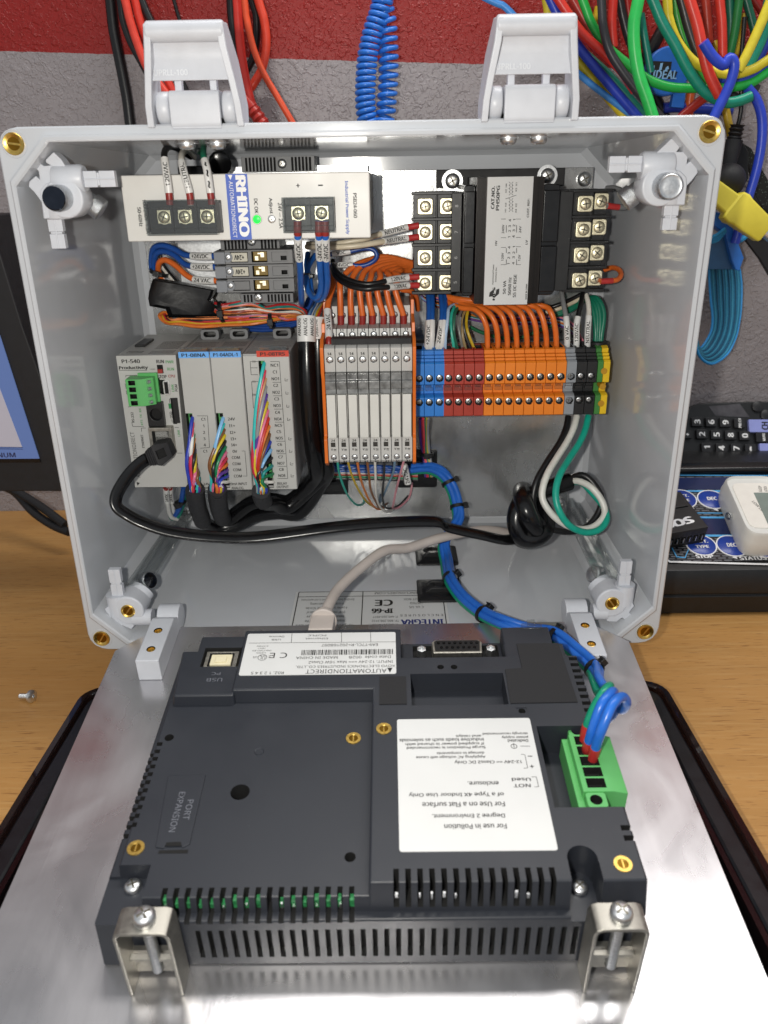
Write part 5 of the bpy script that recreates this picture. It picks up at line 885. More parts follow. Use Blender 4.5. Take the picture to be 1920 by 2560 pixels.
for j, (hc, nm) in enumerate((('dd7a33', 'orange'), ('d0662c', 'deep orange'), ('c9a022', 'yellow'), ('c22f38', 'crimson'), ('19191b', 'black'), ('e58a52', 'peach'))):
    W('%s wire in the slack loop below the black tape' % nm, hc, pp(('D', 660, 1440+j*4, 114), ('D', 590-j*6+j*j*3, 1405+j*8, 112), ('D', 548+j*16, 1440+j*5, 108), ('D', 600+j*15, 1500-j*5, 106), ('G', 520+j*10, 96-j*10, 105), ('G', 700, 118-j*13, 104), ('G', 900, 110-j*13, 104), ('G', 1120, 95-j*12, 104), ('G', 1300, 60-j*5, 104), ('G', 1420, 40-j*3, 100), ('G', 1520, 30, 92)), .95, 'wires in the slack loop below the tape', n=6)
for j in range(3): W('blue wire running behind the module tops, %s of three' % ('upper', 'middle', 'lower')[j], '1d4590', pp(('G', 1040, 90+j*22, 122), ('G', 1200, 105+j*20, 120), ('G', 1350, 95+j*18, 118), ('G', 1500, 50+j*14, 116), ('E', 330+j*20, 1290, 114), ('E', 420+j*12, 1200, 112)), 1.2, 'blue wires behind the module tops')
tie('black tie at the right end of the black tape', at('D', 1125, 1400, 105), (1, 0, .15), 5.8); tie('black tie on the slack loop above the control modules', at('G', 1270, 70, 104), (1, 0, .1), 4.2)
for j, (hc, nm) in enumerate((('16305f', 'navy'), ('6f94bd', 'pale blue'), ('2d5c9c', 'blue'), ('c9c9cc', 'white'), ('17171a', 'black'), ('8fa3b5', 'slate'), ('c8a425', 'yellow'), ('c23a30', 'red'))):
    W('%s thin wire rising from the marker sleeves behind the blue loop' % nm, hc, pp(('X4', 960+j*26, 1190, 86), ('X4', 1010+j*26, 1060, 92), ('X4', 1070+j*26, 930, 100), ('X4', 1130+j*24, 800, 110), ('X4', 1180+j*20, 640, 122)), .85, 'thin wires rising from the marker sleeves', n=6)
# two black cables beside the modules
def cable(lb, pts, r, m=None, g='black multicore cables', **k): return wire('cable', lb, 'cable', pts, r, m or black_gl, g, n=14, **k)
c1 = cable('left thick black cable with an ANALOG sleeve beside the control modules', pp(('H', 85, 320, 78), ('H', 88, 500, 74), ('H', 95, 800, 70), ('H', 115, 1150, 70), ('H', 140, 1400, 74), ('H', 165, 1560, 82), ('H', 140, 1660, 92), ('G', 1420, 1510, 98), ('G', 1270, 1500, 100), ('G', 1120, 1520, 104), ('G', 1000, 1600, 108), ('G', 930, 1650, 108), ('G', 880, 1640, 100), ('G', 860, 1570, 80), ('G', 845, 1500, 64), ('G', 840, 1430, 57)), 4.9)
c2 = cable('right thick black cable with a DIGITAL sleeve beside the control modules', pp(('H', 170, 330, 84), ('H', 180, 520, 80), ('H', 185, 800, 78), ('H', 200, 1150, 78), ('H', 235, 1420, 82), ('H', 260, 1580, 92), ('H', 210, 1690, 102), ('G', 1500, 1600, 108), ('G', 1330, 1600, 110), ('G', 1150, 1620, 113), ('G', 980, 1700, 114), ('G', 820, 1720, 110), ('G', 720, 1660, 94), ('G', 680, 1550, 72), ('G', 665, 1470, 60), ('G', 662, 1425, 57)), 4.6)
for p, s_, o in ((c1, 'ANALOG\nANALOG\nANALOG', (('H', 85, 305, 78), ('H', 87, 400, 76), ('H', 88, 515, 74))), (c2, 'DIGITAL', (('H', 168, 320, 84), ('H', 175, 410, 82), ('H', 181, 500, 80)))):
    q = pp(*o); so = obj('marker_sleeve', B().tube(q, 5.45, 22), sleeve, p, ang=50); d = (q[0]-q[2]).normalized(); n_ = V((0, -1, 0)); n_ = (n_-d*n_.dot(d)).normalized(); yd = n_.cross(d)
    vs, fs, gw, gh = glyphs(s_, .03); bb = B(); kk = 9.5/gw
    bb.raw([tuple(q[1]+d*(x*kk)+(n_*math.cos(y*kk*1.15/5.5)+yd*math.sin(y*kk*1.15/5.5))*(5.58+.02*k)) for x, y, k in vs], fs); obj('lettering', bb, ink, so)
for p, a in ((c1, (('G', 839, 1410, 57), ('G', 845, 1500, 64), ('G', 862, 1590, 84), ('G', 885, 1645, 101))), (c2, (('G', 662, 1410, 57), ('G', 668, 1480, 61), ('G', 684, 1560, 73), ('G', 722, 1665, 95)))): obj('heat_shrink', B().tube(pp(*a), 5.6, 16), shrink, p, ang=60)
c3 = cable('short thick black cable rising to the red headed module', pp(('H', 250, 1600, 96), ('G', 1420, 1545, 96), ('G', 1300, 1530, 88), ('G', 1225, 1520, 76), ('G', 1195, 1480, 64), ('G', 1188, 1440, 57)), 4.8); obj('heat_shrink', B().tube(pp(('G', 1187, 1425, 57), ('G', 1192, 1470, 62), ('G', 1210, 1510, 71)), 5.4, 16), shrink, c3, ang=60)
pal = (('c8324c', 'crimson'), ('d86f93', 'pink'), ('2c3fae', 'royal blue'), ('e4e2dc', 'white'), ('2fb7b4', 'turquoise'), ('d9782f', 'orange'), ('7d5130', 'brown'), ('d3bb2c', 'yellow'), ('1d7a4d', 'green'), ('5b3a94', 'violet'), ('1b1b1d', 'black'), ('7fb4e0', 'sky blue'), ('8b8d90', 'grey'), ('b98f66', 'tan'), ('c43527', 'red'), ('1c8a86', 'teal'))
def rainbow(nm, n_, mouth, mid, top, ends, g):
    idx = list(range(n_)); R.shuffle(idx); cs = list(pal[:n_]); R.shuffle(cs)
    for j in range(n_):
        t_ = j/(n_-1); hc, cn = cs[j]; s_ = .6*idx[j]/(n_-1)+.4*t_; e_ = ends[0]+(ends[1]-ends[0])*t_
        eu = top[0]+(top[1]-top[0])*t_; mu = mid[0]+(mid[1]-mid[0])*(t_*.7+.3*R.random())
        W('%s thin wire fanning out of the heat shrink into the %s' % (cn, nm), hc, pp(('G', mouth[0]+(mouth[1]-mouth[0])*s_, 1445, 58-2.5*math.sin(s_*3.1)), ('G', mouth[0]+(mouth[1]-mouth[0])*s_+(mu-mouth[0])*.05, 1395, 55.5-2*math.sin(s_*3.1)), ('G', mu, max(1290-70*(1-t_), e_+ (1400-e_)*.66), 54.5-3*R.random()), ('G', mu+(eu-mu)*.3, e_+(1400-e_)*.36, 55.5-2*R.random()), ('G', eu-14+6*t_, e_+26, 60), ('G', eu, e_, 66)), 1.02, g, n=6)
rainbow('left blue headed module', 12, (608, 715), (582, 700), (652, 688), (835, 1290), 'thin wires of the left heat shrink')
rainbow('right blue headed module', 12, (784, 893), (762, 880), (895, 932), (838, 1330), 'thin wires of the middle heat shrink')
rainbow('red headed module', 16, (1142, 1240), (1098, 1215), (1222, 1290), (410, 1330), 'thin wires of the right heat shrink')
# small wires under the controller
for lb, hc, pts, s_ in (('left white sleeved wire under the controller module', 'c9c9c6', ((430, 1395, 76), (436, 1470, 82), (448, 1550, 88), (458, 1605, 92), (480, 1640, 96), (520, 1650, 100)), 1), ('right white sleeved wire under the controller module', 'c9c9c6', ((462, 1395, 82), (470, 1470, 88), (482, 1545, 94), (490, 1600, 98)), 1), ('blue wire bending under the controller module', '1f4f9e', ((572, 1395, 84), (556, 1490, 90), (535, 1560, 94), (505, 1620, 98), (485, 1640, 100)), 0), ('green wire bending under the controller module', '0f6e60', ((590, 1395, 88), (575, 1490, 94), (555, 1570, 98), (520, 1635, 100), (480, 1645, 102), (462, 1610, 100)), 0)):
    W(lb, hc, pp(*[('G',)+p for p in pts]), 1.7 if s_ == 0 else 1.5, 'wires under the controller module', slv=[(2, 17, '24VDC', True)] if s_ else [], fer=[(0, 2)] if s_ else [])
tie('black tie under the controller module', at('G', 540, 1520, 93), (-.3, 0, 1), 3.6)
# flat black patch cable
pt_ = thing('network_plug', 'black boot plugged into the network socket of the leftmost control module', 'plug', at('G', 380, 1110, 50))
o = at('G', 400, 1100, 50); d = (at('G', 300, 1160, 46)-at('G', 480, 1085, 54)).normalized(); f = Fr(at('G', 480, 1080, 53), d, V((0, 1, 0)), d.cross(V((0, 1, 0))))
L_ = (at('G', 300, 1160, 46)-at('G', 480, 1080, 53)).length
c = B(f).box(3, 8, -9, -3.6, -2.6, 2.4); obj('plug_body', B(f).loops([[(0, -4, -4.5), (0, 5, -4.5), (0, 5, 4.2), (0, -4, 4.2)], [(0, -4.4, -4.5), (0, 5, -4.5), (0, 5, 4.2), (0, -4.4, 4.2)], [(L_*.55, -5, -6.5), (L_*.55, 4.5, -6.5), (L_*.55, 4.5, 6.5), (L_*.55, -5, 6.5)], [(L_*.7, -4.4, -5.6), (L_*.7, 4, -5.6), (L_*.7, 4, 5.6), (L_*.7, -4.4, 5.6)]], True, True), black_mt, pt_, bev=.6, cut=c)
for k_ in range(4): obj('boot_ridge', B(f).loops([[(L_*(.66+k_*.09)+e, -4.2*s_, -5.2*s_), (L_*(.66+k_*.09)+e, 3.8*s_, -5.2*s_), (L_*(.66+k_*.09)+e, 3.8*s_, 5.2*s_), (L_*(.66+k_*.09)+e, -4.2*s_, 5.2*s_)] for e, s_ in ((0, .86-k_*.05), (.5, 1-k_*.05), (1.2, 1-k_*.05), (1.7, .86-k_*.05))]), black_mt, pt_, bev=.3)
wire('patch_cable', 'flat black network cable looping across the bottom of the box from the controller', 'cable', pp(('G', 330, 1150, 47), ('G', 240, 1195, 42), ('G', 140, 1290, 36), ('G', 65, 1400, 30), ('c7', 40, 270, 26), ('c7', 60, 365, 24), ('c7', 160, 440, 24), ('c7', 320, 525, 24), ('c7', 600, 612, 26), ('c7', 1000, 668, 30), ('c7', 1500, 678, 36), ('H', 280, 2058, 42), ('H', 700, 2012, 48), ('H', 1150, 2003, 54), ('I', 300, 1835, 58), ('I', 560, 1893, 60), ('I', 720, 1925, 62), ('I', 860, 1900, 68)), 1.8, black_gl, n=16, flat=2.2)
# knotted power cord
wire('cable', 'thick glossy black power cord tied in a knot at the bottom right of the box', 'cable', pp(('I', 1195, 1492, 88), ('I', 1080, 1530, 84), ('I', 960, 1575, 80), ('I', 870, 1600, 72), ('I', 815, 1690, 64), ('I', 800, 1800, 60), ('I', 840, 1900, 58), ('I', 930, 1915, 58), ('I', 1010, 1860, 62), ('I', 1020, 1740, 70), ('I', 960, 1640, 80), ('I', 890, 1580, 88), ('I', 845, 1560, 78), ('I', 850, 1620, 62), ('I', 880, 1720, 54), ('I', 930, 1820, 56), ('I', 950, 1900, 66), ('I', 890, 1930, 78), ('I', 820, 1900, 92), ('I', 840, 1800, 110), ('I', 880, 1760, 128)), 5.6, black_gl, n=18)
for lb, hc, pts in (('black conductor curling out of the knotted power cord', BK, ((1190, 1470, 88), (1290, 1447, 84), (1375, 1505, 80), (1432, 1620, 76), (1405, 1735, 72), (1320, 1825, 68), (1200, 1862, 64), (1060, 1845, 62), (960, 1760, 62), (925, 1650, 64), (950, 1500, 68), (1030, 1350, 76), (1120, 1210, 86), (1170, 1100, 94), (1188, 1010, 99))), ('white conductor curling out of the knotted power cord', 'd8d7d0', ((1180, 1492, 88), (1270, 1492, 82), (1365, 1545, 76), (1440, 1640, 72), (1455, 1740, 68), (1380, 1825, 63), (1270, 1845, 59), (1150, 1800, 56), (1050, 1715, 56), (995, 1600, 60), (1025, 1450, 66), (1100, 1320, 76), (1180, 1200, 86), (1225, 1100, 93), (1250, 1008, 99))), ('turquoise conductor curling out of the knotted power cord', TEAL, ((1185, 1505, 90), (1280, 1500, 84), (1370, 1580, 78), (1450, 1680, 72), (1472, 1770, 66), (1420, 1845, 60), (1320, 1872, 56), (1210, 1830, 53), (1130, 1730, 53), (1095, 1600, 57), (1120, 1460, 64), (1190, 1330, 76), (1265, 1210, 86), (1312, 1110, 93), (1336, 1008, 99)))):
    W(lb, hc, pp(*[('I',)+p for p in pts]), 2.05, 'conductors curling out of the power cord', n=12)
# thin wires under the relays
for lb, hc, pts in (('turquoise', '2fa695', ((345, 1505, 60), (360, 1590, 66), (395, 1700, 76), (440, 1800, 90), (510, 1862, 104), (560, 1852, 116), (560, 1800, 124))), ('yellow', 'c2a52c', ((430, 1505, 60), (460, 1620, 68), (520, 1750, 80), (600, 1850, 96), (690, 1900, 112), (730, 1890, 124))), ('orange', 'd57a3a', ((508, 1505, 60), (530, 1620, 68), (560, 1730, 78), (620, 1840, 92), (680, 1900, 108), (740, 1880, 122))), ('brown', '8a5a36', ((590, 1505, 60), (605, 1620, 66), (625, 1740, 76), (655, 1840, 90), (695, 1885, 106), (760, 1850, 122))), ('white', 'dad8d2', ((655, 1505, 60), (655, 1640, 66), (660, 1760, 76), (685, 1860, 88), (735, 1920, 98), (800, 1905, 112), (830, 1860, 124))), ('black', '2a2c2e', ((735, 1505, 60), (732, 1640, 66), (722, 1760, 76), (728, 1860, 88), (770, 1895, 102), (850, 1870, 116), (930, 1790, 126))), ('slate blue', '7390a8', ((820, 1505, 60), (805, 1600, 66), (760, 1720, 78), (715, 1810, 92), (690, 1845, 108), (700, 1780, 124))), ('rose', 'c98a94', ((893, 1505, 60), (870, 1600, 66), (835, 1740, 78), (812, 1850, 90), (805, 1890, 104), (860, 1880, 114), (940, 1800, 124), (965, 1680, 130)))):
    W('%s thin wire drooping from the bottom of the relay row' % lb, hc, pp(*[('H',)+p for p in pts]), .72, 'thin wires drooping under the relays', n=6)
for j, (hc, nm) in enumerate((('1f4f9e', 'upper blue'), ('1b478f', 'middle blue'), ('2359a8', 'lower blue'), ('c8c6c0', 'white'), ('b23028', 'red'), ('1e7a50', 'green'), ('17171a', 'black'))):
    W('%s wire running level behind the drooping wires' % nm, hc, pp(*[('H', u, 1545+j*17+(u-300)*.02, 130) for u in (250, 450, 650, 850, 1010)]), 1.5 if j < 3 else .9, 'wires running level under the relays', n=6)
for j, (hc, nm) in enumerate((('5a3a94', 'violet'), ('c52f4c', 'crimson'), ('d6404a', 'red'), ('1d6b55', 'green'), ('b3a73c', 'olive yellow'), ('8e9096', 'grey'))):
    W('%s thin wire hanging below the blue terminals' % nm, hc, pp(('H', 1030+j*13, 1150, 104), ('H', 1036+j*12, 1290, 118), ('H', 1050+j*10, 1430, 124), ('H', 1065+j*11, 1530, 122), ('H', 1075+j*11, 1630, 126)), .95, 'thin wires hanging below the blue terminals', n=6)
sl_ = W('white sleeved wire end behind the right relay', 'd8d5cd', pp(('H', 895, 1530, 106), ('H', 910, 1600, 106), ('H', 930, 1690, 106)), 1.9, slv=[(.5, 14, '24VDC', True)])
# tie mounts
def mount(lb, fr):
    t = thing('tie_mount', lb, 'tie mount', fr.o, 'black adhesive tie mounts')
    obj('base', B(fr).loops([rr3(13.6, 13.6, 0), rr3(13.6, 13.6, 1.2), rr3(11, 11, 2.6)]), black_pl, t, bev=.2, ang=30)
    obj('saddle', B(fr).prism([(-9, 2.4), (-5, 5.4), (5, 5.4), (9, 2.4)], 'y', -5.5, -2.6).prism([(-9, 2.4), (-5, 5.4), (5, 5.4), (9, 2.4)], 'y', 2.6, 5.5).box(-3, 3, -2.7, 2.7, 2.4, 4.2), black_pl, t, bev=.3); return t
def rr3(a, b_, h): return [(x, y, h) for x, y in rr(-a, a, -b_, b_, 1.6, 4)]
mount('black tie mount on the floor of the box, the farther of the two', Fr((40.5, 94, 1.7))); mount('black tie mount on the floor of the box, the nearer of the two', Fr((39.8, 47, 1.0)))
mount('black tie mount on the steel panel right of the relay row', Fr((29.5, PY, 47.5), (1, 0, 0), (0, 0, 1), (0, -1, 0))); q = at('H', 270, 1690, PY); mount('black tie mount on the steel panel under the thick black cables', Fr((q.x, PY, q.z+6), (1, 0, 0), (0, 0, 1), (0, -1, 0)))
# blue and green supply wires to the operator panel
def off(pts, d): return [p+V(d) for p in pts]
run = pp(('H', 960, 1585, 124), ('H', 1120, 1572, 120), ('H', 1230, 1625, 115), ('H', 1300, 1730, 110), ('H', 1340, 1860, 104), ('H', 1342, 2000, 96), ('K', 440, 10, 84), atz('K', 452, 110, 9), atz('K', 470, 200, 9), atz('K', 535, 300, 8), atz('K', 640, 385, 8), PF(ath('K', 750, 438, 8)), PF(ath('K', 880, 478, 8)), PF(ath('K', 1010, 500, 10)), PF(ath('K', 1130, 592, 12)), PF(ath('K', 1215, 670, 15)))
def hp_(*l): return [PF(ath('N', u, v, h)) for u, v, h in l]
for lb, hc, d, e_ in (('outer blue supply wire, ending nearest in the large green plug', '2466c4', (1.6, -1.4, 1.2), hp_((1310, 300, 26), (1370, 400, 34), (1425, 470, 40), (1455, 430, 50), (1430, 395, 56), (1380, 440, 58), (1325, 560, 52), (1290, 660, 42), (1270, 735, 33))), ('inner blue supply wire, second from the near end in the large green plug', '2466c4', (-1.6, -.8, .6), hp_((1290, 280, 26), (1340, 350, 36), (1385, 370, 48), (1370, 375, 56), (1320, 440, 56), (1275, 560, 48), (1245, 660, 38), (1240, 690, 33))), ('green supply wire to the large green plug', '0f8a6a', (-2.4, 1.4, -1.6), hp_((1270, 300, 24), (1300, 380, 32), (1345, 350, 44), (1365, 340, 52), (1330, 380, 54), (1280, 460, 48), (1240, 560, 40), (1225, 635, 33)))):
    W(lb, hc, off(run, d)+e_, 1.95, 'supply wires of the touch panel', n=12, fer=[(-7.5, -.1)], fm=ferr_b)
W('third blue supply wire, turning back behind the loops', '2466c4', off(run, (0, .6, 3.2))+hp_((1300, 285, 30), (1350, 370, 36), (1392, 430, 42), (1380, 490, 36), (1330, 540, 26), (1280, 590, 18)), 1.9, 'supply wires of the touch panel', n=12)
for lb, i, d in (('black tie on the blue wires at the bend below the relays', 3, 0), ('black tie on the blue wires above the flat black cable', 4, 0), ('black tie on the blue wires at the nearer floor mount', 8, 0), ('black tie on the blue wires beside the approval sticker', 10, 0), ('black tie on the blue wires behind the right hinge arm', 13, 1), ('black tie on the blue wires beside the foam covered corner', 15, 1)):
    tie(lb, run[2].lerp(run[3], .55) if i == 3 else run[i].lerp(run[i+1], .15) if i == 4 else run[i], run[min(i+1, 15)]-run[i-1], 4.4, head=(.8, 0, .6) if d or i > 6 else (1, -.4, .1))
tie('black tie on the thin wires below the blue terminals', at('H', 1082, 1440, 121), (.1, 0, 1), 4)
# beige network cable
bc = wire('network_cable', 'beige network cable running from the knot to the touch panel', 'cable', pp(('I', 790, 1895, 84), ('I', 690, 1865, 80), ('I', 560, 1852, 74), ('I', 420, 1870, 66), ('I', 220, 1915, 56), ('I', 0, 1985, 44), ('J', 1580, 55, 32), ('J', 1450, 150, 14), ('J', 1350, 245, -4), ('J', 1298, 330, -20), ('J', 1275, 395, -30)), 2.9, beige, n=14)
pe = at('J', 1265, 440, -40); ps0 = at('J', 1276, 385, -28); d = (pe-ps0).normalized(); f = Fr(ps0, V((1, 0, 0)), d, V((1, 0, 0)).cross(d)); Ln = (pe-ps0).length
b = B(f); pr = []
for k_ in range(5): pr += [(3.6+k_*.6, k_*1.9), (4.3+k_*.62, k_*1.9+.5), (4.3+k_*.62, k_*1.9+1.3), (3.7+k_*.6, k_*1.9+1.8)]
obj('boot', B().lathe(pr, ps0-d*3, d, 20), beige, bc, ang=25); obj('plug_body', B(f).box(-5.9, 5.9, 5.5, Ln+9, -3.6, 4.4), beige, bc, bev=.6)
# ================================================================ things on the wall behind
def ext(pts, n0=0, n1=0):
    p = list(pts)
    if n0: p = [p[0]+(p[0]-p[1]).normalized()*n0]+p
    if n1: p = p+[p[-1]+(p[-1]-p[-2]).normalized()*n1]
    return p
def hang(name, lb, hc, k, pts, Y, r, g, n0=60, n1=40, rough=.35):
    return wire(name, lb, 'cable', ext([at(k, p[0], p[1], p[2] if len(p) > 2 else Y) for p in pts], n0, n1), r, plast(hc, rough), g, n=12)
G1 = 'cables hanging behind the left latch'
for lb, hc, pts, r, Y in (('thick black cable crossing the wall left of the left latch', '121214', ((655, 0), (672, 160), (690, 260), (722, 420), (752, 580), (772, 740)), 3.9, 262), ('thinner black cable bending away behind the left latch', '161618', ((712, 0), (730, 120), (770, 240), (825, 345), (900, 480)), 2.6, 258), ('front red cable left of the left latch', 'e04534', ((742, 0), (770, 120), (815, 260), (872, 400), (960, 520)), 2.9, 250), ('rear red cable left of the left latch', 'd83e30', ((800, 0), (822, 100), (860, 210), (920, 330)), 2.9, 256), ('short black cable end above the left latch', '1e1f21', ((838, 0), (862, 60), (900, 140), (960, 260)), 2.8, 258), ('very thin black cord above the left latch', '141416', ((1028, 0), (1040, 40), (1055, 90)), 1.3, 262), ('black cable just right of the left latch', '131315', ((1368, 0), (1372, 80), (1390, 240), (1410, 420)), 3.2, 262), ('bright red cable just right of the left latch', 'd8392e', ((1405, 0), (1415, 160), (1432, 330), (1462, 500), (1500, 640), (1545, 730)), 3.0, 246), ('orange red cable sweeping down to the right from the left latch', 'e2522c', ((1448, 0), (1462, 110), (1500, 280), (1560, 430), (1659, 600)), 2.2, 240), ('dark red cable looping behind the orange red one', 'd8452e', ((1530, 0), (1565, 120), (1578, 260), (1555, 400), (1500, 500), (1470, 540)), 3.0, 256), ('black printed cable looping behind the orange red one', '101012', ((1492, 0), (1518, 90), (1520, 220), (1500, 340), (1460, 420)), 2.7, 262)):
    o = hang('cable', lb, hc, 'A', pts, Y, r, G1)
bt = at('A', 1545, 715, 246); d = (at('A', 1590, 770, 246)-at('A', 1500, 640, 246)).normalized(); b = B().lathe([(3.2, -18), (4.6, -10)]+[(5.0 if i % 2 else 4.2, -9+i*2.2) for i in range(8)]+[(4.4, 12)], bt, d, 16)
t = thing('plug_boot', 'red ribbed plug boot at the end of a red cable right of the left latch', 'plug', bt); obj('boot', b, plast('cf372c'), t, ang=25)
# coiled air hose
def helix(cl, R0, pitch, ph=0):
    c = spline(cl, 12); L = [0]
    for a, e in zip(c, c[1:]): L.append(L[-1]+(e-a).length)
    n = int(L[-1]/pitch*16); out = []; j = 0
    for i in range(n+1):
        s_ = L[-1]*i/n
        while j < len(L)-2 and L[j+1] < s_: j += 1
        p = c[j].lerp(c[j+1], (s_-L[j])/max(1e-6, L[j+1]-L[j])); d = (c[j+1]-c[j]).normalized(); x = (V((1, 0, 0))-d*d.x).normalized(); y = d.cross(x); an = ph+2*math.pi*s_/pitch
        out.append(p+x*(R0*math.cos(an))+y*(R0*math.sin(an)))
    return out
s1 = [at('B', u, v, 238) for u, v in ((880, -160), (850, -20), (822, 90), (785, 200), (757, 330), (745, 470), (742, 600), (752, 700), (772, 780))]
s2 = [at('B', u, v, 238) for u, v in ((835, 790), (858, 700), (868, 610), (878, 480), (880, 350), (875, 230), (868, 130), (850, 30), (838, -60))]
tag(obj('coiled_hose', B().tube(helix(s1, 5.7, 3.9)+helix([p+V((0, 3, 0)) for p in s2], 5.6, 5.4, 1.0), 1.6, 10, smooth=0), plast('2f77d8', .25), ang=60), 'bright blue coiled hose hanging in two strands on the wall between the latches', 'hose')
# test leads at the upper right
G2 = 'test leads bundled at the upper right'
for lb, hc, pts, r, Y in (
 ('red lead running down behind the right latch', 'd6352a', ((420, 0), (480, 90), (560, 200), (680, 310), (790, 420), (870, 540)), 3.0, 226), ('dull red lead end behind the bright green one', 'b93a34', ((505, 0), (560, 100), (612, 210)), 3.2, 256), ('light green lead making the long lower sweep', '22b34a', ((560, 0), (610, 130), (690, 260), (800, 360), (940, 465), (1060, 512), (1180, 522), (1300, 520), (1440, 518), (1560, 490), (1659, 425)), 3.0, 230),
 ('dark grey lead twisting down left of the front green lead', '37363b', ((672, 0), (682, 150), (720, 300), (800, 430), (900, 560), (1010, 680)), 2.9, 222), ('short red lead just left of the front green lead', 'cf3128', ((742, 0), (735, 140), (745, 280)), 3.0, 240), ('black lead behind the front green lead', '252529', ((780, 0), (800, 100), (835, 230), (900, 380)), 3.0, 248), ('broad bright green lead at the front, falling almost straight', '2ec45a', ((890, 0), (865, 140), (868, 290), (895, 450), (940, 580), (975, 690)), 3.9, 206),
 ('teal lead behind the front green lead', '17806f', ((905, 80), (930, 240), (965, 430)), 2.6, 250), ('teal lead slanting from the top across the blue round tag', '0f8a72', ((975, 0), (1030, 130), (1110, 270), (1195, 430), (1290, 550), (1400, 605), (1480, 600), (1560, 570)), 3.4, 216), ('yellow lead with the deep curve under the knot', 'dccb35', ((1062, 0), (1072, 110), (1125, 250), (1220, 365), (1340, 425), (1460, 440), (1570, 410), (1659, 355)), 3.0, 228),
 ('green lead hidden behind the yellow one', '3a9a3a', ((1108, 0), (1125, 110), (1170, 260), (1250, 440), (1320, 530)), 2.8, 246), ('charcoal lead left of the front red lead', '2f2f34', ((1145, 0), (1190, 170), (1245, 320), (1330, 440), (1400, 530), (1490, 590), (1555, 565), (1590, 500)), 3.2, 236), ('front red lead running into the blue knot', 'dc3a2c', ((1195, 0), (1240, 150), (1272, 300), (1310, 440), (1372, 570)), 3.5, 212),
 ('blue lead looped over the others in a knot', '2b46c2', ((1275, 250), (1330, 335), (1395, 385), (1432, 345), (1458, 380), (1445, 460), (1410, 550), (1375, 620), (1350, 670)), 3.3, 204), ('blue lead following the yellow curve', '2a44ba', ((1380, 470), (1470, 480), (1570, 450), (1659, 395)), 3.0, 232), ('red lead hanging straight above the knot', 'd2382c', ((1372, 0), (1386, 150), (1390, 340)), 3.1, 246), ('dark green lead left of the pair above the knot', '15604c', ((1432, 0), (1438, 150), (1425, 340)), 2.9, 252), ('forest green lead right of the pair above the knot', '1c6d36', ((1488, 0), (1462, 190), (1428, 350)), 2.9, 248),
 ('yellow lead slanting down to the left at the right edge', 'ddce3a', ((1659, 40), (1600, 180), (1530, 330), (1480, 420)), 3.2, 222), ('teal lead slanting down beside the yellow one at the right edge', '128a74', ((1659, 140), (1610, 270), (1545, 400)), 3.0, 232), ('blue lead slanting behind the teal one at the right edge', '2940a8', ((1659, 240), (1610, 340), (1560, 420)), 3.0, 240), ('dark green lead in the far corner above the yellow one', '175c46', ((1530, 0), (1560, 110), (1590, 230)), 2.8, 258), ('dark red lead at the extreme upper right', '8c1f1b', ((1580, 0), (1620, 60), (1659, 120)), 2.8, 260),
 ('crimson lead at the back between the two green leads', 'a3201c', ((825, 0), (838, 120), (850, 330)), 2.6, 264), ('brick red lead at the back right of the front red one', 'b23a2a', ((1290, 0), (1300, 120), (1310, 260)), 3.0, 262), ('mustard lead end at the back above the yellow curve', 'c9a71f', ((1345, 240), (1352, 320), (1330, 400)), 2.2, 264), ('mustard lead slanting at the back under the right edge', 'd0b028', ((1520, 80), (1500, 220), (1440, 380)), 2.4, 266), ('dim yellow lead at the back left of the black ones', 'c8ab22', ((655, 40), (640, 100), (610, 150)), 2.6, 264), ('black sleeve at the back behind the blue round tag', '121214', ((1030, 180), (975, 280), (930, 380), (985, 560), (1040, 690)), 4.2, 268), ('orange lead end at the back below the light green sweep', 'd2602f', ((1205, 530), (1195, 600), (1190, 690)), 3.0, 262), ('navy lead at the back low behind the top edge', '22389c', ((1040, 640), (1110, 634), (1200, 640)), 3.6, 264), ('teal lead at the back beside the yellow one', '167a68', ((1640, 60), (1600, 200), (1560, 330)), 2.6, 258),
 ('blue lead hanging free on the right beside the box', '2a45c4', ((1535, 520), (1590, 590), (1622, 700), (1620, 850), (1590, 1010), (1540, 1180)), 3.2, 228), ('blue lead slanting down behind the right latch', '2a45bd', ((372, 0), (430, 120), (510, 240), (610, 370), (720, 500), (840, 640)), 3.2, 232), ('dark teal lead slanting down behind the right latch', '137a68', ((410, 60), (520, 260), (690, 420), (800, 540), (905, 660)), 2.8, 238), ('yellow lead slanting down behind the right latch', 'dcc935', ((345, 0), (362, 100), (430, 230), (520, 345), (650, 510), (790, 670)), 2.9, 240), ('light blue lead slanting down behind the right latch', '4b97e6', ((10, 0), (110, 50), (300, 250), (520, 425), (650, 530), (840, 675)), 2.2, 236), ('red lead end lying low behind the top edge', 'a8281f', ((1310, 560), (1230, 620), (1160, 680)), 3.2, 252), ('yellow lead end showing below the blue knot', 'bf9f28', ((1400, 600), (1415, 680)), 2.8, 258), ('thin black cord above the strain relief', '121214', ((1520, 100), (1500, 400), (1500, 600), (1495, 680), (1480, 745)), 1.5, 236)):
    n1 = 0 if 'thin black cord' in lb else 30 if pts[-1][0] > 1600 or pts[-1][1] > 600 else 0
    hang('test_lead', lb, hc, 'C', pts, Y, r, G2, 60 if pts[0][1] <= 0 or pts[0][0] > 1600 else 0, n1)
tgt = thing('round_tag', 'round blue tag with a black square emblem and the word IDEAL', 'tag', at('d7', 620, 720, 262)); q = at('d7', 625, 735, 254); rad = 15.5
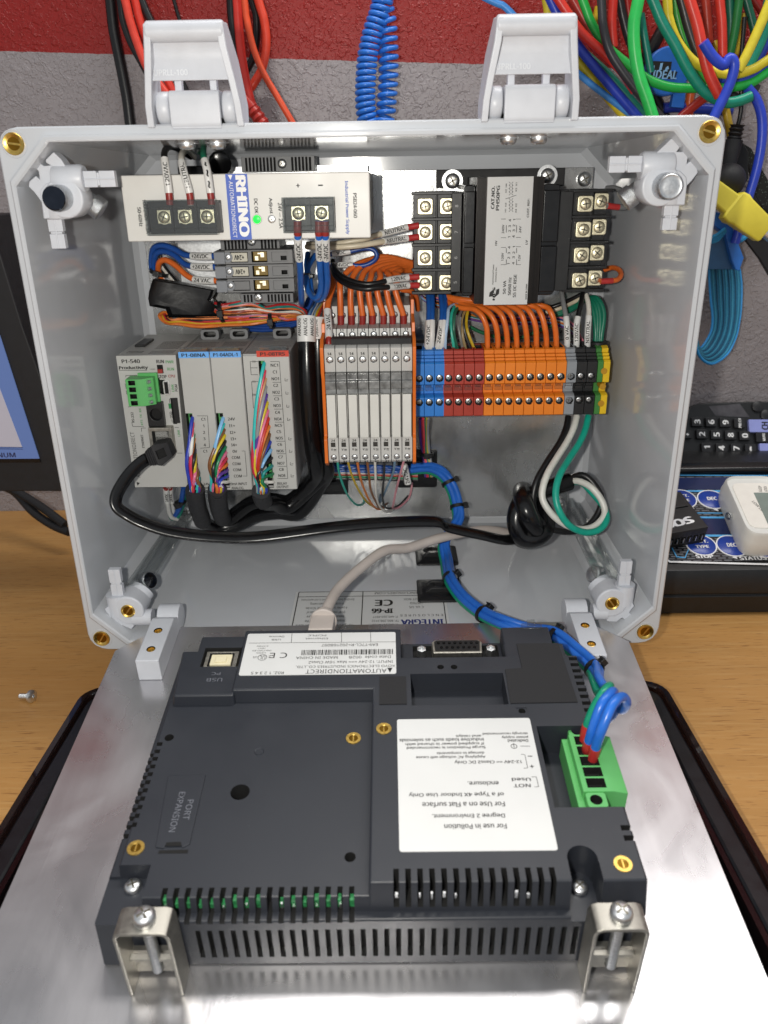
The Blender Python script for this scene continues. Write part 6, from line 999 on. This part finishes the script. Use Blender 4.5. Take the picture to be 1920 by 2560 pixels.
o = obj('disc', B().lathe([(rad-1, 0), (rad, 1), (rad, 7), (rad-1, 8)], (q.x, 254, q.z), (0, 1, 0), 40).prism([(p.x, p.z) for p in (at('d7', u, v, 254.5) for u, v in ((700, 850), (820, 840), (790, 1120), (660, 1110)))], 'y', 255, 261), plast('2a6fd0', .35), tgt, bev=.3)
b = B().prism([(p.x, p.z) for p in (at('d7', u, v, 253.7) for u, v in ((462, 632), (662, 640), (648, 738), (722, 742), (690, 826), (445, 800)))], 'y', 253.6, 253.9); em = obj('emblem', b, ink, tgt)
b = B(); 
for pts in (((455, 690), (485, 678), (480, 715), (462, 722)), ((545, 655), (572, 652), (555, 725), (528, 728)), ((600, 700), (625, 682), (632, 715), (590, 732))): b.prism([(p.x, p.z) for p in (at('d7', u, v, 253.5) for u, v in pts)], 'y', 253.45, 253.55)
T(b, 'IDEAL', (at('d7', 590, 775, 253.5).x, 253.55, at('d7', 590, 775, 253.5).z), (1, 0, -.02), (.12, 0, 1), 5.2, 17, .02); obj('lettering', b, M('pale_blue_ink', '8fc1f2', .5, var=0), em)
# black plug with strain relief
t = thing('black_plug', 'black rubber plug and ball joint hanging beside the top right corner', 'plug', at('C', 1440, 1000, 232)); a, e_ = at('C', 1478, 740, 236), at('C', 1452, 855, 236); d = (e_-a).normalized(); Ln = (e_-a).length
obj('strain_relief', B().lathe([(4.0 if i % 2 else 5.2, i*Ln/9) for i in range(10)], a, d, 16), black_mt, t, ang=25)
a2 = at('C', 1418, 1010, 232); obj('stem', B().cyl(e_-d*2, a2, 6.2, 18, 5), black_mt, t, ang=50); q = at('C', 1425, 1070, 228); obj('ball', B().lathe([(11.5*math.sin(math.pi*i/14), -11.5*math.cos(math.pi*i/14)) for i in range(15)], q, (0, .2, 1), 28, False, False), black_mt, t, ang=60)
obj('side_plate', B().prism([(p.x, p.z) for p in (at('C', u, v, 246) for u, v in ((1510, 840), (1545, 900), (1545, 1060), (1480, 1160), (1420, 1190), (1470, 980)))], 'y', 246, 262), black_pl, t, bev=.8)
# woven strap
wv = M('black_woven_webbing', '101312', .75, var=.3, ns=700); tt = wv.node_tree; L = tt.links.new; p = tt.nodes['Principled BSDF']; g = nd(tt, 'NewGeometry'); vo = nd(tt, 'TexVoronoi'); vo.inputs['Scale'].default_value = 620; L(g.outputs['Position'], vo.inputs['Vector']); q_ = nd(tt, 'MapRange'); q_.inputs[1].default_value = .22; q_.inputs[2].default_value = .12; L(vo.outputs['Distance'], q_.inputs[0]); mx = nd(tt, 'Mix', data_type='RGBA'); L(q_.outputs[0], mx.inputs[0]); mx.inputs[6].default_value = hx('0f1211')+(1,); mx.inputs[7].default_value = hx('6d7f76')+(1,); L(mx.outputs[2], p.inputs['Base Color'])
def poly(b, k, pts, Y, dY): return b.prism([(p.x, p.z) for p in (at(k, u, v, Y) for u, v in pts)], 'y', Y, Y+dY)
tag(obj('webbing_strap', poly(B(), 'd8', ((815, 0), (880, 40), (960, 200), (1060, 380), (1060, 720), (990, 620), (905, 450), (850, 180)), 264, 3), wv, bev=.4), 'black and green woven strap hanging at the right edge', 'strap')
tag(obj('black_strap', poly(B(), 'd8', ((760, 600), (850, 560), (905, 450), (1000, 640), (1060, 760), (1060, 1230), (960, 1060), (840, 900)), 258, 5), black_mt, bev=.5), 'plain black strap hanging behind the yellow plug', 'strap')
# yellow plug
yl = M('yellow_plug_plastic', 'e8d84a', .4, var=.03); t = thing('banana_plug', 'yellow plug with a metal tip pointing down to the right', 'plug', at('d8', 800, 650, 214)); a, e_ = at('d8', 540, 440, 216), at('d8', 1000, 810, 212); d = (e_-a).normalized(); f = Fr(a, d, V((0, 1, 0))-d*d.y, d.cross(V((0, 1, 0)))); Ln = (e_-a).length
def sec(x, a_, c_): return [(x, y, z) for y, z in rr(-a_, a_, -c_, c_, 1.6, 4)]
obj('plug_body', B(f).loops([sec(-6, 5, 6.4), sec(Ln*.30, 5.4, 7.2), sec(Ln*.33, 6.6, 10.2), sec(Ln*.42, 7, 11), sec(Ln*.5, 7, 10), sec(Ln*.97, 5.6, 8.2), sec(Ln, 5, 7.4)]), yl, t, bev=.3, ang=30); obj('metal_tip', B().cyl(e_-d*2, e_+d*34, 3.6, 18), zinc, t, ang=50)
# blue buckle with hanging strap
t = thing('wrist_strap', 'blue buckle with a ribbed light blue strap hanging in a loop beside the box', 'strap', at('d8', 640, 1300, 240)); bl2 = plast('2e74cf', .4)
obj('buckle', poly(B(), 'd8', ((540, 620), (600, 640), (690, 700), (715, 790), (812, 1050), (770, 1172), (735, 1160), (700, 1080), (640, 830), (545, 760)), 232, 12), bl2, t, bev=.8)
obj('buckle_plate', poly(B(), 'd8', ((480, 900), (545, 850), (640, 835), (735, 1158), (470, 1156)), 237, 8), plast('2a5f8e', .35), t, bev=.5)
for k_ in range(3): obj('cord', B().tube([at('d8', u, v, 230-k_) for u, v in ((500, 905-k_*22), (560, 890-k_*26), (610, 840-k_*20), (640, 800-k_*10))], 1.3, 8), plast('2f9bd8', .6), t)
obj('cord', B().tube([at('d8', u, v, 252) for u, v in ((720, 850), (760, 890), (800, 870), (840, 840))], 2.0, 8), plast('2f9bd8', .6), t)
sm = M('ribbed_blue_webbing', '1f7096', .7, var=.2, ns=700, bump=.8, bs=1500)
le = spline([at('d8', *q) for q in ((488, 1150, 246), (494, 1300, 246), (505, 1450, 244), (520, 1600, 242), (505, 1730, 240), (440, 1850, 236), (400, 1880, 228), (380, 1820, 220), (340, 1650, 214))], 5); ri = spline([at('d8', *q) for q in ((768, 1150, 254), (785, 1300, 254), (782, 1480, 252), (768, 1620, 250), (730, 1790, 246), (650, 1940, 238), (515, 2025, 226), (405, 1960, 217), (340, 1790, 210))], 5)
ls = []
for i, (a, c_) in enumerate(zip(le, ri)):
    d = (c_-a).normalized(); n_ = d.cross((le[min(i+1, len(le)-1)]-le[max(i-1, 0)]).normalized()).normalized()*.8; ls.append([tuple(a-n_), tuple(c_-n_), tuple(c_+n_), tuple(a+n_)])
obj('strap_web', B().loops(ls), sm, t, ang=60); rb = plast('3a97b8', .6); rd = plast('14506e', .7)
for k_ in range(1, 10): obj('rib', B().tube([tuple(a.lerp(c_, k_/10)+V((0, -.9, .15))) for a, c_ in zip(le, ri)], .55, 6, smooth=0), rb if k_ % 2 else rd, t)
obj('strap_edge', B().tube([p for p in ri], 1.1, 8, smooth=0), plast('2c97de', .5), t); obj('strap_edge', B().tube([p for p in le], .9, 8, smooth=0), plast('2c97de', .5), t)
# ================================================================ things standing on the bench
SCR = M('lit_screen_blue', '43578a', .3, emit=('7f9ad6', .3), var=.03, ns=4); SCW = M('lit_screen_window', '9a98a2', .3, emit=('c6c0cc', .3), var=.03, ns=4)
t = thing('monitor', 'black computer monitor with a blue screen at the left edge', 'monitor', at('c5', 100, 1850, 120))
obj('bezel', poly(B(), 'c5', ((-420, 1850), (470, 1850), (470, 1640), (288, 1080), (150, 690), (0, 200), (-80, -60), (-420, -60)), 121, 38), black_mt, t, bev=1.2)
obj('screen_frame', poly(B(), 'c5', ((-400, 1650), (283, 1650), (270, 1618), (-6, 760), (-30, 720), (-400, 720)), 120, 4), black_gl, t, bev=.3)
sc = obj('screen', poly(B(), 'c5', ((-380, 1625), (270, 1622), (-2, 775), (-20, 740), (-380, 740)), 119.5, 1), SCR, t); obj('screen_window', poly(B(), 'c5', ((-370, 1535), (152, 1542), (-5, 1130), (-200, 800), (-370, 800)), 119.2, .3), SCW, sc)
b = B(); q = at('c5', 46, 1597, 119.4); T(b, 'NUM', (q.x, 119.4, q.z), *UP, 3.2, 11.5, .01)
for v in (1546, 1558): a, e_ = at('c5', -370, v-8, 119.1), at('c5', 158, v, 119.1); b.raw([(a.x, 119.1, a.z), (e_.x, 119.1, e_.z), (e_.x, 119.1, e_.z+.35), (a.x, 119.1, a.z+.35)], [(0, 1, 2, 3)])
obj('lettering', b, M('screen_ink', '2a2a52', .5, var=0), sc)
obj('stand', B().rrect(-440, -390, 165, 180, BZ+8, 120, 2, 'z').rrect(-520, -380, 130, 230, BZ, BZ+8.1, 6, 'z'), black_mt, t, bev=1)
for lb, p in (('upper black cable drooping under the monitor', ((60, 1820, 215), (200, 1900, 205), (320, 1980, 195), (450, 2080, 185))), ('lower black cable drooping under the monitor', ((0, 1800, 222), (110, 1860, 215), (230, 1990, 200), (360, 2080, 190), (480, 2130, 182)))): wire('cable', lb, 'cable', [at('c5', *q) for q in p], 3.4, black_mt, 'cables under the monitor', n=12)
q = atz('d1', 262, 575, BZ); t = thing('loose_screw', 'small loose steel screw lying on the bench at the left', 'screw', q); d = V((-.85, .2, -.12)).normalized(); o = q+V((0, 0, 3.4))
obj('screw_head', B().lathe([(3.6, 0), (3.6, 1), (2.6, 1.8), (1, 2), (.9, .9), (.01, .8)], o, -d, 20), zinc, t, ang=40); obj('thread', B().lathe([(1.3 if i % 2 else 1.6, i*.55) for i in range(14)], o, d, 12), zinc, t, ang=20)
# charger
cf = M('carbon_weave_print', '2a2c30', .3, ns=1, stretch=(260, 420, 1), var=.5); tt = cf.node_tree; L = tt.links.new; p = tt.nodes['Principled BSDF']; g = nd(tt, 'NewGeometry'); mp = nd(tt, 'Mapping'); mp.inputs['Scale'].default_value = (150, 260, 1); L(g.outputs['Position'], mp.inputs['Vector']); ch = nd(tt, 'TexBrick'); ch.inputs['Scale'].default_value = 1; ch.inputs['Mortar Size'].default_value = .12; ch.inputs['Brick Width'].default_value = 1; ch.inputs['Row Height'].default_value = .5; ch.inputs['Color1'].default_value = hx('6f7176')+(1,); ch.inputs['Color2'].default_value = hx('55575c')+(1,); ch.inputs['Mortar'].default_value = hx('121317')+(1,); L(mp.outputs[0], ch.inputs['Vector']); L(ch.outputs[0], p.inputs['Base Color'])
CZ = -1.2; t = thing('battery_charger', 'black battery charger with round blue buttons and a carbon pattern front', 'charger', (240, 160, BZ))
x0 = 175
TL = .34; YB = 172
obj('housing', B().prism([(79, BZ+1), (77.5, -22), (79, -21), (77.5, -19.5), (77.8, -9), (80, -4), (84, -2.4), (YB, -2.4+(YB-84)*TL), (YB+70, -2.4+(YB-84)*TL-4), (YB+74, BZ+1)], 'x', x0, 420), black_pl, t, bev=.6)
TF = Fr((0, 84, -2.1), (1, 0, 0), (0, 1, TL), (0, -TL, 1)); CZ = 0; LB = (YB-84)*math.sqrt(1+TL*TL)
def tl_(p): e = V(p)-TF.o; return V((e.dot(TF.x), e.dot(TF.y), e.dot(TF.z)))
fpn = obj('front_panel', B(TF).rrect(x0+3, 410, 3, LB-3, -.4, .25, 4, 'z'), cf, t)
def cz(k, u, v, z=.3):
    d = ray(k, u, v); oo = TF.o+TF.z*z; return tl_(V(CP)+d*((oo-V(CP)).dot(TF.z)/d.dot(TF.z)))
def strip(m, k, pts, z=CZ+.35, dz=.15, nm='printed_band'): return obj(nm, B(TF).prism([(p.x, p.y) for p in (cz(k, u, v, z) for u, v in pts)], 'z', z-.06, z+dz), m, fpn)
nv = M('navy_display_window', '1f2950', .12, var=.1, ns=40); cy = M('cyan_print', '4fa6e0', .4, var=0); nb = M('navy_print', '0e1424', .3, var=.1)
strip(nv, 'X2', ((-300, 100), (1659, 75), (1659, 275), (-300, 285))); strip(nv, 'X2', ((-300, 735), (1659, 745), (1659, 1000), (-300, 985))); strip(nb, 'X2', ((-300, -60), (1659, -80), (1659, 40), (-300, 42)))
for v, w_ in ((48, 10), (292, 26), (648, 12), (712, 26), (1000, 30)): strip(cy, 'X2', ((-300, v-2), (1659, v+4), (1659, v+4+w_), (-300, v-2+w_)), CZ+.5)
for u0, v in ((450, 440), (760, 1180)): strip(cy, 'X2', ((u0, v), (u0+170, v), (u0+170, v+9), (u0, v+9)), CZ+.5)
strip(M('white_print', 'e8e8ea', .4, var=0), 'X2', ((40, 1385), (100, 1420), (1659, 1460), (1659, 1485), (90, 1445), (30, 1405)), CZ+.5)
for q in (((108, 1195), (190, 1345), (206, 1340), (128, 1195)), ((190, 1345), (345, 1362), (352, 1374), (195, 1360)), ((345, 1362), (425, 1180), (408, 1180), (332, 1362))): strip(cy, 'X2', q, CZ+.5)
wp = bpy.data.materials['white_print']; bb_ = plast('22409a', .3)
for (u, v), s_ in (((290, 435), 'BATT.\nTYPE'), ((760, 445), 'DEC'), ((590, 1170), 'BATT.\nTYPE'), ((1080, 1185), 'DEC.'), ((1200, 455), 'INC'), ((1560, 1200), 'INC.')):
    c_ = cz('X2', u, v); bu = obj('button', B(TF).lathe([(9.4, 0), (9.4, .5), (8.8, .9), (.01, 1.1)], c_, (0, 0, 1), 32, True, False), bb_, t, ang=40); obj('button_ring', B(TF).lathe([(9.3, 0), (10.1, 0), (10.1, .6), (9.3, .6)], c_, (0, 0, 1), 32, False, False), wp, bu)
    b = B(TF); T(b, s_, (c_.x, c_.y, CZ+1.45), (1, 0, 0), (0, 1, 0), 7.4 if '\n' in s_ else 3.4, 9.5 if '\n' in s_ else 6.6, .04); obj('lettering', b, wp, bu)
b = B(TF)
for u, v, s_, w_ in ((645, 1345, 'STOP', 11), (365, 590, 'STOP', 10), (1420, 1375, 'STATUS', 17)): c_ = cz('X2', u, v, CZ+.6); T(b, s_, (c_.x, c_.y, CZ+.5), (1, 0, 0), (0, 1, 0), 3.2, w_, .04)
for u, v in ((1130, 1360), (830, 600)): c_ = cz('X2', u, v, CZ+.6); b.prism([(c_.x-1.8, c_.y), (c_.x+1.2, c_.y-1.6), (c_.x+1.2, c_.y+1.6)], 'z', CZ+.5, CZ+.6)
obj('lettering', b, wp, fpn)
obj('rear_rail', B(TF).rrect(x0, 420, LB-1, LB+9, -2, 5, 2.5, 'x'), black_gl, t, bev=.4)
# black connector block
o = cz('X2', 330, 850, 12); t = thing('connector_block', 'small black connector block with a white logo lying on the charger', 'connector', TF((o.x-14, o.y, .3))); ang_ = .22
f = Fr(TF((o.x-14, o.y+2, 1.2)), TF.x*math.cos(ang_)+TF.y*math.sin(ang_), TF.y*math.cos(ang_)-TF.x*math.sin(ang_), TF.z); c = B(f)
for i in range(6): c.box(-1+i*4.4, 1.6+i*4.4, -20, -10, 3, 8)
obj('block', B(f).box(-26, 25, -13, 24, 0, 14).box(-26, 22, 8, 26, 13, 15.5), black_pl, t, bev=1, cut=c)
for i in range(6): obj('contact_pin', B(f).box(.2+i*4.4, .7+i*4.4, -13.6, -10.5, 3.4, 7.4), zinc, t)
b = B(f); T(b, 'SOS', (8, -5, 14.1), (1, .08, 0), (0, 1, 0), 6, 20, .06); obj('lettering', b, wp, t)
# white device
t = thing('handheld_meter', 'white plastic handheld meter with a grey display, lying on the charger', 'meter', TF((262, 30, 0))); zt_ = 19
P_ = [cz('X2', *q, zt_) for q in ((940, 88), (1750, 88), (1950, 1015), (1345, 1012))]
def inset(pts, z, e): m = sum(pts, V())/4; return [(m.x+(p.x-m.x)*e, m.y+(p.y-m.y)*e, z) for p in pts]
def rnd(pts, z, e, r):
    q = [V(p) for p in inset(pts, z, e)]; out = []
    for i in range(4):
        a, m, c_ = q[i-1], q[i], q[(i+1) % 4]; d1, d2 = (a-m).normalized(), (c_-m).normalized(); p1, p2 = m+d1*r, m+d2*r
        for k_ in range(5): s_ = k_/4; out.append(tuple(p1*(1-s_)**2+m*2*s_*(1-s_)+p2*s_*s_))
    return out
wh = M('aged_white_plastic', 'd8d8d4', .4, var=.06, ns=60)
obj('housing', B(TF).loops([rnd(P_, CZ+.4, 1.0, 8), rnd(P_, 5, 1.06, 9), rnd(P_, 12, 1.07, 9), rnd(P_, 13, 1.055, 9), rnd(P_, 18.6, 1.03, 9), rnd(P_, 20.6, .99, 9), rnd(P_, zt_, .95, 8)]), wh, t, ang=45)
pan_ = obj('face_plate', B(TF).loops([rnd(P_, zt_, .78, 6), rnd(P_, zt_+.7, .77, 6)]), M('cream_face', 'e6e2da', .4, var=.03), t, bev=.2)
lc = [cz('X2', *q, zt_+.8) for q in ((1430, 330), (1900, 330), (2010, 900), (1690, 900))]; obj('display', B(TF).prism([(p.x, p.y) for p in lc], 'z', zt_+.6, zt_+.9), M('grey_lcd', '7d8a84', .15), pan_)
b = B(TF); 
for u, v, s_, w_, xd, yd in ((1535, 270, 'SLEEP', 6.5, (.25, .97, 0), (-.97, .25, 0)), (1620, 270, 'LOCK', 6, (.25, .97, 0), (-.97, .25, 0)), (1525, 570, 'LOW LOBS', 14, (.3, -.95, 0), (.95, .3, 0))): c_ = cz('X2', u, v, zt_+.8); T(b, s_, (c_.x, c_.y, zt_+.75), xd, yd, 2.0, w_, 0)
obj('lettering', b, ink, pan_)
q1, q0 = cz('X2', 1035, 700, 12), cz('X2', 1060, 720, 12); obj('jack', B(TF).lathe([(2.6, 0), (2.6, .8), (1.6, .8), (1.4, -1.5)], (q1.x, q1.y, 12), (-1, -.35, .1), 20, False, True), zinc, t)
# remote control, leaning between the charger and the wall
t = thing('remote_control', 'black remote control with white numbers and lilac rocker keys leaning against the wall', 'remote control', at('X1', 600, 1400, 232)); ro = at('X1', 0, 1480, 232)
RF = Fr(ro, (1, 0, -.02), (0, .5, .866), (0, -.866, .5))
def rl_(u, v, h=0): d = ray('X1', u, v); oo = RF.o+RF.z*h; p = V(CP)+d*((oo-V(CP)).dot(RF.z)/d.dot(RF.z)); e = p-RF.o; return V((e.dot(RF.x), e.dot(RF.y), h))
p0, p1 = rl_(150, 310), rl_(1500, 1480); W_ = rl_(600, 300).y
tp_ = [rl_(u, v) for u, v in ((-60, 1478), (20, 1000), (120, 650), (185, 450), (240, 400), (390, 345), (900, 318), (1400, 296))]
obj('housing', B(RF).prism([(p.x, p.y) for p in tp_]+[(150, tp_[-1].y+.5), (150, 0)], 'z', -16, 0), black_pl, t, bev=1.4, seg=3)
obj('edge_line', B(RF).box(tp_[0].x, 150, .4, 1.0, -.1, .25), zinc, t); obj('edge_line', B(RF).box(tp_[0].x, 150, 5.2, 5.8, -.1, .25), zinc, t)
e = [rl_(u, v) for u, v in ((560, 410), (690, 590), (1330, 600), (1150, 350))]; obj('glossy_patch', B(RF).prism([(p.x, p.y) for p in e], 'z', -.1, .2), M('smoky_gloss', '4a484c', .12, var=.4, ns=120), t)
km = M('key_rubber', '1b1b1e', .45, var=.1)
def key(u0, v0, u1, v1, s_, w_=None, m=None, ik=None, h=3.4):
    a, c_ = rl_(u0, v1, 1.5), rl_(u1, v0, 1.5); k_ = obj('key', B(RF).rrect(a.x, c_.x, a.y, c_.y, -.5, 3, .8, 'z'), m or km, t, bev=.5)
    if s_: b = B(RF); T(b, s_, ((a.x+c_.x)/2, (a.y+c_.y)/2, 3.05), (0, 1, 0), (-1, 0, 0), h, w_, .04); obj('lettering', b, ik or ink_w, k_)
for s_, u, v in (('3', 330, 710), ('6', 595, 710), ('9', 860, 712), ('PRE-CH', 1130, 722), ('2', 415, 940), ('5', 690, 945), ('8', 955, 950), ('0', 1225, 955), ('1', 505, 1190), ('4', 780, 1198), ('7', 1060, 1198), ('-', 1330, 1202)): key(u-100, v-88, u+100, v+90, s_, None if len(s_) < 2 and s_ != '-' else (2.6 if s_ == '-' else 7.5), h=4.6 if s_ not in ('-', 'PRE-CH') else (1.0 if s_ == '-' else 2.2))
key(60, 880, 220, 1030, '+', None, h=2.2); lil = M('lilac_key', '98a0e0', .4, var=.03); key(1310, 640, 1900, 890, 'CH', 6, lil, ink, 5); key(1510, 1090, 1950, 1370, 'VOL', 8, lil, ink, 5); key(1440, 880, 1720, 1075, 'MUTE', 6, h=2)
for u, v in ((1480, 400), (1640, 560)): c_ = rl_(u, v, 0); obj('round_key', B(RF).lathe([(4.6, -.5), (4.6, 1.6), (3.6, 2.2), (.01, 2.3)], (c_.x, c_.y, 0), (0, 0, 1), 24, True, False), km, t, ang=40)
